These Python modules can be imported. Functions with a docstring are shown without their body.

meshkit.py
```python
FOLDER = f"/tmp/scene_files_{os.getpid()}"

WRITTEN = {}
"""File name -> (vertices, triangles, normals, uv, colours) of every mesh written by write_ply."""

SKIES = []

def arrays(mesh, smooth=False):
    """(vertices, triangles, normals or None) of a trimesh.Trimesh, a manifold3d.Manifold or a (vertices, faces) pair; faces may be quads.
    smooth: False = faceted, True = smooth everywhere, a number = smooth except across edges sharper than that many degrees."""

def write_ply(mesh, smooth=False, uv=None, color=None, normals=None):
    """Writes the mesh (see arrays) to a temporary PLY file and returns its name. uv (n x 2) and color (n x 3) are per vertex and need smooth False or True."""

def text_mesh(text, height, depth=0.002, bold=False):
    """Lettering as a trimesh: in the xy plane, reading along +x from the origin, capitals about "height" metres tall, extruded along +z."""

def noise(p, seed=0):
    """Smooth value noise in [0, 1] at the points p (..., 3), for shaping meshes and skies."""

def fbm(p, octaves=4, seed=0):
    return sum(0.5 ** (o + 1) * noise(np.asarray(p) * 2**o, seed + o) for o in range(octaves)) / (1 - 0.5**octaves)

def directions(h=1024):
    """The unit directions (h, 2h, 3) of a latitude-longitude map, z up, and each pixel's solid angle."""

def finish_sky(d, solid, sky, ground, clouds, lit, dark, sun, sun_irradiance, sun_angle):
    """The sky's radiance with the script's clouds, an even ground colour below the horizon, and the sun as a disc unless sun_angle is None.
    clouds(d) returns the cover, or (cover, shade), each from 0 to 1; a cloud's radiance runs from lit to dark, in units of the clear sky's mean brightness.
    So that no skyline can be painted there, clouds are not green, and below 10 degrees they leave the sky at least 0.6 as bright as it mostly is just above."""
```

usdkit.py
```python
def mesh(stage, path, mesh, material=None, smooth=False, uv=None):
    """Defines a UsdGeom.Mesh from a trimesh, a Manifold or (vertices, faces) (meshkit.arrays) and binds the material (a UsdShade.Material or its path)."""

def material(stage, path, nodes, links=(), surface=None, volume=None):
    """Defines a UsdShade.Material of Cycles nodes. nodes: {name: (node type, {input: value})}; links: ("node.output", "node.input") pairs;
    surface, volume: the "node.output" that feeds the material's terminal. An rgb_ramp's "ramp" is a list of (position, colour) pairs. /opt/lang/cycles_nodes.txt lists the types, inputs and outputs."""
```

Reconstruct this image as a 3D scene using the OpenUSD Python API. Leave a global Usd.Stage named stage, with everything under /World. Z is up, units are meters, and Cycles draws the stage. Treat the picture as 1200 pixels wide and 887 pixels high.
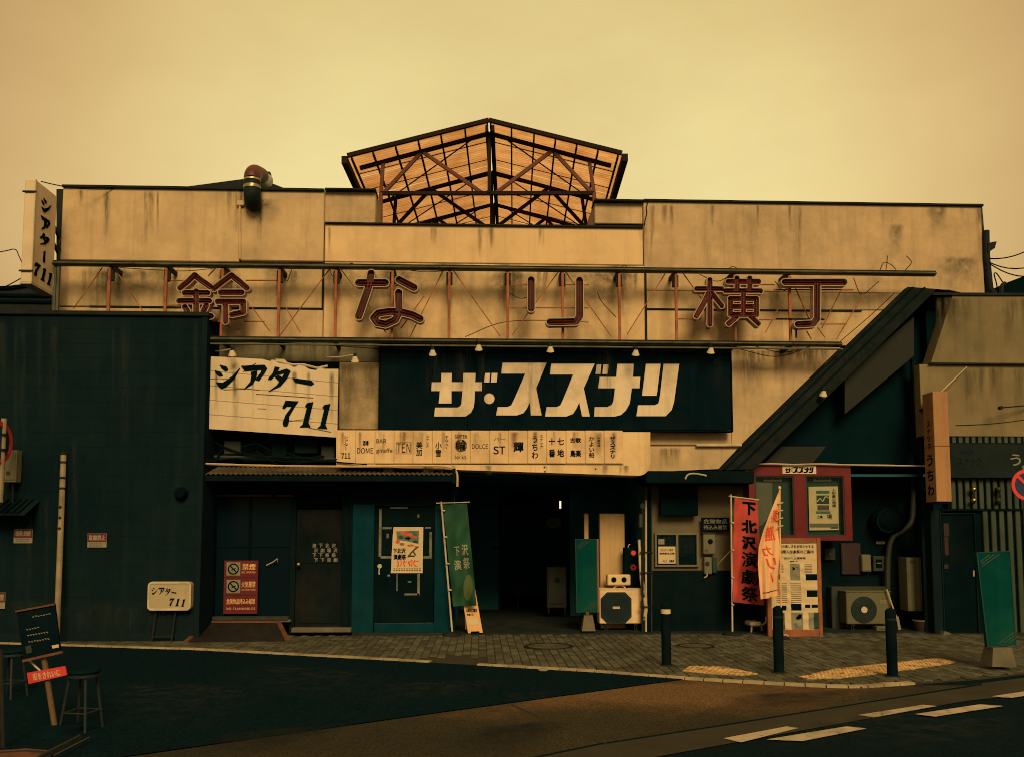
import math, random, numpy as np, trimesh, usdkit, meshkit
from pxr import Usd, UsdGeom, UsdLux, UsdShade, Sdf, Gf
from shapely.geometry import Polygon, LineString, Point, MultiPolygon, box as sbox
from shapely.ops import unary_union
from shapely import affinity

random.seed(7); rng = np.random.default_rng(7)
stage = Usd.Stage.CreateInMemory()
UsdGeom.Xform.Define(stage, '/World'); UsdGeom.Scope.Define(stage, '/World/Looks')

# ------------------------------------------------------------ camera
FPX, PPY, EYE, DIST = 1000.0, 549.0, 1.6, 13.8          # focal length and principal row in photo pixels, eye height, distance to facade
PITCH, YAW = math.radians(4.5), math.radians(2.2)
EXPOSURE = 1.05
C0 = np.array([0.0, -DIST, EYE])
FW = np.array([math.sin(YAW) * math.cos(PITCH), math.cos(YAW) * math.cos(PITCH), math.sin(PITCH)])
RT = np.array([math.cos(YAW), -math.sin(YAW), 0.0]); UP = np.cross(RT, FW)
cam = UsdGeom.Camera.Define(stage, '/World/camera')
m = np.eye(4); m[0, :3], m[1, :3], m[2, :3], m[3, :3] = RT, UP, -FW, C0
cam.AddTransformOp().Set(Gf.Matrix4d(*[float(v) for v in m.ravel()]))
cam.CreateHorizontalApertureAttr(36.0); cam.CreateVerticalApertureAttr(36.0 * 887 / 1200)
cam.CreateFocalLengthAttr(36.0 * FPX / 1200); cam.CreateVerticalApertureOffsetAttr((PPY - 443.5) * 36 / 1200)
cam.CreateClippingRangeAttr((0.05, 5000)); cam.CreateExposureAttr(EXPOSURE)

# ------------------------------------------------------------ sky and sun: a bright veiled sky, low soft sun behind the camera
SUN_EL, SUN_AZ = math.radians(34), math.atan2(0.16, -0.98)
SKY_STRENGTH, SUN_I, SUN_ANGLE = 0.1, 0.42, 24.0
usdkit.material(stage, '/World/Looks/sky_look', {
    'sky': ('sky_texture', {'sky_type': 'single_scattering', 'sun_disc': False, 'sun_elevation': SUN_EL, 'sun_rotation': SUN_AZ, 'aerosol_density': 4.0}),
    'tc': ('texture_coordinate', {}),
    'mp': ('mapping', {'scale': (1.0, 1.0, 2.2)}),
    'n': ('noise_texture', {'scale': 1.5, 'detail': 5.0, 'roughness': 0.58}),
    'r': ('rgb_ramp', {'ramp': [(0.25, (3.60, 2.66, 1.02)), (0.5, (4.28, 3.40, 1.38)), (0.72, (4.75, 3.92, 1.66))]}),
    'sx': ('separate_xyz', {}),
    'g': ('rgb_ramp', {'ramp': [(0.0, (0.95, 0.95, 0.95)), (0.3, (1.0, 1.01, 1.06)), (0.4, (0.97, 0.975, 1.03)), (0.56, (0.88, 0.86, 0.86)), (1.0, (0.86, 0.84, 0.84))]}),
    'nd': ('vector_math', {'math_type': 'dot_product', 'vector2': (0.03, 0.94, 0.34)}),
    'vr': ('rgb_ramp', {'ramp': [(0.0, (0.66, 0.54, 0.47)), (0.855, (0.66, 0.52, 0.45)), (0.90, (0.80, 0.68, 0.61)), (0.94, (0.92, 0.875, 0.84)), (0.975, (0.98, 0.985, 0.98)), (1.0, (0.98, 0.985, 0.98))]}),
    'v2': ('mix_color', {'blend_type': 'multiply', 'fac': 1.0, 'use_clamp': False}),
    'cl': ('mix_color', {'blend_type': 'multiply', 'fac': 1.0, 'use_clamp': False}),
    'mx': ('mix_color', {'fac': 0.975, 'use_clamp': False}),
    'bg': ('background_shader', {'strength': SKY_STRENGTH})},
    [('tc.generated', 'mp.vector'), ('mp.vector', 'n.vector'), ('n.fac', 'r.fac'), ('tc.generated', 'sx.vector'), ('sx.z', 'g.fac'), ('r.color', 'cl.a'), ('g.color', 'cl.b'),
     ('tc.generated', 'nd.vector1'), ('nd.value', 'vr.fac'), ('cl.result', 'v2.a'), ('vr.color', 'v2.b'), ('sky.color', 'mx.a'), ('v2.result', 'mx.b'), ('mx.result', 'bg.color')], surface='bg.background')
dome = UsdLux.DomeLight.Define(stage, '/World/sky')
UsdShade.MaterialBindingAPI.Apply(dome.GetPrim()).Bind(UsdShade.Material.Get(stage, '/World/Looks/sky_look'))
dome.GetPrim().SetCustomDataByKey('kind', 'structure')
sun = UsdLux.DistantLight.Define(stage, '/World/sun')
sun.CreateNormalizeAttr(True); sun.CreateIntensityAttr(SUN_I); sun.CreateAngleAttr(SUN_ANGLE); sun.CreateColorAttr(Gf.Vec3f(1.0, 0.70, 0.30))
SD = np.array([math.sin(SUN_AZ) * math.cos(SUN_EL), math.cos(SUN_AZ) * math.cos(SUN_EL), math.sin(SUN_EL)])
sx_ = np.cross([0, 0, 1.0], SD); sx_ /= np.linalg.norm(sx_); sy_ = np.cross(SD, sx_)
m = np.eye(4); m[0, :3], m[1, :3], m[2, :3] = sx_, sy_, SD
sun.AddTransformOp().Set(Gf.Matrix4d(*[float(v) for v in m.ravel()]))

# ------------------------------------------------------------ from the photograph's pixels to real places
def ray(px, py):
    return FW + RT * (px - 600) / FPX + UP * (PPY - py) / FPX
def F(px, py, Y):                       # the point of the plane y = Y seen at a pixel
    d = ray(px, py); return C0 + d * ((Y - C0[1]) / d[1])
def G(px, py, z=0.0):                   # the point of the plane z seen at a pixel
    d = ray(px, py); return C0 + d * ((z - C0[2]) / d[2])
def rect(x0, y0, x1, y1, Y):            # upright rectangle in the plane y = Y
    xm, ym = (x0 + x1) / 2, (y0 + y1) / 2
    return F(x0, ym, Y)[0], F(x1, ym, Y)[0], F(xm, y1, Y)[2], F(xm, y0, Y)[2]
def mpp(Y): return (Y + DIST) / FPX     # metres per photo pixel at depth Y

# ------------------------------------------------------------ materials
MATS = {}
def mat(name, col, rough=0.6, var=0.18, scale=3.0, dirt=None, dirt_amt=0.0, streak=0.0, bump=0.15, bscale=60, metal=0.0, spec=0.22, fleck=None, fleck_at=0.62):
    col = np.array(col, float); mc = col.mean()
    tame = lambda c: None if c is None else tuple(np.array(c) * (min(1.0, 1.7 * mc / np.mean(c)) if mc < 0.06 else 0.65))
    dirt, fleck = tame(dirt), tame(fleck)
    lo, hi = col * (1 - var), np.minimum(col * (1 + var), 0.95)
    N = {'geo': ('geometry', {}), 'n1': ('noise_texture', {'scale': scale, 'detail': 6.0, 'roughness': 0.6}),
         'r1': ('rgb_ramp', {'ramp': [(0.3, lo), (0.7, hi)]}),
         'nb': ('noise_texture', {'scale': bscale, 'detail': 4.0, 'roughness': 0.65}),
         'b': ('bump', {'strength': bump, 'distance': 0.01}),
         'p': ('principled_bsdf', {'metallic': metal, 'specular_ior_level': spec}),
         'rr': ('map_range', {'from_min': 0.3, 'from_max': 0.7, 'to_min': max(rough - 0.1, 0.02), 'to_max': min(rough + 0.1, 1.0), 'clamp': True})}
    L = [('geo.position', 'n1.vector'), ('geo.position', 'nb.vector'), ('n1.fac', 'r1.fac'), ('nb.fac', 'b.height'), ('b.normal', 'p.normal'), ('n1.fac', 'rr.value'), ('rr.result', 'p.roughness')]
    out = 'r1.color'
    if dirt is not None and dirt_amt > 0:
        N['n2'] = ('noise_texture', {'scale': scale * 0.45, 'detail': 9.0, 'roughness': 0.68})
        N['r2'] = ('rgb_ramp', {'ramp': [(0.46, (0, 0, 0)), (0.72, (dirt_amt,) * 3)]})
        N['m2'] = ('mix_color', {'b': tuple(dirt)})
        L += [('geo.position', 'n2.vector'), ('n2.fac', 'r2.fac'), ('r2.color', 'm2.fac'), (out, 'm2.a')]; out = 'm2.result'
    if dirt is not None and streak > 0:
        N['mp'] = ('mapping', {'scale': (3.2, 3.2, 0.22)})
        N['n3'] = ('noise_texture', {'scale': 1.6, 'detail': 7.0, 'roughness': 0.7})
        N['r3'] = ('rgb_ramp', {'ramp': [(0.5, (0, 0, 0)), (0.75, (streak,) * 3)]})
        N['m3'] = ('mix_color', {'b': tuple(dirt)})
        L += [('geo.position', 'mp.vector'), ('mp.vector', 'n3.vector'), ('n3.fac', 'r3.fac'), ('r3.color', 'm3.fac'), (out, 'm3.a')]; out = 'm3.result'
    if fleck is not None:
        N['n4'] = ('noise_texture', {'scale': 9.0, 'detail': 8.0, 'roughness': 0.75})
        N['r4'] = ('rgb_ramp', {'ramp': [(fleck_at, (0, 0, 0)), (fleck_at + 0.05, (0.85,) * 3)]})
        N['m4'] = ('mix_color', {'b': tuple(fleck)})
        L += [('geo.position', 'n4.vector'), ('n4.fac', 'r4.fac'), ('r4.color', 'm4.fac'), (out, 'm4.a')]; out = 'm4.result'
    L.append((out, 'p.base_color'))
    MATS[name] = usdkit.material(stage, '/World/Looks/' + name, N, L, surface='p.BSDF')
    return MATS[name]

STAIN = (0.13, 0.115, 0.085)
mat('stucco', (0.44, 0.325, 0.21), 0.85, 0.14, 2.2, STAIN, 0.4, 0.35, 0.35, 45, fleck=(0.17, 0.15, 0.10), fleck_at=0.70)
mat('stucco_clean', (0.56, 0.405, 0.25), 0.85, 0.07, 1.6, STAIN, 0.35, 0.22, 0.3, 45, fleck=(0.2, 0.16, 0.10), fleck_at=0.735)
mat('stucco_soft', (0.51, 0.365, 0.225), 0.85, 0.12, 1.4, (0.16, 0.15, 0.10), 0.7, 0.35, 0.3, 45, fleck=(0.2, 0.17, 0.11), fleck_at=0.71)
mat('stucco_grimy', (0.42, 0.315, 0.195), 0.85, 0.2, 1.3, (0.085, 0.095, 0.068), 0.6, 0.5, 0.35, 45, fleck=(0.12, 0.11, 0.08), fleck_at=0.68)
mat('stucco_stained', (0.15, 0.135, 0.092), 0.85, 0.25, 2.0, (0.05, 0.055, 0.045), 0.9, 0.9, 0.35, 45, fleck=(0.3, 0.22, 0.13), fleck_at=0.66)
mat('stucco_peeled', (0.30, 0.23, 0.145), 0.85, 0.25, 2.4, (0.09, 0.085, 0.06), 0.9, 0.5, 0.45, 45, fleck=(0.62, 0.47, 0.31), fleck_at=0.60)
mat('stucco_worn', (0.405, 0.298, 0.195), 0.85, 0.16, 2.8, STAIN, 0.45, 0.4, 0.4, 45, fleck=(0.14, 0.13, 0.09), fleck_at=0.655)
mat('stucco_olive', (0.165, 0.132, 0.08), 0.85, 0.16, 1.6, (0.10, 0.10, 0.065), 0.6, 0.55, 0.3, 40)
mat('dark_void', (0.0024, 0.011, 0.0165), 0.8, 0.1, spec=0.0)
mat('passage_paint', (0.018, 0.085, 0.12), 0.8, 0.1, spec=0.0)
mat('dark_paint', (0.0022, 0.008, 0.012), 0.55, 0.25, 2.0, (0.02, 0.03, 0.03), 0.5, 0.3, 0.1, spec=0.0)
mat('siding', (0.0038, 0.0112, 0.017), 0.5, 0.18, 1.2, (0.014, 0.028, 0.03), 0.5, 0.5, 0.1, spec=0.0)
mat('coping', (0.013, 0.017, 0.02), 0.6, 0.3, 4.0, spec=0.03)
mat('beam_metal', (0.07, 0.078, 0.058), 0.6, 0.35, 5.0, (0.05, 0.035, 0.02), 0.8, 0.0, 0.3, fleck=(0.02, 0.02, 0.02), fleck_at=0.6)
mat('beam_dark', (0.013, 0.018, 0.02), 0.6, 0.4, 6.0, (0.06, 0.03, 0.015), 0.6, 0.0, 0.3, spec=0.03)
mat('rust_post', (0.27, 0.088, 0.048), 0.7, 0.25, 7.0, (0.10, 0.035, 0.02), 0.85, 0.0, 0.3, fleck=(0.05, 0.03, 0.02), fleck_at=0.64)
mat('rust_rod', (0.27, 0.10, 0.05), 0.75, 0.4, 9.0, (0.06, 0.03, 0.02), 0.8)
mat('neon_pan', (0.022, 0.007, 0.01), 0.5, 0.4, 6.0, (0.11, 0.02, 0.018), 0.9, 0.0, 0.2)
mat('neon_pan_red', (0.062, 0.009, 0.011), 0.5, 0.4, 7.0, (0.03, 0.012, 0.014), 0.8, 0.0, 0.2)
mat('neon_rim', (0.36, 0.275, 0.21), 0.55, 0.2, 8.0, (0.25, 0.15, 0.1), 0.5)
mat('neon_tube', (0.085, 0.014, 0.016), 0.25, 0.2, 9.0, spec=0.6)
mat('roof_steel', (0.014, 0.01, 0.01), 0.6, 0.4, 6.0, (0.085, 0.018, 0.014), 0.5, spec=0.03)
mat('roof_steel_red', (0.09, 0.02, 0.016), 0.6, 0.4, 6.0, (0.03, 0.014, 0.012), 0.6)
mat('board_black', (0.0016, 0.0074, 0.0135), 0.5, 0.2, 2.0, (0.015, 0.022, 0.025), 0.5, 0.4, 0.05, fleck=(0.03, 0.035, 0.03), fleck_at=0.72, spec=0.0)
mat('board_white', (0.52, 0.43, 0.33), 0.6, 0.07, 2.0, (0.34, 0.26, 0.17), 0.35, 0.35, 0.08, fleck=(0.2, 0.15, 0.09), fleck_at=0.74)
mat('letter_cream', (0.55, 0.46, 0.37), 0.6, 0.10, 3.0, (0.30, 0.22, 0.14), 0.6, 0.5, 0.08, fleck=(0.15, 0.12, 0.08), fleck_at=0.68)
mat('panel_cream', (0.56, 0.4, 0.245), 0.5, 0.10, 4.0, (0.30, 0.17, 0.08), 0.5, 0.4, 0.1)
mat('housing_cream', (0.58, 0.425, 0.26), 0.5, 0.08, 3.0, (0.26, 0.18, 0.1), 0.4, 0.5, 0.06)
mat('stair_panel', (0.020, 0.023, 0.024), 0.6, 0.12, 2.0, spec=0.05)
mat('ink', (0.0018, 0.007, 0.0095), 0.6, 0.2, spec=0.0)
mat('ink_soft', (0.06, 0.05, 0.04), 0.6, 0.2)
mat('brown_door', (0.0055, 0.01, 0.0125), 0.45, 0.3, 3.0, (0.03, 0.02, 0.015), 0.5, spec=0.0)
mat('teal_paint', (0.0014, 0.026, 0.044), 0.5, 0.25, 2.5, (0.008, 0.03, 0.04), 0.6, 0.5, 0.1, spec=0.02)
mat('tape', (0.13, 0.135, 0.11), 0.6, 0.3, 12.0, (0.02, 0.05, 0.05), 0.9)
mat('paper', (0.46, 0.37, 0.25), 0.7, 0.08, 6.0)
mat('paper_grey', (0.17, 0.165, 0.13), 0.7, 0.15, 6.0)
mat('poster_teal', (0.03, 0.13, 0.11), 0.6, 0.5, 18.0, (0.45, 0.12, 0.04), 1.0)
mat('poster_red', (0.46, 0.075, 0.03), 0.6, 0.25, 14.0)
mat('red_sign', (0.085, 0.01, 0.018), 0.5, 0.15, 3.0, (0.2, 0.03, 0.03), 0.4)
mat('red_case', (0.095, 0.006, 0.012), 0.45, 0.15, 2.5, (0.12, 0.015, 0.016), 0.5, 0.3)
mat('red_flag', (0.36, 0.05, 0.045), 0.8, 0.10, 3.0, bump=0.9, bscale=5)
mat('cream_flag', (0.62, 0.37, 0.21), 0.8, 0.10, 3.0, bump=0.9, bscale=5)
mat('green_flag', (0.009, 0.046, 0.034), 0.8, 0.18, 3.0, (0.03, 0.2, 0.06), 0.4, bump=0.9, bscale=5)
mat('leaf_print', (0.06, 0.085, 0.03), 0.8, 0.3, 5.0)
mat('white_print', (0.22, 0.21, 0.16), 0.7, 0.1)
mat('red_print', (0.62, 0.07, 0.03), 0.7, 0.1)
mat('pale_metal', (0.42, 0.36, 0.27), 0.45, 0.15, 5.0, (0.2, 0.16, 0.1), 0.4)
mat('ac_white', (0.62, 0.47, 0.31), 0.5, 0.06, 3.0, (0.35, 0.25, 0.14), 0.35, 0.3)
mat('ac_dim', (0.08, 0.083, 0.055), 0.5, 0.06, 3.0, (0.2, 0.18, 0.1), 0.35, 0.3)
mat('ac_grille', (0.012, 0.024, 0.03), 0.5, 0.2, spec=0.03)
mat('green_board', (0.0016, 0.036, 0.04), 0.5, 0.18, 2.0, (0.01, 0.08, 0.06), 0.6, 0.3, spec=0.0)
mat('concrete', (0.1, 0.092, 0.07), 0.9, 0.25, 5.0, (0.08, 0.07, 0.05), 0.6, 0.2, 0.5, 50)
mat('concrete_dark', (0.015, 0.021, 0.024), 0.9, 0.3, 4.0, (0.03, 0.03, 0.025), 0.6, 0.0, 0.5, 50, spec=0.03)
mat('beige_panel', (0.44, 0.30, 0.16), 0.6, 0.06, 2.0, (0.3, 0.2, 0.1), 0.4, 0.5)
mat('shop_wall', (0.105, 0.09, 0.068), 0.8, 0.15, 2.0, (0.12, 0.1, 0.07), 0.6, 0.5)
mat('utility_grey', (0.018, 0.025, 0.024), 0.6, 0.2, 4.0, (0.05, 0.05, 0.04), 0.5, 0.3)
mat('utility_pale', (0.105, 0.108, 0.078), 0.55, 0.12, 4.0, (0.14, 0.13, 0.08), 0.5, 0.3)
mat('maroon_board', (0.022, 0.012, 0.015), 0.6, 0.3, 3.0)
mat('wood_orange', (0.22, 0.078, 0.037), 0.6, 0.22, 5.0, (0.16, 0.06, 0.025), 0.7, 0.5)
mat('wood_pale', (0.60, 0.36, 0.17), 0.6, 0.15, 5.0, (0.3, 0.17, 0.08), 0.4)
mat('ramp_plate', (0.016, 0.015, 0.017), 0.6, 0.3, 4.0, spec=0.03)
mat('ramp_edge', (0.11, 0.042, 0.026), 0.7, 0.35, 7.0, (0.06, 0.03, 0.02), 0.8)
mat('sign_orange', (0.3, 0.165, 0.085), 0.5, 0.08, 2.0, (0.28, 0.12, 0.05), 0.5, 0.6)
mat('lightbox', (0.33, 0.28, 0.19), 0.45, 0.05, 2.0, (0.3, 0.24, 0.13), 0.4, 0.4)
mat('stair_roof', (0.0085, 0.0135, 0.0155), 0.65, 0.35, 5.0, (0.035, 0.036, 0.03), 0.6, 0.0, 0.3, spec=0.0, fleck=(0.03, 0.03, 0.025), fleck_at=0.64)
mat('stair_wall', (0.006, 0.0135, 0.02), 0.6, 0.12, 2.0, spec=0.0)
mat('awning_metal', (0.1, 0.08, 0.06), 0.6, 0.3, 3.0, (0.06, 0.05, 0.035), 0.8, 0.0, 0.2)
mat('slat_green', (0.028, 0.043, 0.034), 0.6, 0.2, 4.0, (0.05, 0.07, 0.05), 0.6, 0.5)
mat('slate_board', (0.009, 0.016, 0.019), 0.6, 0.2, 3.0, spec=0.03)
mat('cable', (0.0035, 0.009, 0.0115), 0.6, 0.2, spec=0.0)
mat('pale_cable', (0.36, 0.31, 0.22), 0.6, 0.2)
mat('brass', (0.55, 0.36, 0.10), 0.25, 0.1, metal=1.0)
mat('bollard_paint', (0.0026, 0.008, 0.0115), 0.4, 0.2, 4.0, (0.03, 0.03, 0.025), 0.4, spec=0.0)
mat('reflector', (0.5, 0.41, 0.26), 0.4, 0.1)
mat('duct_dark', (0.01, 0.018, 0.02), 0.45, 0.35, 6.0, (0.05, 0.05, 0.03), 0.5, spec=0.03)
mat('duct_rust', (0.085, 0.026, 0.022), 0.5, 0.4, 7.0, (0.03, 0.018, 0.018), 0.7)
mat('duct_tin', (0.30, 0.26, 0.18), 0.35, 0.2, 8.0, metal=0.6)
mat('road_dark', (0.0045, 0.0125, 0.0175), 0.85, 0.5, 50.0, (0.04, 0.042, 0.038), 0.4, 0.0, 0.6, 130, spec=0.0)
mat('road_new', (0.0028, 0.011, 0.017), 0.8, 0.5, 55.0, (0.022, 0.03, 0.034), 0.5, 0.0, 0.5, 150, spec=0.0)
SHEEN_AT = [0.0, 0.0]
def road_material():  # old tan concrete; a soft lit sheen is painted into its base colour
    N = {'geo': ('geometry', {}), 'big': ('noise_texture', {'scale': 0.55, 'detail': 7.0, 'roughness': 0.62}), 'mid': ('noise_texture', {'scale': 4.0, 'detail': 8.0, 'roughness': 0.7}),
         'fine': ('noise_texture', {'scale': 48.0, 'detail': 5.0, 'roughness': 0.7}), 'off': ('vector_math', {'math_type': 'subtract', 'vector2': (SHEEN_AT[0], SHEEN_AT[1], 0)}),
         'mp': ('mapping', {'scale': (0.42, 0.85, 1)}), 'len': ('vector_math', {'math_type': 'length'}), 'sheen_range': ('map_range', {'from_min': 0.15, 'from_max': 1.25, 'to_min': 0.44, 'to_max': -0.09, 'clamp': True}),
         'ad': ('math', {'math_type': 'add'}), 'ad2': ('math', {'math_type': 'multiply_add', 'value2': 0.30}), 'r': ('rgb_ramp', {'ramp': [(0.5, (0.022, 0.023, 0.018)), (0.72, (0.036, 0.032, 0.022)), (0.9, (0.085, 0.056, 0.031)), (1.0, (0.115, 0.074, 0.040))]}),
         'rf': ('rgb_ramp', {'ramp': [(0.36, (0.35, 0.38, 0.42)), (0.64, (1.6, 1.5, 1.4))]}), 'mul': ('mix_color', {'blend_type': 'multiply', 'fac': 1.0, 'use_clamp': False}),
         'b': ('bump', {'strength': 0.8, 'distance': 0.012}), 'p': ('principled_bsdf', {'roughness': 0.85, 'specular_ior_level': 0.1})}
    L = [('geo.position', x + '.vector') for x in ('big', 'mid', 'fine')] + [('geo.position', 'off.vector1'), ('off.vector', 'mp.vector'), ('mp.vector', 'len.vector1'), ('len.value', 'sheen_range.value'), ('sheen_range.result', 'ad.value1'), ('big.fac', 'ad.value2'),
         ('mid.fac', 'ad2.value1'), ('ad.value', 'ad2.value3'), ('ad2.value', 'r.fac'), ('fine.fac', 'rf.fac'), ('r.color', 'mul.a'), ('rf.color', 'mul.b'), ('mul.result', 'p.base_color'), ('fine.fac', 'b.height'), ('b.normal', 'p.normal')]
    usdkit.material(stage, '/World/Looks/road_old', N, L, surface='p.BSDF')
SHEEN_AT = [float(v) for v in G(745, 815)[:2]]  # centre of the painted bright sheen on the road
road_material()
mat('gutter', (0.026, 0.025, 0.018), 0.9, 0.25, 2.0, (0.035, 0.035, 0.027), 0.6, 0.0, 0.6, 100)
mat('kerb_stone', (0.3, 0.245, 0.17), 0.8, 0.2, 5.0, (0.14, 0.11, 0.07), 0.7)
for i_, k_ in enumerate((0.72, 1.0, 1.25)):
    mat('brick_tone_%s' % ('dark', 'mid', 'light')[i_], np.array((0.064, 0.066, 0.050)) * k_, 0.9, 0.2, 4.0, (0.02, 0.019, 0.015), 0.6, 0.0, 0.6, 90)
mat('tactile_yellow', (0.46, 0.295, 0.14), 0.8, 0.15, 6.0, (0.15, 0.11, 0.06), 0.7, 0.0, 0.4, 80, fleck=(0.11, 0.095, 0.06), fleck_at=0.525)
mat('road_paint', (0.36, 0.31, 0.24), 0.8, 0.12, 4.0, (0.3, 0.25, 0.17), 0.5, 0.0, 0.4, 100, fleck=(0.03, 0.035, 0.035), fleck_at=0.57)
mat('iron', (0.016, 0.018, 0.016), 0.6, 0.3, 6.0, spec=0.03)
mat('seat_black', (0.003, 0.0115, 0.0165), 0.4, 0.2, spec=0.0)
mat('chrome_dull', (0.012, 0.018, 0.021), 0.35, 0.2, metal=0.0)
mat('blue_enamel', (0.010, 0.026, 0.075), 0.4, 0.2)
mat('red_enamel', (0.48, 0.040, 0.045), 0.4, 0.15)
mat('pole_cream', (0.21, 0.17, 0.12), 0.6, 0.2, 5.0, (0.12, 0.09, 0.05), 0.7, fleck=(0.03, 0.03, 0.03), fleck_at=0.66)
mat('rusty_pole', (0.1, 0.065, 0.038), 0.7, 0.3, 6.0, (0.08, 0.03, 0.015), 0.9)
mat('tile_dark', (0.003, 0.0115, 0.0165), 0.6, 0.3, 5.0, spec=0.0)
mat('bulb', (0.5, 0.43, 0.31), 0.3, 0.05)
mat('grey_reflection', (0.09, 0.095, 0.08), 0.5, 0.15)  # flat grey for the painted glass reflection and a strip of poster print
mat('case_green', (0.008, 0.035, 0.038), 0.6, 0.15)
usdkit.material(stage, '/World/Looks/dark_glass', {'p': ('principled_bsdf', {'base_color': (0.002, 0.008, 0.015), 'roughness': 0.2, 'specular_ior_level': 0.06})}, [], surface='p.BSDF')
usdkit.material(stage, '/World/Looks/pane_glass', {'f': ('fresnel', {'IOR': 1.18}), 't': ('transparent_bsdf', {'color': (0.9, 0.93, 0.92)}), 'g': ('glossy_bsdf', {'roughness': 0.06}), 'm': ('mix_closure', {})},
    [('f.fac', 'm.fac'), ('t.BSDF', 'm.closure1'), ('g.BSDF', 'm.closure2')], surface='m.closure')
usdkit.material(stage, '/World/Looks/lit_mark', {'e': ('emission', {'color': (1.0, 0.78, 0.5), 'strength': 0.6})}, [], surface='e.emission')
usdkit.material(stage, '/World/Looks/lit_red', {'e': ('emission', {'color': (1.0, 0.06, 0.05), 'strength': 0.33})}, [], surface='e.emission')
usdkit.material(stage, '/World/Looks/dim_red', {'e': ('emission', {'color': (1.0, 0.05, 0.06), 'strength': 0.10})}, [], surface='e.emission')
usdkit.material(stage, '/World/Looks/roof_sheet', {     # weathered translucent corrugated plastic
    'geo': ('geometry', {}), 'n': ('noise_texture', {'scale': 1.7, 'detail': 7.0, 'roughness': 0.65}),
    'mp': ('mapping', {'scale': (0.6, 3.0, 0.6)}), 'n2': ('noise_texture', {'scale': 5.0, 'detail': 6.0}),
    'r': ('rgb_ramp', {'ramp': [(0.3, (0.60, 0.32, 0.15)), (0.7, (0.97, 0.66, 0.42))]}),
    'r2': ('rgb_ramp', {'ramp': [(0.35, (0.84, 0.76, 0.68)), (0.65, (1, 1, 1))]}),
    'mul': ('mix_color', {'blend_type': 'multiply', 'fac': 1.0}),
    't': ('translucent_bsdf', {}), 'd': ('diffuse_bsdf', {'color': (0.45, 0.30, 0.17)}), 'm': ('mix_closure', {'fac': 0.12})},
    [('geo.position', 'n.vector'), ('geo.position', 'mp.vector'), ('mp.vector', 'n2.vector'), ('n.fac', 'r.fac'), ('n2.fac', 'r2.fac'), ('r.color', 'mul.a'), ('r2.color', 'mul.b'),
     ('mul.result', 't.color'), ('t.BSDF', 'm.closure1'), ('d.BSDF', 'm.closure2')], surface='m.closure')

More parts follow.
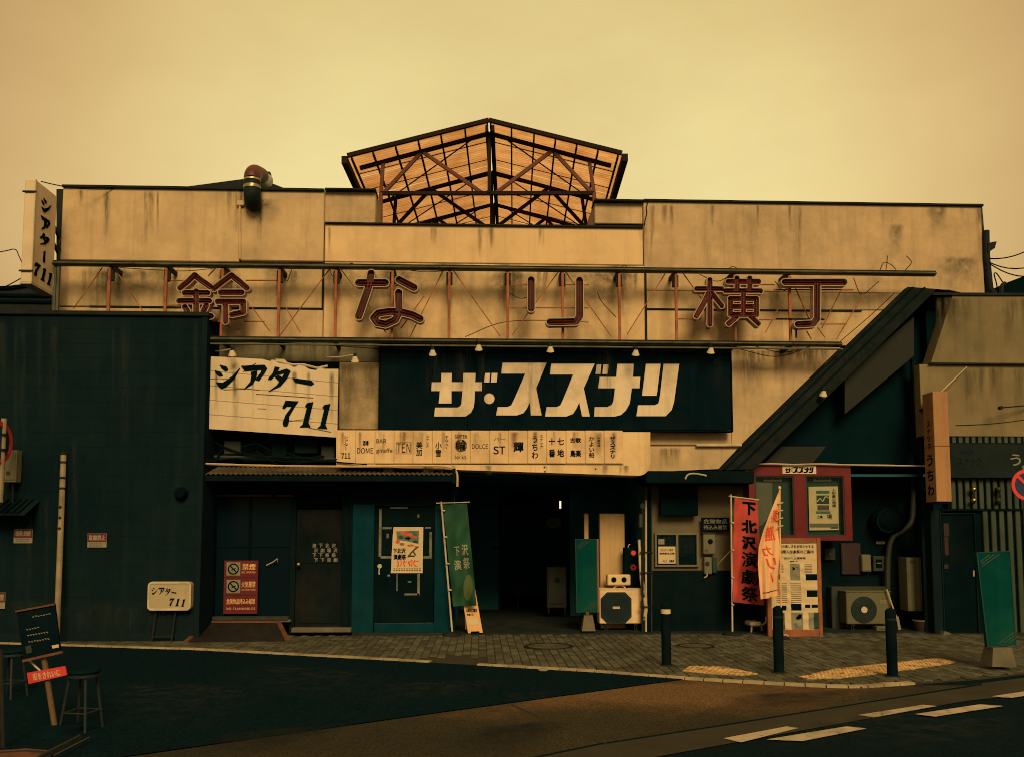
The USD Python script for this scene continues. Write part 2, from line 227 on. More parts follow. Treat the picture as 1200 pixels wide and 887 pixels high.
def stain_material(name, col, strength, scale=(1, 1, 1), nscale=6.0, lo=0.35, hi=0.6):
    usdkit.material(stage, '/World/Looks/' + name, {
        'uv': ('uvmap', {'attribute': 'st'}), 'sp': ('separate_xyz', {}), 'u1': ('math', {'math_type': 'multiply', 'value2': math.pi}), 'u2': ('math', {'math_type': 'sine'}),
        'v1': ('math', {'math_type': 'subtract', 'value1': 1.0}), 'v2': ('math', {'math_type': 'power', 'value2': 0.8}), 'e': ('map_range', {'from_min': 0.0, 'from_max': 0.12, 'clamp': True}),
        'geo': ('geometry', {}), 'mp': ('mapping', {'scale': scale}), 'n': ('noise_texture', {'scale': nscale, 'detail': 7.0, 'roughness': 0.65}), 'nr': ('map_range', {'from_min': lo, 'from_max': hi, 'to_min': 0.0, 'to_max': strength, 'clamp': True}),
        'a': ('math', {'math_type': 'multiply'}), 'b': ('math', {'math_type': 'multiply'}), 'c': ('math', {'math_type': 'multiply'}),
        't': ('transparent_bsdf', {}), 'd': ('diffuse_bsdf', {'color': col}), 'm': ('mix_closure', {})},
        [('uv.UV', 'sp.vector'), ('sp.x', 'u1.value1'), ('u1.value', 'u2.value1'), ('sp.y', 'v1.value2'), ('v1.value', 'v2.value1'), ('sp.y', 'e.value'), ('geo.position', 'mp.vector'), ('mp.vector', 'n.vector'), ('n.fac', 'nr.value'),
         ('u2.value', 'a.value1'), ('v2.value', 'a.value2'), ('a.value', 'b.value1'), ('e.result', 'b.value2'), ('b.value', 'c.value1'), ('nr.result', 'c.value2'), ('c.value', 'm.fac'), ('t.BSDF', 'm.closure1'), ('d.BSDF', 'm.closure2')], surface='m.closure')
stain_material('grime_drip', (0.07, 0.062, 0.040), 0.62, (5, 5, 0.7), 3.0)
stain_material('grime_halo', (0.055, 0.060, 0.044), 0.58, (1, 1, 1), 7.0, 0.3, 0.62)
stain_material('rust_drip', (0.11, 0.042, 0.018), 0.8, (6, 6, 0.8), 3.0)
stain_material('pale_drip', (0.02, 0.028, 0.028), 0.5, (5, 5, 0.5), 3.0)
stain_material('road_stain', (0.010, 0.013, 0.014), 0.8, (1, 1, 1), 4.0, 0.32, 0.6)
stain_material('road_scuff', (0.022, 0.025, 0.026), 0.45, (1, 1, 1), 5.0, 0.42, 0.66)

# ------------------------------------------------------------ prims
USED = {}
def unique(parent, name):
    n = USED.get((parent, name), -1) + 1; USED[(parent, name)] = n
    return f'{parent}/{name}' if n == 0 else f'{parent}/{name}_{n:03d}'
def tag(prim, label=None, cat=None, group=None, kind=None):
    for k, v in (('label', label), ('category', cat), ('group', group), ('kind', kind)):
        if v: prim.SetCustomDataByKey(k, v)
BASE = {}
def thing(name, label, cat, loc=(0, 0, 0), group=None, kind=None):
    p = unique('/World', name); x = UsdGeom.Xform.Define(stage, p)
    x.AddTranslateOp().Set(Gf.Vec3d(*map(float, loc))); BASE[p] = np.array(loc, float)
    tag(x.GetPrim(), label, cat, group, kind); return p
def part(parent, name, mesh, m, smooth=30, label=None, kind=None):
    """parent: path of a thing or of a part; the mesh comes in world coordinates"""
    top = '/'.join(parent.split('/')[:3])
    if isinstance(mesh, (list, tuple)): mesh = trimesh.util.concatenate(list(mesh))
    v = np.array(mesh.vertices) - BASE[top]
    p = unique(parent, name)
    pr = usdkit.mesh(stage, p, trimesh.Trimesh(v, mesh.faces, process=False), '/World/Looks/' + m, smooth=smooth).GetPrim()
    tag(pr, label=label, kind=kind); return p
def stain(parent, name, quad, m):
    """a soft stain: corners top left, top right, bottom right, bottom left"""
    top = '/'.join(parent.split('/')[:3]); v = np.array(quad, float) - BASE[top]; p = unique(parent, name)
    tag(usdkit.mesh(stage, p, (v, np.array([[3, 2, 1], [3, 1, 0]])), '/World/Looks/' + m, uv=[(0, 0), (1, 0), (1, 1), (0, 1)]).GetPrim())
def wall_stain(parent, px, Y, m, name='rain_stain'):
    stain(parent, name, [F(px[0], px[1], Y), F(px[2], px[1], Y), F(px[2], px[3], Y), F(px[0], px[3], Y)], m)
def single(name, label, cat, mesh, m, group=None, kind=None, smooth=30):
    if isinstance(mesh, (list, tuple)): mesh = trimesh.util.concatenate(list(mesh))
    p = unique('/World', name); BASE[p] = np.zeros(3)
    tag(usdkit.mesh(stage, p, mesh, '/World/Looks/' + m, smooth=smooth).GetPrim(), label, cat, group, kind); return p
def copy_of(src, loc, label=None, group=None):
    name = src.split('/')[-1]; p = unique('/World', name); x = UsdGeom.Xform.Define(stage, p)
    x.GetPrim().GetReferences().AddInternalReference(src); x.GetPrim().SetInstanceable(True)
    UsdGeom.Xformable(x).GetOrderedXformOps()[0].Set(Gf.Vec3d(*map(float, loc)))
    tag(x.GetPrim(), label, None, group); return p

# ------------------------------------------------------------ shapes (world coordinates)
def bx(x0, x1, y0, y1, z0, z1, bev=0.0):
    x0, x1 = sorted((x0, x1)); y0, y1 = sorted((y0, y1)); z0, z1 = sorted((z0, z1))
    if bev <= 0:
        b = trimesh.creation.box((x1 - x0, y1 - y0, z1 - z0)); b.apply_translation(((x0 + x1) / 2, (y0 + y1) / 2, (z0 + z1) / 2)); return b
    bev = min(bev, 0.45 * min(x1 - x0, y1 - y0, z1 - z0)); P = []
    for sx, x in ((1, x0), (-1, x1)):
        for sy, y in ((1, y0), (-1, y1)):
            for sz, z in ((1, z0), (-1, z1)):
                P += [(x + sx * bev, y + sy * bev, z), (x + sx * bev, y, z + sz * bev), (x, y + sy * bev, z + sz * bev)]
    return trimesh.convex.convex_hull(np.array(P))
def pan(x0, y0, x1, y1, Y, thick=0.03, bev=0.0):     # upright slab: its front is the photo rectangle in the plane y = Y
    a, b, c, d = rect(x0, y0, x1, y1, Y); return bx(a, b, Y, Y + thick, c, d, bev)
def tube(pts, r, n=8):
    p = np.array(pts, float)
    if len(p) > 1:
        keep = [0] + [i for i in range(1, len(p)) if np.linalg.norm(p[i] - p[i - 1]) > 1e-6]; p = p[keep]
    t = np.gradient(p, axis=0); t /= np.linalg.norm(t, axis=1, keepdims=True)
    a = np.cross(t[0], [0, 0, 1.0]); a = a if np.linalg.norm(a) > 1e-3 else np.cross(t[0], [1.0, 0, 0]); a /= np.linalg.norm(a)
    rr = np.broadcast_to(r, (len(p),)); V = []
    ang = np.arange(n) * 2 * np.pi / n
    for i in range(len(p)):
        a = a - t[i] * (a @ t[i]); a /= np.linalg.norm(a); b = np.cross(t[i], a)
        V.append(p[i] + rr[i] * (np.cos(ang)[:, None] * a + np.sin(ang)[:, None] * b))
    V = np.vstack(V + [p[:1], p[-1:]]); Fc = []; k = len(p)
    for i in range(k - 1):
        for j in range(n):
            q = (i * n + j, i * n + (j + 1) % n, (i + 1) * n + (j + 1) % n, (i + 1) * n + j)
            Fc += [(q[0], q[1], q[2]), (q[0], q[2], q[3])]
    for j in range(n):
        Fc += [(k * n, (j + 1) % n, j), (k * n + 1, (k - 1) * n + j, (k - 1) * n + (j + 1) % n)]
    return trimesh.Trimesh(V, Fc, process=False)
def curve(ctrl, n=16):                                # Catmull-Rom through the points
    c = np.array(ctrl, float); c = np.vstack([2 * c[0] - c[1], c, 2 * c[-1] - c[-2]]); out = []
    for i in range(1, len(c) - 2):
        for s in np.linspace(0, 1, n, endpoint=False):
            p0, p1, p2, p3 = c[i - 1:i + 3]
            out.append(0.5 * (2 * p1 + (p2 - p0) * s + (2 * p0 - 5 * p1 + 4 * p2 - p3) * s * s + (3 * p1 - p0 - 3 * p2 + p3) * s ** 3))
    return np.array(out + [c[-2]])
def sag(a, b, drop, n=14):
    a, b = np.array(a, float), np.array(b, float); s = np.linspace(0, 1, n)[:, None]
    p = a + (b - a) * s; p[:, 2] -= (4 * drop * s * (1 - s))[:, 0]; return p
def bar(a, b, w, h, up=(0, 0, 1)):                    # rectangular bar between two points
    a, b = np.array(a, float), np.array(b, float); t = b - a; L = np.linalg.norm(t); t /= L
    s = np.cross(t, up); s = s if np.linalg.norm(s) > 1e-3 else np.cross(t, (1, 0, 0)); s /= np.linalg.norm(s); u = np.cross(s, t)
    v = [a + i * s * w / 2 + j * u * h / 2 + k * t * L for k in (0, 1) for i, j in ((-1, -1), (1, -1), (1, 1), (-1, 1))]
    return trimesh.convex.convex_hull(np.array(v))
def polys(g):
    return [p for p in getattr(g, 'geoms', [g]) if p.geom_type == 'Polygon' and p.area > 1e-9]
UX, UZ = np.array([1.0, 0, 0]), np.array([0, 0, 1.0])
def ext(g, depth, O=(0, 0, 0), U=UX, V=UZ):           # polygon (u, v) pushed out from the surface through O
    N = np.cross(U, V); out = []
    for p in polys(g):
        e = trimesh.creation.extrude_polygon(p, depth, engine='earcut'); a = e.vertices
        out.append(trimesh.Trimesh(np.array(O) + a[:, :1] * U + a[:, 1:2] * V + a[:, 2:3] * N, e.faces, process=False))
    return trimesh.util.concatenate(out)
def pxpoly(pts, Y):                                   # photo polygon to (x, z) in the plane y = Y
    return Polygon([(lambda q: (q[0], q[2]))(F(a, b, Y)) for a, b in pts]).buffer(0)
def slab(pts, Y, thick):                              # upright slab with the photo polygon as its front in y = Y
    return ext(pxpoly(pts, Y), thick, (0, Y + thick, 0))
def sheet(g, z):                                      # flat polygon (x, y) at height z
    out = []
    for p in polys(g):
        v, f = trimesh.creation.triangulate_polygon(p, engine='earcut')
        out.append(trimesh.Trimesh(np.column_stack([v, np.full(len(v), z)]), f, process=False))
    t = trimesh.util.concatenate(out)
    if t.face_normals[:, 2].mean() < 0: t.invert()
    return t
def gpoly(pts, z=0.0): return Polygon([tuple(G(a, b, z)[:2]) for a, b in pts]).buffer(0)
def frame(p0, p1, p2, p3, Y, w, thick, bev=0.004):    # four butted strips round a photo rectangle
    a, b, c, d = rect(p0, p1, p2, p3, Y)
    return [bx(a, a + w, Y, Y + thick, c, d, bev), bx(b - w, b, Y, Y + thick, c, d, bev), bx(a + w, b - w, Y + .002, Y + thick, c, c + w, bev), bx(a + w, b - w, Y + .002, Y + thick, d - w, d, bev)]
def disc(c, r, axis, th, n=28):
    d = trimesh.creation.cylinder(r, th, sections=n)
    d.apply_transform(trimesh.geometry.align_vectors([0, 0, 1], axis)); d.apply_translation(c); return d
def ring(c, r0, r1, axis, th, n=32):
    d = trimesh.creation.annulus(r0, r1, th, sections=n)
    d.apply_transform(trimesh.geometry.align_vectors([0, 0, 1], axis)); d.apply_translation(c); return d
def lathe(prof, c, n=24):
    d = trimesh.creation.revolve(np.array(prof, float), sections=n); d.apply_translation(c); return d
FRONT = np.array([0, -1.0, 0])

# ------------------------------------------------------------ lettering: outlines of the characters, "advance;outer/hole/...;outer" in hundredths of an em
GLYPHS = {
'.':'28;7,5 8,10 12,12 17,12 20,7 19,2 15,-1 10,0',
'0':'56;5,32 7,55 13,68 18,72 26,74 33,74 40,70 47,60 50,43 49,21 47,13 42,5 35,0 30,-1 24,-1 17,2 13,6 9,13/14,33 16,19 20,10 26,6 33,8 37,12 40,20 42,43 39,57 33,66 25,67 18,61 15,49',
'1':'56;9,7 25,8 25,62 12,62 12,68 27,73 34,73 34,8 49,7 49,0 9,0',
'2':'56;4,64 14,72 23,74 35,73 43,67 47,55 45,42 37,28 19,8 50,8 50,0 5,0 5,5 21,22 32,35 37,45 38,54 35,62 29,66 19,66 9,59',
'4':'56;2,27 32,73 42,73 43,28 52,27 52,20 43,20 42,0 34,0 34,20 2,20/12,28 34,28 34,63 28,52',
'7':'56;5,66 5,73 51,73 51,68 41,53 34,37 31,20 29,0 20,0 22,19 28,44 40,65',
'9':'56;5,47 6,61 9,66 15,72 22,74 30,74 37,71 42,67 49,53 50,34 46,15 38,4 31,0 21,-1 14,1 6,6 11,12 21,7 27,7 32,9 38,18 42,36 29,28 18,29 9,35/13,48 16,39 25,35 33,37 41,44 37,60 34,65 28,67 22,67 17,63 14,56',
':':'28;7,5 8,10 12,12 17,12 20,7 19,1 15,-1 10,0;7,45 8,50 13,53 18,51 20,47 19,42 15,39 10,40',
'A':'61;1,0 25,73 35,73 60,0 51,0 43,22 17,22 10,0/19,30 41,30 30,65 30,64',
'B':'66;10,73 41,72 50,69 55,64 57,58 56,50 53,44 47,39 57,33 61,26 61,20 59,12 52,4 39,0 10,0/19,8 36,8 47,11 52,19 52,25 50,29 39,34 19,35/19,43 36,43 44,46 48,54 46,61 37,65 19,66',
'C':'64;6,34 7,47 10,56 15,64 22,70 32,74 43,74 52,71 58,66 53,60 48,64 41,66 34,66 27,63 18,53 15,39 18,22 25,11 31,8 41,7 49,10 55,15 60,9 54,3 40,-1 30,0 22,3 11,14 8,23',
'D':'69;10,73 32,73 41,72 51,67 58,59 62,45 62,27 57,14 47,4 35,0 10,0/19,8 32,8 41,11 47,16 52,25 54,37 51,51 45,60 36,65 19,65',
'E':'59;10,73 52,73 52,66 19,65 19,43 47,42 47,35 19,34 19,8 53,8 53,0 10,0',
'F':'55;10,73 52,73 52,66 19,65 19,41 47,41 47,33 19,33 19,0 10,0',
'G':'69;7,24 6,44 9,55 15,64 23,70 33,74 44,74 54,71 60,65 56,60 49,64 43,66 36,66 27,63 19,55 15,39 17,25 21,15 30,9 39,7 48,8 53,11 53,30 38,30 38,38 61,38 61,7 56,3 47,0 36,-1 22,3 11,14',
'H':'73;10,73 19,73 19,43 53,42 54,73 63,73 63,0 54,0 53,34 19,34 19,0 10,0',
'I':'29;10,73 19,73 19,0 10,0',
'K':'64;10,73 19,73 20,37 50,73 60,73 38,45 64,0 54,0 32,38 19,23 19,0 10,0',
'L':'54;10,73 19,73 19,8 51,8 51,0 10,0',
'M':'81;10,73 21,73 41,19 60,73 71,73 71,0 63,0 63,60 44,8 38,7 18,61 18,0 10,0',
'N':'72;10,73 20,73 54,13 54,73 62,73 62,0 53,0 18,61 19,0 10,0',
'O':'74;6,34 7,48 12,60 19,68 29,73 42,74 54,70 62,62 67,50 68,36 65,18 57,6 45,0 31,-1 18,6 9,18/15,35 19,20 25,11 34,7 44,8 53,15 57,25 59,42 56,54 52,59 45,65 38,66 29,65 23,60 18,53',
'P':'63;10,73 35,73 45,71 54,65 58,56 57,44 50,34 37,30 19,29 19,0 10,0/19,37 36,37 45,41 49,50 47,61 38,65 19,66',
'R':'64;10,73 41,73 50,70 55,65 58,56 57,43 52,37 42,32 60,0 50,0 32,31 19,31 19,0 10,0/19,39 36,39 45,42 49,50 49,56 47,61 39,65 19,66',
'S':'60;5,10 10,16 22,8 35,7 42,11 46,17 45,22 42,27 19,39 12,45 9,51 8,57 12,67 20,72 29,74 39,73 50,68 53,65 48,60 38,65 28,66 20,62 18,56 22,48 45,37 52,31 55,24 55,17 52,8 41,1 28,-1 15,2',
'T':'60;3,66 3,73 57,73 57,66 35,65 34,0 25,0 25,65',
'W':'88;3,73 12,73 24,11 40,73 48,73 64,10 76,72 85,73 70,0 59,0 44,60 29,0 18,0',
'a':'56;6,11 7,20 13,27 22,31 39,35 37,43 33,47 24,48 12,43 8,49 17,53 27,56 34,55 41,52 46,46 48,39 48,0 41,0 40,6 27,-1 17,-1 9,4/15,13 18,8 22,6 28,7 33,9 39,13 39,28 29,27 20,23 16,19',
'b':'62;9,80 18,79 18,49 31,55 39,55 48,51 54,42 57,30 55,15 50,7 40,0 28,0 18,6 16,0 9,0/19,41 19,12 30,7 39,9 44,14 47,23 47,35 44,42 39,47 31,48 25,46',
'e':'56;5,24 6,33 9,42 15,50 21,54 27,56 39,54 46,48 49,43 51,35 51,25 14,25 17,14 25,8 36,6 46,10 49,4 43,1 29,-1 18,2 9,12/14,32 43,32 43,33 39,45 35,48 29,48 22,46 19,43',
'f':'32;3,54 11,54 11,69 17,78 24,81 35,79 33,72 24,73 22,71 20,66 20,54 31,54 31,47 20,46 20,0 11,0 11,46 4,47',
'g':'56;5,-11 7,-4 13,2 8,9 9,15 14,21 10,27 7,33 8,41 11,48 16,52 23,55 54,54 54,47 43,47 47,38 47,32 43,24 39,20 32,18 19,19 16,14 17,10 20,7 42,6 51,3 55,-4 54,-10 52,-15 41,-23 24,-25 17,-24 10,-20 7,-17/13,-9 17,-16 31,-19 42,-15 45,-11 46,-7 45,-4 41,-1 19,0 15,-4/16,34 18,29 22,25 26,24 32,24 38,31 38,42 31,48 23,48 17,42',
'i':'28;8,71 9,75 13,77 17,77 20,73 19,68 15,66 10,67;9,54 18,54 18,0 9,0',
'k':'55;9,79 18,79 18,26 42,54 52,54 34,32 54,0 44,0 28,26 18,14 18,0 9,0',
'r':'39;9,54 17,54 18,45 23,51 29,55 35,56 39,54 37,47 31,47 26,46 19,35 18,0 9,0',
't':'38;3,47 3,54 11,54 12,69 20,69 20,54 35,54 34,47 20,47 20,14 22,9 24,7 34,7 36,1 22,-1 14,4 11,15 11,46',
'い':'100;67,64 74,67 79,60 88,38 92,17 84,14 77,45;13,70 22,70 23,33 25,20 30,12 35,9 39,10 44,18 48,29 54,22 48,8 40,0 34,-1 28,1 24,5 19,13 14,35',
'う':'100;17,49 52,55 62,55 70,52 76,47 80,38 80,28 77,19 70,9 61,3 49,-2 35,-5 31,3 54,9 67,18 71,28 71,38 66,44 57,48 39,46 19,40;29,71 30,78 72,74 71,66',
'お':'100;69,63 72,69 95,54 91,48;11,12 11,18 17,25 32,36 32,54 12,54 12,62 32,61 32,80 41,80 40,62 60,66 61,65 61,58 40,55 40,38 56,41 70,41 80,36 84,31 86,25 86,16 82,8 75,2 64,-2 53,-3 50,5 67,7 73,10 77,14 79,21 78,27 74,31 68,34 55,34 40,31 40,6 39,1 35,-3 28,-3 20,1 13,6/18,13 23,7 28,5 31,6 33,9 32,27 24,22 20,18',
'か':'100;71,64 78,67 87,53 96,32 89,28 82,46;8,56 32,57 35,79 44,78 40,58 54,58 59,57 64,54 67,46 65,17 62,6 57,0 50,-3 36,-2 34,6 50,5 53,7 56,12 59,28 60,43 57,49 51,52 38,51 29,22 19,-1 17,-3 9,0 21,22 30,50 9,48',
'き':'100;16,48 33,47 57,48 53,60 20,61 18,62 18,65 18,68 51,67 48,79 56,80 59,68 79,72 80,65 61,61 65,49 85,52 86,45 68,41 78,25 74,19 53,22 53,28 68,27 60,41 17,41;19,12 19,19 23,28 30,27 26,14 30,7 36,4 45,3 73,5 73,-3 58,-5 34,-3 22,3',
'く':'100;21,37 23,43 52,69 63,80 70,74 34,43 31,38 72,0 66,-6 27,29',
'ご':'100;84,82 89,84 97,71 92,69;73,78 78,80 86,67 81,64;16,14 18,29 25,29 24,16 29,8 44,4 65,5 81,8 82,0 59,-4 34,-2 22,3 18,7;22,61 22,69 39,68 75,69 74,61',
'さ':'100;16,63 55,62 50,79 57,80 58,80 63,63 85,67 86,60 66,55 81,29 77,24 53,27 54,33 70,32 58,55 16,55;19,15 19,22 23,33 31,31 27,22 26,16 31,8 46,4 62,4 76,6 75,-2 56,-4 34,-2 22,5',
'し':'100;24,14 24,78 34,78 32,15 35,8 43,4 55,4 71,10 84,24 90,17 79,6 67,-2 54,-5 39,-4 30,1 25,7',
'す':'100;10,65 54,66 54,79 63,79 62,67 93,66 93,59 62,59 62,43 66,33 63,16 58,9 53,3 36,-6 29,1 45,7 55,18 44,16 35,20 31,28 31,38 34,44 41,49 46,50 54,49 54,59 10,58/38,32 42,25 50,23 56,28 57,37 53,42 45,43 40,39',
'せ':'100;5,50 26,52 26,74 34,74 34,53 66,55 66,77 74,77 73,56 92,57 92,49 73,48 71,27 69,23 66,22 51,24 51,30 62,29 64,30 66,48 34,45 34,16 36,10 44,6 64,6 81,8 81,0 47,-2 32,2 29,5 27,12 26,44 6,42',
'ち':'100;11,66 32,64 34,79 42,78 40,64 78,69 78,61 38,57 32,35 43,39 54,42 65,42 75,38 83,31 85,24 84,15 80,7 72,1 61,-3 51,-4 33,-3 31,4 54,4 64,6 70,10 76,17 76,26 69,33 56,35 38,30 30,24 26,19 19,21 30,57 12,58',
'っ':'100;16,40 52,50 69,50 76,46 82,40 85,32 84,20 80,13 70,5 55,0 40,-2 37,5 59,9 66,12 73,17 77,27 75,36 68,42 58,43 43,40 19,32',
'な':'100;66,60 70,66 93,52 88,46;32,7 34,16 40,21 50,24 62,23 61,48 69,48 69,21 80,16 90,9 85,2 70,13 69,6 66,0 62,-3 54,-5 45,-4 38,-2 34,2/40,10 41,6 45,3 56,3 62,8 62,16 47,17 41,14;10,19 21,35 31,55 10,56 10,63 33,63 36,80 45,79 41,64 57,67 57,60 39,56 28,33 18,15',
'に':'100;41,15 42,27 49,27 48,16 52,11 62,8 90,11 90,3 67,0 54,2 44,6;46,67 69,66 87,67 87,60 47,59 46,60;12,35 18,76 26,75 21,43 21,18 26,31 30,27 24,5 23,-3 16,-2 13,17',
'の':'100;9,29 11,45 19,57 30,66 46,71 62,71 76,65 86,54 90,41 90,26 83,12 73,3 54,-3 49,4 61,7 70,11 78,19 82,27 81,44 77,53 71,59 64,63 56,64 52,43 46,25 39,11 31,5 23,5 16,10 11,18/16,31 18,22 23,15 28,14 33,17 42,38 47,64 34,60 25,52 19,42',
'み':'100;7,15 8,24 12,32 25,41 40,44 50,66 23,65 22,73 58,75 62,71 49,44 63,41 76,36 77,52 85,51 83,32 95,24 91,16 81,23 72,7 63,-1 55,-6 48,-1 59,6 68,16 74,27 68,31 57,35 45,37 34,12 29,7 24,4 18,4 13,6 9,10/14,17 17,13 24,13 29,19 37,37 28,35 21,31 16,24',
'よ':'100;13,11 15,19 22,25 32,27 46,27 45,78 54,78 54,59 83,60 83,53 54,51 54,26 70,19 84,9 85,8 81,1 68,11 55,17 55,7 53,2 48,-2 41,-4 30,-4 21,-2 14,4/20,11 22,7 25,5 33,3 40,3 46,8 46,19 40,20 28,19 22,15',
'ら':'100;18,21 23,61 31,60 27,33 46,42 65,44 78,38 83,33 85,24 83,13 76,4 64,-2 49,-4 32,-3 30,4 55,5 70,11 75,16 77,22 76,28 72,33 63,37 49,36 34,30 25,19;32,71 34,78 72,71 70,63',
'る':'100;11,25 61,67 24,66 24,74 71,75 74,71 74,69 45,45 59,46 67,44 75,41 81,35 85,28 85,17 82,8 75,2 62,-3 46,-4 35,-1 30,7 30,12 32,17 38,21 43,23 51,22 57,19 62,14 65,5 71,9 76,15 77,25 74,31 66,38 52,40 39,37 30,31 17,20/36,10 38,6 43,3 58,3 55,12 49,16 41,16',
'れ':'100;6,15 27,45 28,53 27,55 9,53 8,61 29,63 29,79 38,79 36,65 40,61 35,54 35,49 57,63 66,65 74,63 78,59 80,53 76,16 77,10 80,8 85,9 96,16 97,8 90,2 81,-1 74,0 70,4 68,17 72,50 70,55 65,57 59,57 51,53 34,38 35,-4 26,-4 27,30 10,8',
'わ':'100;6,15 27,45 28,53 27,55 9,53 8,61 29,63 29,79 38,79 36,65 40,61 35,54 35,48 51,57 59,59 70,60 83,55 88,49 92,42 92,28 88,16 78,7 64,1 57,0 53,7 66,10 75,15 82,23 85,32 84,38 82,44 77,49 70,52 63,52 52,50 44,46 34,38 35,-4 26,-4 27,30 11,8',
'を':'100;10,30 23,44 32,60 12,61 12,68 35,67 38,80 46,79 43,68 73,71 73,63 40,60 33,46 41,48 49,48 55,45 59,40 85,52 88,44 59,32 59,13 52,13 52,28 41,22 36,14 38,7 45,3 59,3 81,5 81,-3 45,-4 36,-2 30,3 28,10 30,18 37,27 51,36 47,41 39,42 31,39 24,33 16,25',
'ア':'100;13,64 13,72 88,72 93,68 80,49 66,37 59,42 69,50 80,64;18,2 29,8 38,17 43,31 44,54 53,54 51,28 44,11 36,3 26,-4',
'カ':'100;11,3 23,12 31,23 38,39 41,52 13,52 13,61 42,60 42,79 51,79 50,60 80,61 85,58 82,18 79,6 76,1 70,-1 52,-1 51,7 68,7 71,9 75,27 77,53 49,53 44,30 34,12 18,-3',
'ク':'100;10,39 21,47 31,58 40,71 44,81 53,78 47,66 80,67 87,63 76,37 64,20 47,5 28,-4 20,2 41,11 58,25 70,43 76,58 42,58 31,45 17,34',
'ザ':'100;85,78 90,79 95,66 91,64;5,47 5,56 26,56 25,75 34,75 34,55 62,55 62,76 71,76 70,55 90,56 90,48 70,48 69,28 64,13 56,2 42,-6 35,0 48,7 57,16 61,30 62,48 34,48 34,22 25,23 26,48;75,75 80,76 85,62 81,61',
'シ':'100;15,5 37,11 53,20 68,31 87,53 91,46 88,41 73,24 56,11 40,3 21,-3;26,70 30,77 52,63 47,56;11,48 15,54 37,41 32,34',
'ス':'100;10,4 25,12 45,28 58,43 67,61 19,62 19,70 75,71 80,67 70,47 61,33 84,10 90,3 89,2 83,-3 55,27 38,11 19,-1 16,-2',
'ズ':'100;82,83 87,85 95,71 90,69;8,3 24,11 42,25 56,41 65,59 17,60 17,69 73,69 78,66 71,79 76,81 84,68 78,65 68,46 59,31 88,1 81,-4 53,25 35,8 15,-4',
'タ':'100;9,39 30,57 39,70 45,81 53,79 47,67 81,68 87,64 79,44 69,28 80,19 76,13 75,12 64,21 48,7 26,-4 19,2 39,11 57,26 36,40 42,46 63,33 72,49 76,60 42,60 34,49 16,34',
'ッ':'100;30,-1 47,7 62,21 72,38 76,54 84,52 76,27 70,17 60,7 50,-1 36,-7;41,55 48,57 56,36 49,34;18,50 25,52 34,30 27,27',
'ナ':'100;10,46 10,54 48,54 48,77 57,77 57,54 92,54 92,46 57,46 55,31 50,17 42,6 30,-4 22,2 33,9 42,19 47,31 48,46',
'バ':'100;82,80 88,82 96,68 90,66;57,65 65,68 80,35 91,2 82,0 71,34;71,76 77,78 84,64 79,62;7,3 15,16 23,32 28,48 32,67 40,65 31,30 22,10 15,-1',
'リ':'100;37,3 53,10 64,21 67,28 68,39 68,76 77,76 77,36 75,26 71,17 62,6 45,-3 43,-4;22,27 22,75 31,75 31,27',
'・':'100;40,36 41,44 48,48 55,47 60,40 59,32 53,28 44,29',
'ー':'100;10,43 90,43 90,34 10,34',
'七':'100;5,44 34,49 34,82 42,82 42,51 94,59 95,51 42,42 42,8 44,4 48,3 79,3 83,7 85,21 92,18 89,2 85,-3 79,-4 47,-4 39,-3 36,1 34,6 34,41 6,37',
'上':'100;5,-3 5,4 43,4 43,82 50,82 51,52 88,51 88,44 51,44 51,5 95,4 95,-3',
'下':'100;6,69 6,77 94,77 94,69 52,69 52,52 54,53 69,45 89,32 84,25 52,45 52,-8 44,-8 44,69',
'中':'100;10,66 46,66 46,84 54,84 54,66 90,66 90,19 83,19 82,25 54,25 54,-8 46,-8 46,25 17,25 17,19 10,19/54,33 82,32 82,59 54,59/17,59 17,32 46,32 46,59',
'人':'100;5,-1 20,9 32,24 39,38 43,52 46,84 54,84 54,68 55,57 65,29 79,11 96,-1 91,-7 80,-1 72,7 59,24 50,47 42,26 31,9 21,0 11,-7',
'会':'100;4,50 30,64 39,72 50,84 57,81 55,77 65,68 81,58 96,51 91,44 74,53 74,46 27,46 26,52 10,43/50,72 29,53 73,53;9,27 9,34 92,34 92,27 48,26 28,4 72,7 62,19 68,22 82,8 90,-4 84,-8 78,0 16,-6 13,2 25,12 37,26',
'入':'100;4,-1 16,6 26,16 35,29 41,44 45,59 30,76 34,82 45,72 52,64 78,19 85,10 96,2 93,-7 77,6 67,19 52,48 42,24 30,8 11,-7',
'公':'100;59,79 66,82 80,61 96,44 90,38 73,57;13,6 27,21 47,53 54,50 43,30 27,8 73,11 61,27 68,30 85,8 92,-3 85,-7 78,4 16,-1;5,43 21,60 32,81 40,79 32,62 19,44 12,38',
'内':'100;10,67 46,67 46,84 54,84 54,67 90,67 90,-1 89,-5 83,-7 67,-8 65,-1 83,0 83,59 54,59 52,47 77,22 80,19 79,17 74,14 50,39 40,24 25,12 20,18 31,25 40,36 44,46 46,59 18,60 17,-8 10,-8',
'券':'100;4,26 18,34 27,42 6,43 6,49 34,50 40,59 13,60 13,66 29,67 21,79 27,82 35,70 32,67 43,67 48,84 56,83 52,67 64,67 74,81 80,79 72,67 87,66 87,60 49,60 44,50 94,49 94,43 70,42 82,32 97,26 92,20 77,27 74,1 72,-3 68,-6 52,-7 49,0 63,0 65,1 69,23 45,24 42,14 37,5 27,-3 14,-8 10,-2 20,2 28,7 34,14 37,23 22,24 21,27 8,20/38,42 27,30 72,31 60,42',
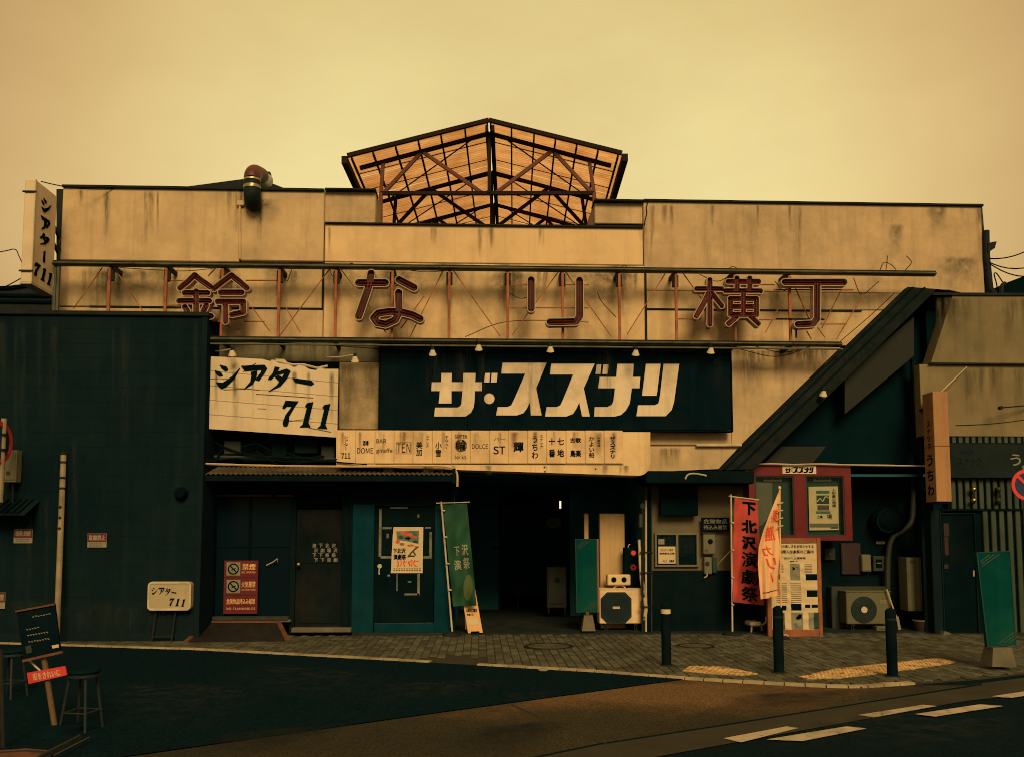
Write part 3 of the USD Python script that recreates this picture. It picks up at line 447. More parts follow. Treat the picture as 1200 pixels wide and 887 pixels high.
'前':'100;5,68 30,68 21,81 28,84 38,70 35,68 63,68 73,84 80,82 72,68 95,68 95,62 6,61;66,-1 79,-1 81,1 81,54 88,54 88,-3 83,-7 68,-8;60,51 67,51 67,10 61,10;12,52 48,52 48,-1 46,-6 31,-8 28,-1 41,-1 41,14 19,14 19,-7 12,-7/19,20 41,20 41,30 19,30/19,36 41,36 41,46 19,46',
'劇':'100;70,0 83,0 84,1 85,81 91,81 91,-3 85,-7 72,-8;68,15 68,72 75,72 75,15;15,-1 30,6 41,14 39,17 21,8 19,12 30,17 36,21 34,24 22,19 20,23 36,31 20,31 20,36 61,36 61,31 45,31 38,27 44,19 55,28 59,25 53,19 65,2 60,-2 49,16 47,14 48,7 47,-2 41,-7 30,-8 28,-3 37,-3 40,-1 42,3 42,8 18,-5;3,-5 8,7 10,21 11,66 30,66 30,84 37,84 38,78 60,78 60,72 37,72 38,66 63,65 59,51 54,52 56,60 37,60 37,54 50,56 50,53 50,51 37,49 37,45 53,44 55,49 60,48 57,41 33,41 31,43 31,49 20,48 20,52 31,54 31,60 18,60 17,27 15,9 9,-8',
'加':'100;57,72 91,72 91,-6 84,-6 83,1 65,1 64,-6 57,-6/64,8 84,8 83,64 65,64;3,-3 11,9 15,20 19,56 19,58 5,58 5,65 19,65 20,83 27,83 27,65 49,65 48,20 46,0 43,-4 39,-6 26,-6 24,1 36,1 39,4 42,55 41,58 27,58 24,30 19,8 9,-8',
'北':'100;56,82 64,82 64,49 89,67 95,60 64,41 64,6 66,2 86,2 89,7 90,22 97,19 96,3 93,-2 89,-5 65,-6 60,-4 58,0;4,12 32,23 32,51 7,51 7,59 32,59 32,82 40,82 40,-7 32,-7 32,15 7,5',
'十':'100;6,39 6,47 46,47 46,84 54,84 54,47 95,47 95,39 54,39 54,-8 46,-8 46,39',
'危':'100;35,44 81,44 78,20 75,15 72,14 58,14 56,20 68,20 70,21 73,37 42,37 42,4 44,1 47,0 82,0 87,3 89,14 96,12 95,3 92,-3 83,-7 47,-7 37,-4 35,2;3,-3 13,12 17,34 17,51 9,46 4,51 21,67 31,84 40,83 37,78 64,78 69,74 61,60 94,60 94,53 24,53 23,27 19,8 9,-8/25,61 52,60 58,71 33,71',
'厳':'100;55,-3 64,3 72,12 65,31 60,23 55,28 62,43 67,60 73,59 72,49 96,49 96,43 91,43 86,25 80,12 88,3 97,-3 92,-8 84,-2 76,6 60,-8/69,41 73,26 77,19 81,30 84,43 70,43;3,-4 7,6 11,22 12,69 24,70 17,80 23,83 31,72 29,70 48,70 43,82 49,84 55,72 51,70 69,70 79,84 86,82 78,70 95,69 95,63 19,63 18,30 15,9 9,-8;18,4 26,5 26,38 21,39 21,44 43,45 47,52 24,52 24,57 52,58 55,57 50,45 58,44 58,39 54,38 54,7 58,7 58,2 54,1 54,-8 48,-8 47,1 20,-2/32,5 47,7 47,14 32,14/32,19 47,19 47,26 32,26/32,32 47,32 47,39 32,39',
'口':'100;13,73 87,73 87,-5 80,-5 79,3 21,3 20,-5 13,-5/20,11 79,11 79,66 21,66',
'古':'100;6,66 46,66 46,84 54,84 54,66 95,66 95,59 54,58 54,37 84,37 84,-8 76,-8 76,-3 24,-3 24,-8 16,-8 16,37 46,37 46,58 6,59/24,5 76,4 76,30 24,30',
'品':'100;55,36 92,36 92,-7 85,-7 85,-3 62,-3 62,-8 55,-8/62,5 85,5 85,29 62,28;23,80 78,80 78,47 23,47/30,54 70,54 70,73 30,73;8,36 44,36 44,-7 37,-7 36,-3 16,-3 15,-8 8,-8/16,5 36,5 36,29 16,29',
'員':'100;4,-3 33,8 15,9 15,52 86,52 86,9 66,8 96,-3 90,-8 58,4 64,9 35,9 40,4 26,-3 10,-8/22,21 22,14 78,15 78,21/22,34 22,27 78,27 78,34/22,46 22,39 78,40 78,46;19,80 82,80 82,58 19,58/26,64 74,64 74,74 27,74',
'国':'100;8,79 91,79 91,-8 84,-8 83,-3 17,-3 16,-8 9,-8/16,4 83,4 83,72 16,72;23,19 46,20 46,36 27,37 27,43 46,43 46,57 24,57 24,64 75,64 75,57 53,57 53,43 73,43 73,37 53,36 53,20 78,19 77,13 23,13;59,32 64,35 74,24 69,21',
'土':'100;5,-3 5,4 46,4 46,44 12,45 12,52 46,52 46,84 54,84 54,52 88,52 88,45 54,44 54,4 95,4 95,-3',
'地':'100;32,43 43,48 43,75 50,75 50,51 63,56 64,84 70,84 71,59 87,67 92,65 90,24 86,20 76,19 74,25 82,25 84,28 84,57 71,51 70,14 64,14 63,48 51,43 50,4 52,2 55,1 85,1 88,4 90,15 96,12 93,-2 85,-6 54,-6 46,-3 43,4 43,39 35,36;4,15 17,21 17,53 4,53 4,60 17,60 17,83 24,83 24,60 36,60 36,53 24,53 24,24 35,28 37,22 7,8',
'場':'100;27,17 40,27 47,36 33,37 33,43 96,43 96,37 55,36 51,30 93,29 90,2 88,-4 85,-7 72,-8 70,-2 80,-2 82,0 86,23 78,23 70,5 58,-8 53,-4 63,7 72,23 62,23 52,8 38,-4 33,1 46,11 55,23 45,23 32,12;43,81 89,81 89,49 43,49/50,55 82,54 82,62 50,62/50,68 82,68 82,75 50,75;4,18 17,24 17,55 5,55 5,62 17,63 17,83 24,83 24,63 35,62 35,55 24,55 24,28 34,31 36,25 6,10',
'売':'100;58,30 65,30 65,2 68,1 85,1 87,4 88,13 94,11 93,1 90,-4 86,-6 66,-6 59,-3 58,1;7,67 7,74 46,74 46,84 53,84 54,74 94,74 94,67 54,67 54,57 85,57 85,51 16,51 16,57 46,57 46,67;9,42 91,42 91,23 84,23 83,35 17,36 16,23 9,23;5,-2 15,1 24,7 30,16 33,30 40,30 37,13 29,1 20,-5 9,-8',
'小':'100;71,57 78,59 91,35 97,15 90,12 82,34;27,0 43,0 46,1 47,83 54,83 54,-2 52,-5 48,-7 30,-8;3,18 13,36 20,59 28,58 23,37 14,18 10,14',
'席':'100;3,-4 8,8 11,22 12,74 50,74 47,83 53,85 60,74 95,74 95,67 19,67 19,31 16,10 9,-8;23,49 23,55 38,55 38,64 45,64 45,55 70,55 71,64 78,64 78,55 94,55 94,49 78,49 78,33 62,32 62,25 89,25 88,-1 83,-3 71,-4 69,3 81,4 81,18 62,18 62,-8 54,-8 54,18 36,18 35,-4 28,-4 28,25 54,25 54,32 38,33 38,49/45,39 71,39 71,49 45,49',
'年':'100;5,15 5,22 21,22 21,49 51,50 51,65 27,65 12,45 5,50 19,66 28,84 35,82 31,72 91,72 91,65 59,65 59,49 88,49 88,42 59,42 59,23 95,22 95,15 59,15 59,-8 51,-8 51,15/29,42 29,22 51,22 51,42',
'当':'100;68,56 80,80 88,78 74,53;12,4 79,4 79,19 17,19 17,26 79,27 79,41 14,41 14,48 46,49 46,84 54,84 54,49 87,48 87,-8 79,-8 79,-4 12,-4;12,77 19,80 32,57 25,54',
'形':'100;53,-2 74,11 90,28 97,25 82,7 68,-3 59,-8;59,32 75,43 88,55 94,52 80,38 65,27;58,61 72,70 85,82 91,80 80,68 64,57 63,56;4,-4 13,12 17,33 17,38 4,38 4,45 17,45 17,71 6,71 6,78 57,78 57,71 48,71 48,45 58,45 58,38 48,38 48,-8 41,-8 40,38 24,38 22,19 18,4 9,-8/25,71 24,45 40,45 40,71',
'持':'100;36,45 36,51 62,52 62,64 41,64 41,71 62,71 63,83 70,83 70,71 91,71 91,64 70,64 70,52 96,51 96,45 83,44 83,34 95,33 96,27 83,26 83,-1 81,-6 75,-8 64,-8 62,-1 76,0 76,26 37,27 38,33 76,34 76,44;45,20 51,23 62,6 56,3;3,31 17,35 17,57 4,57 4,64 17,64 17,84 24,84 24,64 35,64 35,57 24,57 24,38 34,40 35,33 24,30 24,-2 21,-6 8,-8 6,-1 17,0 17,27 5,24',
'料':'100;44,20 76,26 77,84 84,84 84,28 95,29 96,24 96,23 84,20 84,-8 77,-8 76,19 45,14;52,72 56,77 71,64 67,59;47,47 50,52 62,45 67,40 63,35;3,12 13,29 19,43 5,44 5,50 21,51 21,84 28,84 28,51 44,50 44,44 28,43 28,42 43,22 38,16 28,32 28,-8 21,-8 21,31 7,5;31,55 38,78 44,76 36,54;6,76 11,78 17,56 11,54',
'日':'100;18,77 83,77 83,-6 75,-6 75,-1 26,0 25,-7 18,-7/25,7 75,7 75,35 25,35/25,43 75,43 75,70 25,70',
'時':'100;38,46 38,53 63,53 63,65 42,66 42,72 63,72 63,84 70,84 71,72 92,72 92,66 71,65 71,53 96,53 96,46 84,46 84,35 95,34 96,28 84,28 84,-1 81,-6 75,-8 63,-8 61,-1 76,0 76,28 39,28 39,34 76,35 76,46;45,21 51,24 63,7 57,3;8,77 36,77 36,12 15,12 14,4 8,4/15,42 15,19 29,19 29,42/15,71 15,49 29,49 29,71',
'月':'100;3,-3 12,9 19,25 21,43 21,79 82,79 82,0 80,-4 73,-7 56,-8 53,0 74,1 74,23 26,23 22,10 14,-3 9,-8/27,31 74,31 74,47 29,47/28,55 74,55 74,71 28,71',
'案':'100;4,-1 23,6 39,16 5,17 5,23 46,23 46,31 53,31 54,23 95,23 95,17 61,16 77,6 97,-1 92,-7 71,2 54,14 53,-8 46,-8 46,14 30,2 10,-6 8,-7;6,34 28,36 40,39 19,43 29,53 7,54 7,59 35,60 42,69 48,67 44,60 94,59 94,54 75,53 63,41 91,33 86,28 54,36 35,31 10,28 9,28/31,47 53,43 60,47 66,53 38,53;8,77 46,77 43,82 49,85 55,77 92,77 92,62 85,62 85,70 15,70 15,62 8,62',
'楽':'100;4,0 22,8 38,20 6,20 6,27 46,27 46,36 32,36 32,74 44,74 47,84 55,83 52,74 69,74 69,50 74,54 96,40 91,34 69,49 69,36 54,35 54,27 94,27 94,20 61,20 77,9 96,1 91,-6 71,4 54,17 53,-8 46,-8 46,18 32,6 13,-5 9,-6/38,42 61,42 61,52 39,52/38,58 61,58 61,68 39,68;70,63 86,79 93,75 76,59;8,34 4,40 28,53 29,47;7,74 13,78 23,70 28,63 23,58',
'歌':'100;49,-3 58,6 65,20 69,37 70,55 76,55 77,39 81,23 87,9 98,-3 93,-8 89,-4 80,8 74,22 68,8 59,-4 54,-8;50,46 58,61 63,84 70,83 67,68 91,68 96,67 89,41 84,43 87,61 65,61 56,42;4,33 4,39 40,40 40,73 5,73 5,79 55,79 55,73 48,72 48,40 57,39 57,33 48,32 48,-1 46,-6 32,-7 30,-2 41,-1 41,33;9,26 34,26 34,5 16,5 15,1 9,1/16,11 28,11 28,21 16,21;10,67 34,67 34,46 10,46/16,52 28,51 28,61 16,61',
'止':'100;5,-3 5,4 19,5 19,62 26,62 27,4 50,4 50,84 58,84 58,51 90,50 90,43 58,43 58,4 95,4 95,-3',
'気':'100;14,45 79,45 80,20 82,5 85,0 88,-1 90,3 91,13 95,9 93,-5 90,-8 86,-8 81,-6 77,-2 73,12 71,38 14,38;4,49 16,64 25,84 33,83 31,74 92,73 92,67 27,67 19,54 11,44;25,59 83,59 83,53 25,53;7,-3 22,5 35,15 16,27 21,32 41,21 52,36 59,34 47,17 64,1 59,-4 41,11 29,1 12,-9',
'沢':'100;25,-4 34,9 39,27 41,47 41,79 91,79 91,40 68,39 72,27 80,14 87,5 97,-1 92,-8 83,-2 70,14 60,39 48,40 45,20 39,3 32,-8/48,47 83,47 83,72 49,72;9,78 14,83 32,72 27,66;7,-2 24,30 25,30 30,26 18,1 13,-6;4,51 8,56 26,46 22,40',
'演':'100;31,75 57,75 54,83 61,84 66,75 93,74 93,58 85,59 85,53 65,53 65,46 89,45 89,11 34,11 34,45 57,46 57,53 38,53 38,58 31,58/85,59 85,68 38,68 38,59/65,17 82,17 82,25 65,25/65,31 82,31 82,40 65,40/41,17 57,17 57,25 41,25/41,31 57,31 57,40 41,40;73,10 87,2 94,-3 89,-7 67,6;26,-2 48,9 56,7 47,1 32,-7;10,77 14,82 29,74 25,68;7,-1 22,31 27,26 14,-3 13,-6;4,50 8,55 23,47 19,41',
'火':'100;5,-2 24,9 36,23 41,33 44,45 46,83 54,83 52,46 59,28 65,18 74,10 85,3 96,-1 91,-7 72,1 60,13 49,31 40,14 29,2 10,-8;70,36 83,63 91,61 76,33;8,36 16,48 21,64 28,62 23,45 17,34 15,32',
'煙':'100;31,1 61,2 61,16 37,16 37,22 60,23 61,33 68,33 68,23 92,22 91,16 68,16 68,2 96,1 96,-5 31,-5;34,72 34,79 95,79 95,72 77,72 77,63 93,63 93,35 36,35 36,63 52,63 52,72/76,41 86,41 86,56 76,56/59,41 70,41 70,56 59,56/59,63 70,63 70,72 59,72/42,41 52,41 52,56 43,56;4,-3 12,10 16,26 17,83 23,83 23,46 29,66 35,64 28,44 23,45 22,26 34,7 29,2 21,17 17,5 9,-7 8,-8;4,39 9,63 13,63 12,52 9,37',
'物':'100;36,45 47,63 53,84 60,83 56,67 95,67 91,11 88,-1 84,-5 78,-7 68,-7 66,0 79,0 82,5 85,24 87,60 83,60 76,34 66,13 59,2 50,-6 44,-2 55,9 63,21 71,40 76,60 68,60 58,34 51,23 44,15 38,19 51,35 61,60 53,60 42,41;3,45 7,60 10,78 16,77 15,64 22,64 22,84 29,84 29,64 40,63 39,56 29,56 29,36 41,39 42,34 42,33 29,28 29,-8 22,-8 22,26 6,21 4,28 22,34 22,56 13,56 9,42',
'理':'100;32,2 62,3 62,16 40,16 40,23 62,23 62,34 41,35 41,79 92,79 92,35 70,34 70,23 93,23 93,16 70,16 70,3 96,2 97,-5 32,-5/70,41 85,41 85,54 70,54/70,60 84,60 85,73 70,73/48,41 63,41 63,54 48,54/48,60 63,60 63,73 48,73;4,10 17,14 17,41 6,41 6,48 17,48 17,70 5,70 5,77 36,77 36,70 24,70 24,49 34,48 34,41 24,41 24,17 35,20 36,13 6,3',
'番':'100;4,30 22,39 38,49 6,50 6,56 27,57 21,68 24,71 13,71 12,76 50,79 80,83 85,77 54,72 54,56 65,56 73,73 80,70 72,56 94,56 94,50 62,49 77,39 97,31 92,25 83,28 82,-8 75,-8 75,-5 26,-5 26,-8 19,-8 19,29 8,24/46,48 24,30 77,31 65,39 54,48 53,33 46,33/54,2 75,1 75,10 54,10/54,16 75,16 75,24 54,24/26,2 46,1 46,10 26,10/26,16 46,16 46,24 26,24/28,71 34,59 35,58 33,56 46,56 46,72',
'知':'100;55,75 91,75 91,-4 83,-4 83,3 62,3 62,-5 55,-5/62,10 83,10 83,68 62,68;3,52 11,67 16,84 23,83 20,71 48,71 48,64 33,64 33,44 51,44 51,37 33,36 31,30 51,8 46,2 30,22 23,7 13,-5 9,-8 4,-2 12,5 18,14 22,24 25,36 5,37 5,44 25,44 25,64 18,64 9,48',
'祭':'100;4,34 21,44 12,51 16,54 26,48 32,54 22,61 26,65 36,60 41,69 41,71 26,71 18,61 10,55 5,59 17,71 25,84 32,83 30,77 46,77 51,75 45,62 34,45 68,45 57,62 50,82 56,83 58,78 86,78 91,75 73,51 84,41 97,35 92,29 80,35 70,44 69,38 32,38 31,43 18,33 8,28/61,71 69,56 80,71;64,14 70,18 91,-1 85,-5;14,29 87,29 87,22 54,22 53,-5 48,-7 36,-8 33,-1 46,0 46,22 14,22;7,1 29,18 36,15 13,-4',
'禁':'100;46,49 55,56 65,67 50,68 50,74 67,74 68,84 75,84 75,74 92,74 92,68 77,67 86,57 96,49 91,44 83,51 75,60 75,43 68,43 67,61 50,44;7,18 7,24 94,24 94,18 54,18 54,-4 51,-7 43,-8 34,-8 31,-2 46,-1 46,18;66,11 72,14 92,-3 87,-7;18,39 83,39 83,33 18,33;4,48 15,58 21,67 8,68 8,74 24,74 24,84 31,84 31,74 45,74 45,68 31,68 47,56 43,51 31,60 31,43 24,43 24,60 9,43;6,-2 16,5 25,14 32,12 25,4 12,-6',
'美':'100;4,-1 27,5 35,10 41,18 8,19 8,26 44,26 45,33 6,34 6,40 46,40 46,49 15,49 15,55 46,56 46,63 10,63 10,70 30,70 23,82 29,84 38,72 36,70 61,70 70,84 77,82 70,70 90,70 90,63 54,63 54,55 86,55 86,49 54,49 54,40 95,40 95,33 53,33 52,26 94,26 94,19 58,19 62,13 70,7 81,2 96,-1 91,-8 77,-4 66,1 55,10 50,18 41,5 30,-2 8,-8',
'膳':'100;38,24 38,30 49,31 45,41 48,42 39,43 39,48 63,49 63,55 43,55 43,60 63,61 63,66 40,66 40,72 52,72 48,82 53,84 59,75 58,72 73,72 78,84 85,82 81,72 93,72 93,66 70,66 70,61 90,60 90,55 70,55 70,49 94,48 94,43 84,42 88,40 84,31 95,30 95,24/70,31 77,31 81,42 70,42/51,42 55,32 54,31 63,31 63,42;43,19 90,19 90,-8 83,-8 82,-4 51,-4 50,-8 43,-8/50,2 82,2 83,13 51,13;3,-5 7,8 9,25 10,80 35,80 35,-3 31,-6 20,-7 18,0 28,0 28,26 16,26 14,8 9,-7/17,50 17,33 28,33 28,50/17,74 17,57 28,57 28,73',
'船':'100;46,43 53,48 56,54 57,78 85,78 86,47 95,46 96,40 84,40 80,42 78,72 64,72 63,56 59,46 51,38;53,34 90,34 90,-8 83,-8 83,-3 60,-3 60,-8 53,-8/60,4 83,4 83,27 60,27;4,-5 8,5 10,18 11,34 4,34 4,40 11,41 11,72 21,72 25,84 32,83 28,72 44,72 43,-3 39,-6 29,-7 27,-1 37,1 37,34 18,34 16,13 13,-2 9,-9/18,41 37,41 37,66 18,66;22,28 27,30 34,15 29,13;22,59 27,61 33,47 28,45',
'華':'100;5,37 5,43 23,44 23,53 13,53 12,60 88,60 88,53 77,53 77,44 95,43 95,37 77,37 77,27 90,27 90,21 54,20 54,12 94,12 94,5 54,5 53,-8 46,-8 46,5 7,5 7,12 46,12 46,20 11,21 11,27 23,27 23,37/54,27 70,27 70,37 54,37/54,44 69,44 70,53 54,53/30,27 46,27 46,37 31,37/30,44 46,44 46,53 31,53;6,70 6,77 29,77 29,84 36,84 36,77 63,77 63,84 70,84 71,77 94,77 94,70 71,70 70,63 63,63 63,70 37,70 36,63 29,62 28,70',
'薬':'100;4,-1 20,5 38,16 6,16 6,22 46,23 46,28 32,28 32,60 44,60 47,68 54,67 51,60 68,60 68,28 54,28 54,23 94,22 94,16 61,16 77,6 96,0 92,-6 71,2 54,14 53,-8 46,-8 46,14 28,2 13,-5 8,-7/38,34 61,34 61,41 39,42/38,47 61,47 61,55 39,55;69,40 74,44 94,32 90,26;6,71 6,77 29,77 29,84 36,84 37,77 63,77 64,84 71,84 71,77 94,77 94,71 71,71 71,63 63,63 63,71 37,71 36,63 29,63 29,71;71,50 86,64 92,61 77,47;5,33 27,42 28,42 29,36 9,27;9,59 14,63 28,50 22,46',
'街':'100;66,-1 76,-1 79,1 79,44 69,45 69,51 96,51 96,45 87,44 85,-5 80,-7 68,-8;70,78 94,78 94,72 70,72;27,6 44,8 44,24 30,24 30,30 44,30 44,43 51,42 52,30 66,30 66,24 52,24 52,9 68,11 68,4 28,-1;29,45 29,51 44,52 44,65 31,65 31,71 44,72 44,84 51,84 52,72 65,71 65,65 52,65 52,52 67,51 67,45;2,35 14,48 24,64 30,62 22,47 22,-8 15,-8 15,37 6,29;3,64 13,74 21,84 28,82 19,70 8,59 7,59',
'輝':'100;3,-3 8,4 10,13 12,35 12,42 4,42 4,49 20,49 20,83 26,83 26,49 42,49 42,42 33,42 33,14 41,18 43,13 65,13 65,20 47,20 47,50 65,50 65,57 46,57 46,63 65,63 66,71 72,71 73,63 92,63 92,57 72,57 72,50 91,50 92,20 72,20 72,13 96,13 96,6 72,6 72,-8 66,-8 65,6 42,6 42,11 25,3 22,10 26,16 26,42 19,42 17,17 14,3 8,-8/72,26 85,26 85,32 72,32/72,38 85,38 85,44 72,44/53,26 65,26 65,32 53,32/53,38 65,38 65,44 53,44;44,81 94,81 94,65 88,65 87,75 50,75 50,65 44,65;29,54 35,77 42,76 34,53;5,76 11,77 16,54 10,53',
'輪':'100;4,15 20,16 20,23 7,23 7,59 20,59 20,67 5,67 5,73 20,74 20,84 27,84 27,74 42,73 42,67 27,66 27,59 40,59 40,54 55,67 68,85 73,82 71,79 73,76 97,54 92,48 85,55 84,50 52,51 52,54 44,48 40,52 40,23 27,23 27,16 42,15 42,9 27,9 27,-8 21,-8 20,9 4,9/68,73 55,57 82,57/26,29 34,29 34,38 27,38/26,44 34,44 34,54 27,54/13,29 21,29 21,38 13,38/13,54 13,44 21,44 21,54;45,42 92,42 92,-2 90,-6 81,-7 80,-2 85,-1 85,15 78,15 78,-6 72,-6 72,15 65,15 64,-6 59,-6 59,15 51,16 51,-8 45,-8/78,22 85,22 85,35 78,35/64,22 72,22 72,35 65,35/51,22 59,22 59,35 51,35',
'込':'100;4,1 10,7 19,13 19,38 5,38 5,45 26,45 26,12 37,5 57,2 96,4 94,-3 88,-4 43,-3 33,0 22,7 18,5 9,-5;31,16 45,30 55,52 57,64 46,77 50,82 59,74 64,67 80,30 86,23 95,17 90,10 78,20 71,31 63,52 55,31 45,18 37,11;8,79 14,83 29,67 23,62',
'酒':'100;29,79 95,79 95,72 73,71 73,58 92,58 92,-8 85,-8 84,-3 40,-3 39,-8 33,-8 33,58 50,58 50,71 29,72/40,4 84,3 84,15 40,15/40,30 40,22 84,22 84,31 71,31 67,34 66,51 57,51 56,42 52,33 43,27/72,38 84,38 84,51 72,51/56,59 66,58 66,72 57,72/40,32 45,35 48,39 50,45 51,51 40,51;5,-2 11,7 22,30 28,26 14,-3 12,-6;7,77 11,82 27,72 23,67;4,50 8,55 24,46 20,40',
'金':'100;3,52 14,56 31,66 42,75 50,85 56,82 55,78 66,68 78,60 97,52 92,46 76,53 76,47 54,47 54,34 89,33 89,27 54,26 54,2 93,2 93,-5 7,-5 7,2 46,2 46,26 11,27 11,33 46,34 46,47 24,47 24,52 8,45/39,63 28,54 74,54 50,73;63,6 73,24 80,21 68,3;20,22 26,24 35,6 29,4',
'間':'100;55,45 55,80 91,80 92,-1 88,-6 70,-8 68,-1 82,0 84,1 84,45/62,51 84,51 84,60 62,60/62,66 84,66 84,74 62,74;31,38 68,38 68,1 38,1 38,-4 31,-4/38,23 61,23 61,31 38,32/38,17 38,7 61,7 61,17;9,80 45,80 45,46 17,45 16,-8 9,-8/16,52 38,51 38,60 17,60/16,66 38,66 38,74 17,74',
'険':'100;33,-3 51,6 57,12 60,19 40,19 40,45 62,45 62,53 46,54 46,59 37,54 34,60 50,71 62,84 68,84 82,70 98,61 94,55 86,59 85,54 69,53 69,45 91,45 91,19 72,19 81,6 97,-2 93,-8 84,-5 73,4 66,14 57,2 46,-5 37,-8/69,26 84,26 84,39 69,39/65,77 49,60 84,60/47,26 62,26 62,39 47,39;8,80 33,80 37,77 27,50 35,38 37,30 35,19 29,16 20,15 18,21 26,22 30,27 28,37 20,48 28,73 15,73 15,-8 8,-8',
'際':'100;32,58 41,70 47,84 53,83 51,76 65,76 65,81 70,82 72,76 92,76 96,73 83,50 89,44 97,38 92,33 82,41 81,38 50,38 49,42 39,33 35,38 46,48 39,54 42,57 50,52 53,58 46,63 49,67 56,63 59,71 48,71 36,55/73,70 77,61 80,56 87,70/52,45 79,44 71,58 66,73 60,58;78,14 83,17 96,0 90,-3;40,28 91,28 91,22 69,22 68,-5 64,-7 53,-8 51,-2 61,-1 62,0 62,22 40,22;34,1 45,17 51,15 39,-3;8,80 31,80 36,77 26,52 34,38 35,26 32,19 27,16 19,16 18,22 26,23 28,27 26,40 20,50 27,73 15,73 14,-8 8,-8',
'雪':'100;8,67 46,67 46,74 14,74 14,80 86,80 86,74 54,74 54,67 92,67 92,45 86,45 85,61 54,61 53,35 46,35 46,61 15,61 14,45 8,45;58,43 83,43 83,38 59,38;15,2 75,2 75,10 19,11 19,16 75,17 75,24 17,25 17,31 83,31 83,-8 75,-8 75,-4 15,-4;58,54 80,54 80,49 59,49;17,43 41,43 41,38 17,38;19,54 41,54 41,49 19,49',
'駐':'100;47,-5 47,2 67,2 67,28 51,29 51,35 67,35 67,58 48,58 48,65 95,65 95,58 75,58 75,35 92,35 92,29 75,28 75,2 96,2 96,-5;62,81 68,84 77,70 71,67;9,80 45,80 45,74 32,73 32,65 43,64 43,59 32,58 32,49 43,49 43,43 32,43 32,34 46,33 43,2 42,-4 38,-7 26,-7 24,-2 34,-2 36,0 38,11 35,10 30,23 33,24 38,14 39,27 9,27/15,49 25,49 25,58 15,58/15,43 15,34 25,34 25,43/15,74 15,65 25,65 25,74;23,21 26,22 30,6 26,5;16,20 19,20 21,3 17,2;4,0 8,21 9,22 12,21 9,1 8,-2',
'鳥':'100;18,76 42,76 46,84 54,83 51,76 81,76 81,45 26,45 25,38 95,38 95,33 26,32 25,26 92,25 89,1 86,-6 81,-8 68,-8 66,-2 81,-1 83,5 85,20 18,20/25,64 73,63 73,70 26,70/25,50 73,50 73,58 26,58;61,15 66,17 73,4 68,2;45,14 51,15 56,-1 50,-2;29,13 35,14 37,-4 31,-5;5,-4 10,3 15,16 21,14 17,3 12,-5 10,-7',
}
def glyph(ch):
    if ch == ' ': return 35, Polygon()
    adv, *ps = GLYPHS[ch].split(';'); out = []
    for p in ps:
        rings = [[tuple(map(float, q.split(','))) for q in r.split(' ')] for r in p.split('/')]
        out.append(Polygon(rings[0], rings[1:]).buffer(0))
    return float(adv), unary_union(out)
def letters(s, vertical=False, bold=0.0, gap=0.0):
    x, out = 0.0, []
    for ch in s:
        adv, g = glyph(ch)
        if vertical:
            if ch == 'ー': g = affinity.rotate(g, -90, origin=(50, 38))
            out.append(affinity.translate(g, -adv / 2, -x)); x += 100 + gap
        else:
            out.append(affinity.translate(g, x, 0)); x += adv + gap
    g = unary_union([o for o in out if not o.is_empty])
    return g.buffer(bold, join_style=2) if bold else g
def fit(g, a, b, c, d):                               # stretch a shape to fill x a..b, z c..d
    x0, y0, x1, y1 = g.bounds; sx, sy = (b - a) / (x1 - x0), (d - c) / (y1 - y0)
    return affinity.affine_transform(g, [sx, 0, 0, sy, a - x0 * sx, c - y0 * sy])
def text(s, px, Y, depth=0.004, vertical=False, bold=0.0, gap=0.0):   # lettering filling a photo rectangle, lying on the plane y = Y
    return ext(fit(letters(s, vertical, bold, gap), *rect(*px, Y)), depth + .001, (0, Y + .001, 0))
def zpoly(lists, k, ox, oy):                          # drawn shapes, in enlarged photo coordinates -> photo pixels
    return [[(ox + x / k, oy + y / k) for x, y in l] for l in lists]

# ============================================================ GROUND
big = sbox(-60, -60, 60, 60)
single('road', 'dark asphalt street in front of the theatre', None, sheet(big, 0.0), 'road_dark', kind='structure')
KERB = [(-260, 745), (80, 755.5), (230, 760), (400, 769), (555, 777.5), (700, 786), (800, 793.5), (900, 799.5), (970, 803)]
PZ = 0.025
kerb_w = [G(a, b, PZ)[:2] for a, b in KERB]
edge_r = [G(a, b, PZ)[:2] for a, b in [(1010, 803.5), (1075, 799), (1150, 793), (1240, 783), (1420, 772)]]
pave = Polygon(kerb_w + edge_r + [(9, 1.2), (-16, 1.2)]).buffer(0)
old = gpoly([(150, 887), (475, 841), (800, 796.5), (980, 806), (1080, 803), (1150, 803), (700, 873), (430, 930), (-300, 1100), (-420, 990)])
strip = gpoly([(1150, 801), (1250, 788), (1420, 776), (1420, 790), (1130, 822), (760, 889), (420, 960), (430, 930), (700, 873)])
new = Polygon([tuple(G(a, b)[:2]) for a, b in [(800, 796.5), (475, 841), (150, 887), (-420, 990), (-900, 990), (-700, 740)]] + [(-16, .5), (-3, .5)] + [tuple(G(815, 790)[:2])]).buffer(0)
st = lambda n, l, m, msh: single(n, l, None, msh, m, kind='structure')
st('road_patch', 'old worn tan concrete road surface with a lit sheen painted into its colour', 'road_old', sheet(old, 0.004))
st('gutter', 'olive grey concrete gutter strip along the street', 'gutter', sheet(strip.difference(old.buffer(.01)), 0.008))
st('road_patch', 'fresh black asphalt triangle in front of the dark building', 'road_new', sheet(new, 0.012))
seam = [tube([G(600, 826, .004), G(655, 850, .004), G(712, 873, .004)], 0.012, 6)]
st('road_seam', 'pale seam across the worn concrete', 'gutter', seam)
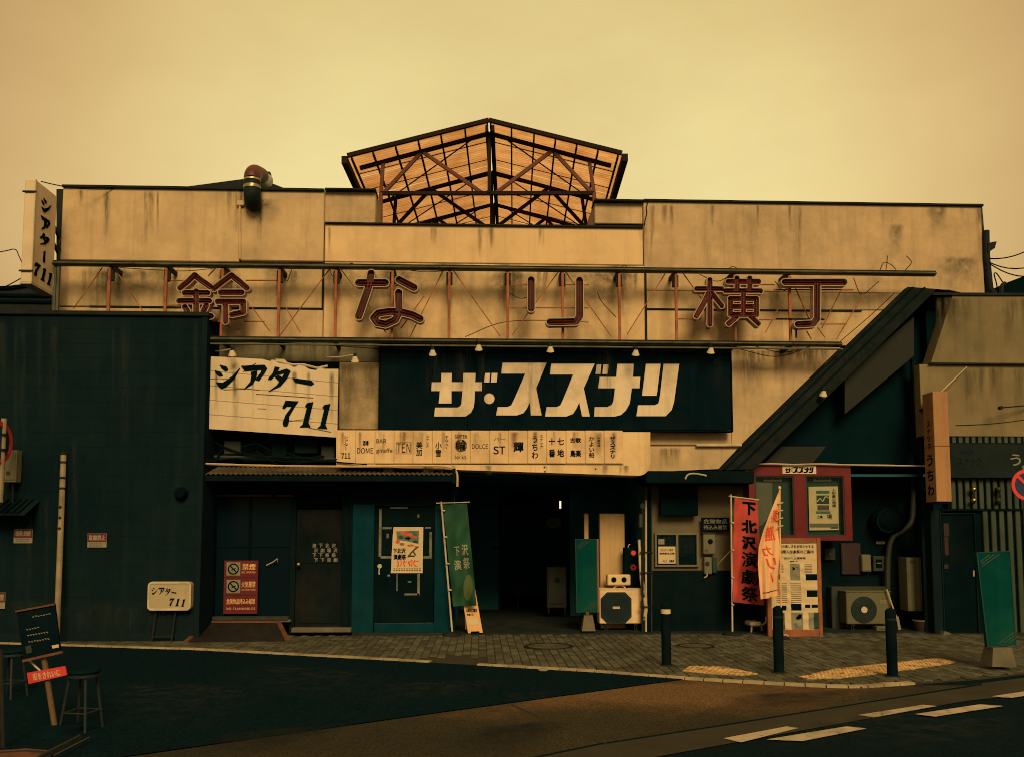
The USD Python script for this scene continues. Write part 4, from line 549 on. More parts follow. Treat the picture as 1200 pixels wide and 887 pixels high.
# seam crack at the edge of gutter
st('road_seam', 'dark open joint between worn concrete and gutter', 'cable', [tube([G(a, b, .003) for a, b in [(430, 930), (560, 902), (700, 873), (850, 850), (1000, 826), (1150, 802)]], 0.014, 6)])
for k, q in enumerate([[(848, 866.5), (922, 852.5), (936, 854.5), (868, 871.5)], [(898, 868), (992, 852.5), (1016, 855), (940, 870)], [(1006, 839), (1082, 827), (1098, 828.5), (1024, 842)], [(1072, 838), (1148, 826.5), (1176, 828.5), (1096, 841)], [(1162, 817), (1215, 809), (1240, 810), (1185, 819)]]):
    single('road_marking', ['front left white dash of the worn crossing marks on the street', 'front right wide white dash of the worn crossing marks', 'rear narrow white dash of the worn crossing marks', 'rear wide white dash beside the narrow one', 'far white dash cut by the right edge of the picture'][k], 'road marking', sheet(gpoly(q), 0.014), 'road_paint', kind='structure')

pv = thing('pavement', 'brick paved footway with pale kerb in front of the shops', None, kind='structure')
patch = gpoly([(475, 773), (497, 773), (497, 769.5), (520, 769), (520, 766.5), (556, 767), (556, 769.5), (572, 769.5), (574, 773), (580, 781), (460, 781)], PZ)
part(pv, 'bed', ext(pave, 0.018, (0, 0, 0), UX, np.array([0, 1.0, 0])), 'gutter', smooth=False)
# kerb stones
KL = LineString(kerb_w + edge_r[:2]); L = KL.length; s = 0.0
kpatch = gpoly([(508, 768), (560, 770), (560, 780), (508, 780)], PZ)
while s < L - 0.1:
    ln = 0.215 * (0.96 + 0.08 * random.random()); a, b = np.array(KL.interpolate(s + .006).coords[0]), np.array(KL.interpolate(min(s + ln - .006, L)).coords[0]); s += ln
    if np.linalg.norm(b - a) < .1 or kpatch.contains(Point((a + b) / 2)): continue
    t = (b - a) / np.linalg.norm(b - a); n = np.array([-t[1], t[0]]); w = .07; zz = PZ + .006 + random.uniform(-.003, .003)
    V = [(*(p + n * o), z) for z in (0.002, zz) for p, o in ((a, -.015), (b, -.015), (b, w), (a, w))]
    part(pv, 'kerb_stone', trimesh.convex.convex_hull(np.array(V)), 'kerb_stone', smooth=False)
# manhole covers
covers = []
for (px, py, r, lab) in ((643, 757, .36, 'round iron manhole cover in the brick paving before the passage'), (815, 756.5, .27, 'smaller round manhole cover in the paving behind the first bollard')):
    c = G(px, py, PZ); covers.append((c, r))
    t = thing('manhole_cover', lab, 'manhole cover', c)
    part(t, 'rim', ring(c, r * .84, r, [0, 0, 1], .016), 'iron')
    part(t, 'plate', [disc(c, r * .83, [0, 0, 1], .008)] + [ring(c, r * f, r * (f + .07), [0, 0, 1], .014) for f in (.62, .38)] + [disc(c, r * .16, [0, 0, 1], .014)], 'brick_tone_mid')
def dirseg(p, q): a, b = G(*p, PZ)[:2], G(*q, PZ)[:2]; return np.array(a), np.array(b)
tact = unary_union([gpoly([(800, 786.5), (808, 781), (850, 782), (888, 790), (872, 792), (830, 789.5)], PZ), gpoly([(936, 793.5), (980, 784), (1040, 777.5), (1100, 771.5), (1121, 776.5), (1085, 782), (1030, 789.5), (990, 794.5), (945, 796)], PZ)])
bricks = []
bw, bl, gap = .108, .222, .010
inner = pave.intersection(sbox(-9.5, -8, 8.5, .02)).difference(KL.buffer(.085))
x = -9.5; col = 0
while x < 8.5:
    y = -7.5 + (bl / 2 if col % 2 else 0)
    while y < 0.02:
        cx, cy = x + bw / 2, y + bl / 2; P = Point(cx, cy)
        b_ = sbox(x, y, x + bw - gap, y + bl - gap)
        if inner.contains(P) and not patch.contains(P) and all(math.hypot(cx - c[0], cy - c[1]) > r for c, r in covers) and cy < 0.0:
            if not inner.contains(b_): b_ = b_.intersection(inner)
            if b_.geom_type == 'Polygon' and b_.area > .004:
                bricks.append((math.hypot(cx, cy + DIST) * (1 if abs(math.atan2(cx, cy + DIST) - YAW) < .53 else 9), b_, False))
        y += bl
    x += bw; col += 1
bricks.sort(key=lambda b: b[0])
def brick_mesh(b):
    z = PZ + .004 + random.uniform(-.0025, .0025)
    x0, y0, x1, y1 = b.bounds
    if abs(b.area - (x1 - x0) * (y1 - y0)) > 1e-5: return ext(b, z - .005, (0, 0, .005), UX, np.array([0, 1.0, 0]))
    e = .004; tx, ty = random.uniform(-.002, .002), random.uniform(-.002, .002)
    V = [(x0, y0, .01), (x1, y0, .01), (x1, y1, .01), (x0, y1, .01), (x0, y0, z - e), (x1, y0, z - e), (x1, y1, z - e), (x0, y1, z - e), (x0 + e, y0 + e, z - tx - ty), (x1 - e, y0 + e, z + tx - ty), (x1 - e, y1 - e, z + tx + ty), (x0 + e, y1 - e, z - tx + ty)]
    Q = [(i, (i + 1) % 4, 4 + (i + 1) % 4, 4 + i) for i in range(4)] + [(4 + i, 4 + (i + 1) % 4, 8 + (i + 1) % 4, 8 + i) for i in range(4)] + [(8, 9, 10, 11)]
    return trimesh.Trimesh(V, [t for q in Q for t in ((q[0], q[1], q[2]), (q[0], q[2], q[3]))], process=False)
tones = ('brick_tone_dark', 'brick_tone_mid', 'brick_tone_light'); rest = {t: [] for t in tones}; nb = 0
for _, b, ty in bricks:
    if ty: continue
    t = random.choice(tones)
    if nb < 290: part(pv, 'brick', brick_mesh(b), t, smooth=False); nb += 1
    else: rest[t].append(brick_mesh(b))
for t in tones: part(pv, 'paving_bricks', rest[t], t, smooth=False, kind='stuff')
# worn yellow tactile tiles with rows of raised dots, laid on the bricks
for piece, (pa_, pb_) in zip(polys(tact), (((806, 784), (880, 789)), ((945, 792), (1115, 774)))):
    o, e = G(*pa_, PZ)[:2], G(*pb_, PZ)[:2]; ang = math.degrees(math.atan2(e[1] - o[1], e[0] - o[0]))
    loc = affinity.rotate(piece, -ang, origin=tuple(o)); x0, y0, x1, y1 = loc.bounds
    for ix in np.arange(x0, x1, .3):
        for iy in np.arange(y0, y1, .3):
            tl = loc.intersection(sbox(ix + .003, iy + .003, ix + .297, iy + .297))
            for q in polys(tl):
                if q.area < .006: continue
                dm = [trimesh.creation.icosphere(1, .017).apply_transform(np.diag([1, 1, .42, 1])).apply_translation((dx, dy, PZ + .012)) for dx in np.arange(ix + .03, ix + .29, .06) for dy in np.arange(iy + .03, iy + .29, .06) if q.contains(Point(dx, dy).buffer(.012))]
                mt = trimesh.util.concatenate([ext(q, .010, (0, 0, PZ + .002), UX, np.array([0, 1.0, 0]))] + dm)
                mt.apply_transform(trimesh.transformations.rotation_matrix(math.radians(ang), [0, 0, 1], (o[0], o[1], 0)))
                part(pv, 'tactile_tile', mt, 'tactile_yellow', smooth=False)
# drips, rust and scuffs on the ground
RG = '/World/road'
for quad, mm in (([(300, 775), (470, 790), (420, 830), (230, 800)], 'road_scuff'), ([(430, 800), (600, 795), (560, 818), (390, 830)], 'road_scuff'), ([(120, 800), (330, 800), (280, 860), (60, 850)], 'road_scuff'), ([(590, 812), (660, 808), (655, 818), (580, 822)], 'road_scuff'), ([(560, 850), (680, 840), (640, 880), (480, 890)], 'road_stain'), ([(860, 812), (1010, 806), (960, 828), (800, 842)], 'road_stain'), ([(250, 858), (420, 846), (380, 880), (200, 890)], 'road_stain'), ([(900, 850), (1100, 822), (1150, 850), (880, 890)], 'road_scuff'), ([(1000, 852), (1200, 835), (1200, 880), (980, 887)], 'road_scuff')):
    stain(RG, 'tyre_scuff', [G(a, b, .017) for a, b in quad], mm)
for pts in (((300, 812), (340, 822), (352, 838), (420, 846)), ((520, 792), (560, 800), (570, 812), (600, 818))):
    part(RG, 'crack', tube([G(a + random.uniform(-3, 3), b + random.uniform(-.6, .6), .013) for a, b in curve([(a, b, 0) for a, b in pts], 5)[:, :2]], .003, 4), 'cable', smooth=False)

# ============================================================ THEATRE BUILDING
TB = thing('theatre_building', 'long beige rendered two storey theatre with flat parapet and dark shop fronts', 'building', (0, 0, 0))
def wp(px, Y=0.0, th=.08, m='stucco', name='wall_panel', bev=.012):
    return part(TB, name, pan(*px, Y, th, bev), m)
ztop = rect(72, 220, 380, 305, 0)[3]
# solid core behind the facade panels (left of the stairs) and the mass behind
core = pxpoly([(66, 222), (380, 222), (380, 264), (754, 264), (754, 238), (1151, 242), (1160, 347), (1064, 342), (846, 551), (66, 551)], 0.09)
part(TB, 'wall_core', ext(core, .2, (0, .291, 0)), 'concrete_dark', smooth=False)
a0, b0, zl, zr = rect(66, 300, 1158, 555, .3)
part(TB, 'upper_storey', bx(a0, F(846, 400, .3)[0], .3, 12, zl, F(600, 290, .3)[2]), 'stucco_worn', smooth=False)
part(TB, 'roof_deck', bx(a0, b0, .3, 12, F(600, 290, .3)[2] + .002, F(600, 275, .3)[2], 0), 'concrete_dark', smooth=False)
part(TB, 'upper_storey', bx(F(846, 400, .3)[0] + .003, b0, 2.0, 12, zl, F(600, 290, .3)[2] - .003), 'stucco_worn', smooth=False)
for px, mm in (((72, 221, 281, 306), 'stucco'), ((281.6, 221, 379.5, 306), 'stucco'), ((380.5, 264, 753.5, 309), 'stucco_clean'), ((754.5, 238, 1152, 343), 'stucco_worn')):
    wp(px, 0, .09, mm)
wp((380.5, 222, 440, 262.5), .06, 1.0, 'stucco_olive' if False else 'stucco_worn', 'parapet_pier')
wp((697, 235, 753.5, 262.5), .06, 1.0, 'stucco', 'parapet_pier')
for px in ((72, 218.6, 379.5, 221.5), (380.3, 220.6, 440.5, 222.6), (380.5, 262.6, 753.8, 264.6), (696.5, 233.4, 754, 235.6), (754.2, 236.2, 1153, 238.6)):
    part(TB, 'coping', pan(*px, -.045, .4, .006), 'coping')
# wall behind the neon frame: panels with open joints
for px, mm in (((66, 307, 378, 360.5), 'stucco_grimy'), ((66, 361.6, 378, 398), 'stucco'), ((379.2, 309.4, 756, 402), 'stucco_soft')):
    wp(px, .012, .078, mm)
part(TB, 'wall_panel', slab([(757.6, 309.4), (1104, 318), (1062, 340), (1038, 363), (757.6, 363)], .012, .078), 'stucco_grimy'); part(TB, 'wall_panel', slab([(757.6, 364.2), (1037, 364.2), (996, 405), (757.6, 404)], .012, .078), 'stucco_soft')
# joint ledges under the two recessed panels, crack
for q_ in ((105, 359.6, 378, 361.2, -.006), (377.2, 311, 379, 359.5, -.004), (757, 362.6, 1010, 364.2, -.006), (755.6, 318, 758.2, 402, -.004)): part(TB, 'joint_strip', pan(*q_, .03), 'coping')
part(TB, 'crack', tube([F(a, b, -.001) for a, b in ((755, 265), (756, 258), (758, 251), (757.2, 244), (759, 238))], .010, 5), 'coping')
# lower upper-storey wall, seam lines and the panel cut by the stair roof
wp((246, 396, 444, 424), .012, .078, 'stucco_stained'); wp((397, 424.6, 444, 503), .012, .078, 'stucco_peeled'); wp((246, 424.6, 396.4, 552), .012, .078, 'dark_paint')
part(TB, 'wall_panel', slab([(857.5, 404), (985, 407), (868, 521), (857.5, 521)], .012, .078), 'stucco')
part(TB, 'wall_panel', slab([(757, 522.5), (867, 522.5), (842, 549), (757, 553)], .012, .078), 'stucco')
part(TB, 'wall_panel', pan(757.5, 504, 857, 521.3, .012, .078, .01), 'stucco')
part(TB, 'downpipe', tube([F(816, 521.5, -.04), F(869, 521.5, -.04)], .022, 8), 'pale_metal')
part(TB, 'downpipe', tube([F(281, 240, -.03), F(281.2, 304, -.03)], .018, 8), 'stucco')
part(TB, 'downpipe', tube([F(1155.5, 271, -.03), F(1156, 300, -.03), F(1160, 338, -.03), F(1165, 345, -.03)], .055, 10), 'coping')
part(TB, 'pipe_bracket', slab([(1158, 285), (1168, 283), (1166, 291), (1160, 295), (1158, 296)], -.1, .12), 'coping')
part(TB, 'junction_box', pan(277, 235, 286, 241, -.06, .07, .01), 'stucco')
# shop front, left: entrance, brown door, teal bay
sx0, sx1, _, szt = rect(232, 553, 531, 746, .1)
part(TB, 'shop_wall', [pan(236, 553, 531, 577, .1, .3), pan(400, 577, 412, 742, .1, .3), pan(340, 577, 346, 742, .1, .3)], 'dark_paint')
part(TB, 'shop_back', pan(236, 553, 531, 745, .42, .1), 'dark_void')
part(TB, 'fascia', pan(240, 564, 406, 577, .02, .09, .01), 'dark_paint')
part(TB, 'fascia', pan(406.5, 556, 532, 590, .05, .06, .01), 'dark_paint')
part(TB, 'entrance_frame', [pan(237.5, 575, 241, 728, .0, .1, .006), pan(242, 579, 343, 581.5, .0, .1, .006), pan(242, 722, 338, 727.5, .0, .1, .006)], 'utility_grey')
for q in ((242, 582, 291.5, 722), (293, 582, 340, 722)):
    part(TB, 'glass_door', pan(*q, .16, .02), 'dark_glass')
part(TB, 'door_frame', [pan(290.6, 582, 293.8, 722, .14, .05, .004), pan(242, 640, 340, 641.4, .15, .02, .002)], 'ink')
part(TB, 'door_handle', tube(curve([F(312, 662, .1), F(320, 658, .08), F(325, 654.5, .06), F(325, 658, .1)], 6), .008, 6), 'pale_metal')
d1 = part(TB, 'door', [pan(346.5, 597, 400, 736, .14, .04, .006), pan(351, 602, 395, 660, .13, .02, .006), pan(351, 668, 395, 730, .13, .02, .006)], 'brown_door', label='brown panelled door with a brass knob and pale stickers')
part(d1, 'knob', lathe([(0, -.035), (.022, -.03), (.032, -.012), (.030, .006), (.012, .02), (.012, .05), (0, .05)], (0, 0, 0)).apply_transform(trimesh.transformations.rotation_matrix(-math.pi / 2, [1, 0, 0])).apply_translation(F(350, 661, .06)), 'brass')
for r in range(4):
    for c in range(4):
        q = (366 + c * 7.6 + (r % 2) * 2, 636.5 + r * 5.6)
        g = fit(letters(random.choice('下北沢演劇祭席場'), bold=2), *rect(q[0], q[1], q[0] + 4.6, q[1] + 4.8, .13))
        part(d1, 'sticker', ext(g, .003, (0, .131, 0)), 'paper_grey', smooth=False)
part(TB, 'threshold', pan(341, 735.5, 411, 741, -.05, .3, .01), 'concrete'); part(TB, 'threshold', pan(228, 726, 340, 729, .0, .2, .008), 'concrete')
part(TB, 'teal_panel', [pan(412, 590, 438, 741.5, .08, .3, .008), pan(509, 590, 531, 741.5, .08, .3, .008), pan(438.2, 578, 508.8, 592, .085, .3, .008), pan(438.2, 730, 508.8, 741.5, .085, .3, .008)], 'teal_paint')
part(TB, 'teal_trim', [pan(409, 590, 412, 742, .05, .1, .006), pan(528, 590, 532, 742, .04, .1, .006)], 'dark_paint')
d2 = part(TB, 'door', pan(438.4, 592.2, 508.6, 729.8, .14, .05, .008), 'dark_paint', label='dark blue door with scraps of old pale tape')
for q in ((444, 596, 447, 652), (448, 617, 459, 619.5), (498, 617, 505, 619), (446, 651, 460, 654), (496, 651, 506, 654), (503, 623, 506, 651), (464.5, 672, 466, 692), (489, 672, 492, 697), (474, 695, 491, 697), (453, 625, 455.5, 630), (489, 602.5, 491.5, 606), (454, 673, 457, 675), (439, 729.5, 508, 731.5), (478, 680.5, 482, 682), (457, 594, 478, 595.4)):
    part(d2, 'tape', pan(*q, .136, .006), 'tape', smooth=False)
part(d2, 'handle', [disc(F(445, 663, .1), .035, FRONT, .03), tube([F(444.5, 665, .1), F(444.2, 673, .1)], .012, 6)], 'pale_metal')
# corrugated awning over the left shops
x0, x1, _, _ = rect(238, 548, 533, 556, -.3); zb, zf = F(400, 547.5, 0)[2] + .0, F(400, 555.5, -.55)[2]
xs = np.arange(x0, x1, .019); nz = .012 * np.sin(xs / .076 * 2 * np.pi)
V = [(x, y, z + n - t) for t in (0, .006) for x, n in zip(xs, nz) for y, z in ((.0, zb), (-.28, (zb + zf) / 2), (-.55, zf))]
n_ = len(xs); Q = []
for lay in (0, 1):
    o = lay * n_ * 3
    for i in range(n_ - 1):
        for j in (0, 1):
            q = (o + i * 3 + j, o + i * 3 + j + 1, o + (i + 1) * 3 + j + 1, o + (i + 1) * 3 + j); Q.append(q if lay else q[::-1])
AW = thing('awning', 'narrow rusty corrugated metal awning above the left shop doors', 'awning', (x0, 0, zf))
part(AW, 'corrugated_sheet', trimesh.Trimesh(V, [t for q in Q for t in ((q[0], q[1], q[2]), (q[0], q[2], q[3]))], process=False), 'awning_metal')
part(AW, 'edge_board', bx(x0, x1, -.54, -.50, zf - .11, zf - .02, .006), 'dark_paint')
part(AW, 'bracket', [bar((x, -.5, zf - .04), (x, .02, zf - .35), .03, .03) for x in np.linspace(x0 + .1, x1 - .1, 5)], 'dark_paint')
part(AW, 'edge_board', bx(x1 - .03, x1 + .02, -.56, 0, zf - .14, zf + .1, .006), 'dark_paint')
# passage
xa, xb = F(532, 650, .1)[0], F(756, 650, .1)[0]; zc = F(600, 557, .1)[2]
part(TB, 'passage_wall', bx(xa - .12, xa, .4, 9, 0, zc), 'passage_paint'); part(TB, 'passage_wall', bx(xb, xb + .12, .4, 9, 0, zc), 'passage_paint')
part(TB, 'passage_ceiling', bx(a0, b0, .1, 12, zc, zl), 'passage_paint'); part(TB, 'passage_back', bx(xa, xb, 9, 9.1, 0, zc), 'passage_paint')
part(TB, 'passage_floor', bx(xa - .3, F(1090, 745, 0)[0], .02, 9, .0, PZ + .02), 'concrete_dark')
part(TB, 'passage_step', pan(520, 743.5, 1084, 749, -.10, .11, .01), 'concrete_dark')
part(TB, 'passage_step', pan(412, 741.5, 519, 746, -.08, .15, .01), 'concrete_dark')
part(TB, 'inner_wall', bx(xa, F(585, 650, 4.5)[0], 4.5, 4.6, 0, zc), 'passage_paint'); part(TB, 'inner_wall', bx(F(668, 650, 3.0)[0], xb, 3.0, 3.1, 0, zc), 'passage_paint')
part(TB, 'gate_frame', [pan(585, 585, 588, 722, 4.4, .08), pan(606, 640, 608, 720, 4.4, .05), pan(575, 640, 612, 642, 4.4, .05)], 'stair_wall')
# ticket wall
part(TB, 'ticket_wall', pan(757, 556, 879, 668, .3, .1), 'shop_wall'); part(TB, 'ticket_wall', pan(757, 668.5, 879, 745, .28, .12), 'dark_paint')
part(TB, 'ticket_sill', pan(762, 741, 879, 744, .2, .09, .005), 'concrete')
w_ = part(TB, 'ticket_window', frame(767.5, 624, 819, 664, .24, .035, .06) + [pan(792.5, 626, 795, 662, .235, .05)], 'utility_pale', label='sliding ticket window with pale metal frame')
part(w_, 'pane', pan(770, 626.5, 792.5, 661.5, .285, .006), 'pane_glass'); part(w_, 'pane', pan(795, 626.5, 816.5, 661.5, .285, .006), 'pane_glass')
part(w_, 'window_back', pan(768, 625, 818, 663, .297, .004), 'dark_void')
part(w_, 'notice', pan(771.5, 640, 792, 660, .272, .004), 'paper'); part(w_, 'notice', pan(771.5, 631, 778.5, 637.5, .272, .004), 'paper_grey')
part(w_, 'notice_text', [text('本日の上演', (774, 642.5, 789, 645.5), .272, .002) if False else text('本日の入場券'.replace('本', '当'), (774, 642.5, 789, 645.5), .272, .002), text('前売券当日券', (773, 647, 790.5, 649.5), .272, .002, bold=3), text('会員席', (784, 655.5, 790, 658.5), .272, .002, bold=3), text('入口', (776, 655.5, 781, 658.5), .272, .002, bold=3)], 'ink', smooth=False)
part(TB, 'hanging_board', pan(774, 569, 818, 604, .1, .12, .01), 'ink')
part(TB, 'canopy', pan(757, 551.5, 884, 566, -.35, .64, .012), 'dark_paint')
# recess under the stairs
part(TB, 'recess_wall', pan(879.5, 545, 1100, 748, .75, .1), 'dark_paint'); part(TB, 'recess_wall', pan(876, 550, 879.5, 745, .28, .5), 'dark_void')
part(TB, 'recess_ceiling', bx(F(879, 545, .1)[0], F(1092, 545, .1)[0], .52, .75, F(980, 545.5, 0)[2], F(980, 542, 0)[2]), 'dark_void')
part(TB, 'plinth', pan(975, 687, 1040, 744, .55, .2, .012), 'utility_grey')

# ============================================================ STAIRS
ST = thing('covered_stairs', 'dark roofed outdoor stairs climbing to the right up to the theatre door', 'stairs', F(980, 700, .8) * np.array([1, 1, 0]))
ra, rb = pxpoly([(843, 551), (1066, 336), (1100, 338), (886, 547.5)], -.28), None
part(ST, 'roof_slab', ext(pxpoly([(842, 551), (1064, 336.5), (1098, 339), (884, 549)], -.3), .12, (0, -.18, 0)), 'stair_roof')
part(ST, 'roof_sheet', ext(pxpoly([(846, 549), (1065, 337.5), (1080, 338.5), (862, 549)], -.15), 1.9, (0, 1.75, 0)), 'stair_roof')
for k in range(2):
    o = 5 + 14 * k
    part(ST, 'roof_batten', ext(pxpoly([(842 + o, 551 - 1), (1064 + o, 336.5), (1066.5 + o, 336.7), (845.5 + o, 550)], -.32), .02, (0, -.3, 0)), 'dark_paint')
part(ST, 'upper_panel', slab([(1064, 337), (1112, 340), (1135, 345), (1116, 352), (1080, 352)], .0, .3), 'stair_roof')
part(ST, 'side_cladding', slab([(1071, 372), (1071, 417), (990, 485), (990, 440)], -.02, .05), 'stair_panel')
part(ST, 'side_cladding', slab([(893, 545), (950, 545), (968, 523), (916, 523)], .02, .05), 'stair_panel')
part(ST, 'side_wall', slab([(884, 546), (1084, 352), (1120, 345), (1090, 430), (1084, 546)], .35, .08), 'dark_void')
part(ST, 'post', pan(1070, 366, 1074, 545, .05, .08, .006), 'dark_paint')
part(ST, 'post', pan(1079, 430, 1083, 745, .02, .08, .006), 'dark_paint')
p0, p1 = F(885, 700, .5), F(1075, 545, .5)
for k in range(14):
    u = k / 14; xx = p0[0] + (p1[0] - p0[0]) * u; zz = .2 + (F(1000, 545, .5)[2] - .25) * u
    part(ST, 'tread', bx(xx, xx + .32, .86, 1.9, zz, zz + .05, .006), 'utility_grey')

# ============================================================ ROOF OVER THE PASSAGE (open gable lantern)
RX, RY0 = F(573, 142, .55)[0], .55
RL = 8.0; zr_ = F(573, 142.5, RY0)[2]; hwL, hwR = RX - F(406, 182, RY0)[0], F(728, 184, RY0)[0] - RX
zeL, zeR = F(402, 181, RY0)[2], F(733, 184, RY0)[2]
rot = math.radians(-2.3); cr, sr = math.cos(rot), math.sin(rot)
def RP(u, d, z):                                      # across, along the ridge, up
    return np.array([RX + u * cr - d * sr, RY0 + u * sr + d * cr, z])
LR = thing('lantern_roof', 'open gable roof of translucent sheets on dark steel trusses above the parapet', 'roof', RP(0, 2, 6))
def slope(u): return zr_ + (zeL - zr_) * (-u / hwL) if u < 0 else zr_ + (zeR - zr_) * (u / hwR)
def sheet_mesh(u0, u1, d0, d1):
    n = max(6, int(abs(d1 - d0) / .019)); ds = np.linspace(d0, d1, n); V, Q = [], []
    for d in ds:
        for u in (u0, u1): V.append(RP(u, d, slope(u) + .006 * math.sin(d / .076 * 2 * math.pi)))
    for i in range(n - 1): Q += [(2 * i, 2 * i + 1, 2 * i + 3), (2 * i, 2 * i + 3, 2 * i + 2)]
    return trimesh.Trimesh(V, Q, process=False)
nd = 9
for sgn, hw in ((-1, hwL), (1, hwR)):
    for k in range(nd):
        part(LR, 'roof_sheet', sheet_mesh(sgn * .04, sgn * hw, k * RL / nd + .004, (k + 1) * RL / nd - .004), 'roof_sheet')
    for j, f in enumerate((.0, .17, .34, .5, .66, .82, .97)):     # purlins run along the ridge
        u = sgn * (hw * f + .03 if f == 0 else hw * f); part(LR, 'purlin', bar(RP(u, .0, slope(u) - .05), RP(u, RL, slope(u) - .05), .028, .05), 'roof_steel')
    ue = sgn * (hw + .05)
    part(LR, 'eaves_gutter', bar(RP(ue, -.02, slope(ue) - .05), RP(ue, RL, slope(ue) - .05), .10, .13), 'roof_steel')
    part(LR, 'barge_board', bar(RP(0, -.02, zr_ + .01), RP(sgn * hw, -.02, slope(sgn * hw) + .01), .05, .07), 'roof_steel')
    for k in range(1, 11):                            # thin sheet-laps across the slope
        d = k * RL / 11; part(LR, 'lap_strip', bar(RP(sgn * .05, d, slope(sgn * .05) - .014), RP(sgn * hw * .98, d, slope(sgn * hw * .98) - .014), .014, .012), 'roof_steel')
part(LR, 'ridge_beam', bar(RP(-.04, 0, zr_ - .12), RP(-.04, RL, zr_ - .12), .05, .1), 'roof_steel'); part(LR, 'ridge_beam', bar(RP(.07, 0, zr_ - .12), RP(.07, RL, zr_ - .12), .05, .1), 'roof_steel')
zch = F(573, 227, .8)[2]
for k in range(5):
    d = .25 + 1.62 * k; mm = 'roof_steel_red' if k == 0 else 'roof_steel'
    zt = zr_ - .10; eL, eR = -hwL * .93, hwR * .93
    tl, tr = lambda f: RP(eL * f, d, zt + (slope(eL) - .14 - zt) * f), lambda f: RP(eR * f, d, zt + (slope(eR) - .14 - zt) * f)
    bL, bR = F(445, 227, .8)[0] - RX, F(695, 227, .8)[0] - RX
    T = lambda a, b, w=.06, m=None: part(LR, 'truss_member', bar(a, b, w, .06), m or 'roof_steel')
    T(tl(0), tl(1)); T(tr(0), tr(1)); T(RP(bL, d, zch), RP(bR, d, zch)); T(RP(0, d, zt), RP(0, d, zch), .09)
    for s_, tt, b_ in ((-1, tl, bL), (1, tr, bR)):
        T(RP(b_ * .98, d, zch), tt(.52), .05, mm); T(tt(.52), RP(b_ * .06, d, zch), .05, mm); T(RP(b_, d, zch), tt(.82), .05, mm)
        T(RP(b_, d, zch), RP(b_, d, F(600, 290, .8)[2]), .08, mm)
    if k < 4:
        for s_ in (-1, 1):
            hw = hwL if s_ < 0 else hwR
            part(LR, 'brace', tube([RP(s_ * hw * .1, d, slope(s_ * hw * .1) - .1), RP(s_ * hw * .8, d + 1.62, slope(s_ * hw * .8) - .1)], .012, 6), 'roof_steel')
RR = thing('rear_roof', 'low dark gable roof peeping over the left parapet', 'roof', F(290, 225, 4))
part(RR, 'roof', slab([(200, 221.5), (290, 209.5), (312, 212.5), (336, 222), (336, 300), (200, 300)], 4.0, 4.0), 'coping')
DU = thing('vent_duct', 'thick bent exhaust duct with rusty cap rising over the parapet', 'duct', F(296, 240, -.2))
dp = curve([F(296, 237, .1), F(296, 238, -.12), F(295.5, 229, -.24), F(295.5, 221, -.25)], 8)
part(DU, 'lower_bend', tube(dp, .13, 18), 'duct_dark')
part(DU, 'collar', tube([F(295.5, 222, -.25), F(295.5, 218.5, -.25)], .138, 18), 'duct_tin'); part(DU, 'collar', tube([F(295.5, 213, -.25), F(295.5, 211, -.25)], .138, 18), 'duct_tin')
part(DU, 'pipe', tube([F(295.5, 219, -.25), F(295.5, 212, -.25)], .13, 18), 'duct_dark')
part(DU, 'upper_bend', tube(curve([F(295.5, 211.5, -.25), F(296, 206, -.22), F(299, 203, -.05), F(306, 206.5, .25)], 8), .13, 18), 'duct_rust')
part(DU, 'outlet', tube([F(304, 205.5, .2), F(312, 212, .9)], .12, 18), 'pale_metal')
part(DU, 'cap', disc(F(314, 209, .95), .11, [1, .6, .2], .06), 'duct_dark')

# rain streaks, halos and rust on the facade
rs = random.Random(11)
for k in range(30):
    x = rs.uniform(75, 1145); y0 = 222 if x < 380 else (265 if x < 754 else 239); w = rs.uniform(3, 11); h = rs.uniform(18, 70) * (.6 if 380 < x < 754 else 1)
    wall_stain(TB, (x, y0, x + w, min(y0 + h, 304)), -.003 - .0004 * (k % 5), 'grime_drip')
for k in range(22):
    x = rs.uniform(80, 1000); w = rs.uniform(4, 14); wall_stain(TB, (x, 316, x + w, 316 + rs.uniform(16, 70)), .008 - .0004 * (k % 5), 'grime_drip')
for k in range(13):
    x = 127 + 66.55 * k; wall_stain(TB, (x - rs.uniform(16, 26), 305, x + rs.uniform(16, 26), rs.uniform(338, 352)), .0055, 'grime_halo'); wall_stain(TB, (x - 4, 318, x + 5, rs.uniform(345, 385)), .0045, 'rust_drip')
for q in ((925, 318, 985, 362), (985, 316, 1040, 360), (1010, 318, 1050, 352), (280, 232, 330, 262), (290, 238, 318, 250), (90, 314, 200, 360), (660, 316, 760, 372), (560, 318, 640, 370), (400, 316, 520, 350), (1085, 242, 1110, 268), (1095, 300, 1150, 343), (1040, 262, 1060, 300)):
    wall_stain(TB, q, .0035 if q[1] > 300 and q[0] < 1060 else -.006, 'grime_halo')
for q in ((300, 398, 330, 424), (345, 398, 395, 424), (397, 425, 415, 500), (425, 425, 443, 470), (404, 440, 420, 480), (860, 408, 900, 470), (905, 408, 920, 450), (930, 407, 975, 440), (770, 524, 800, 548), (860, 410, 985, 425)):
    wall_stain(TB, q, .008, 'grime_drip')

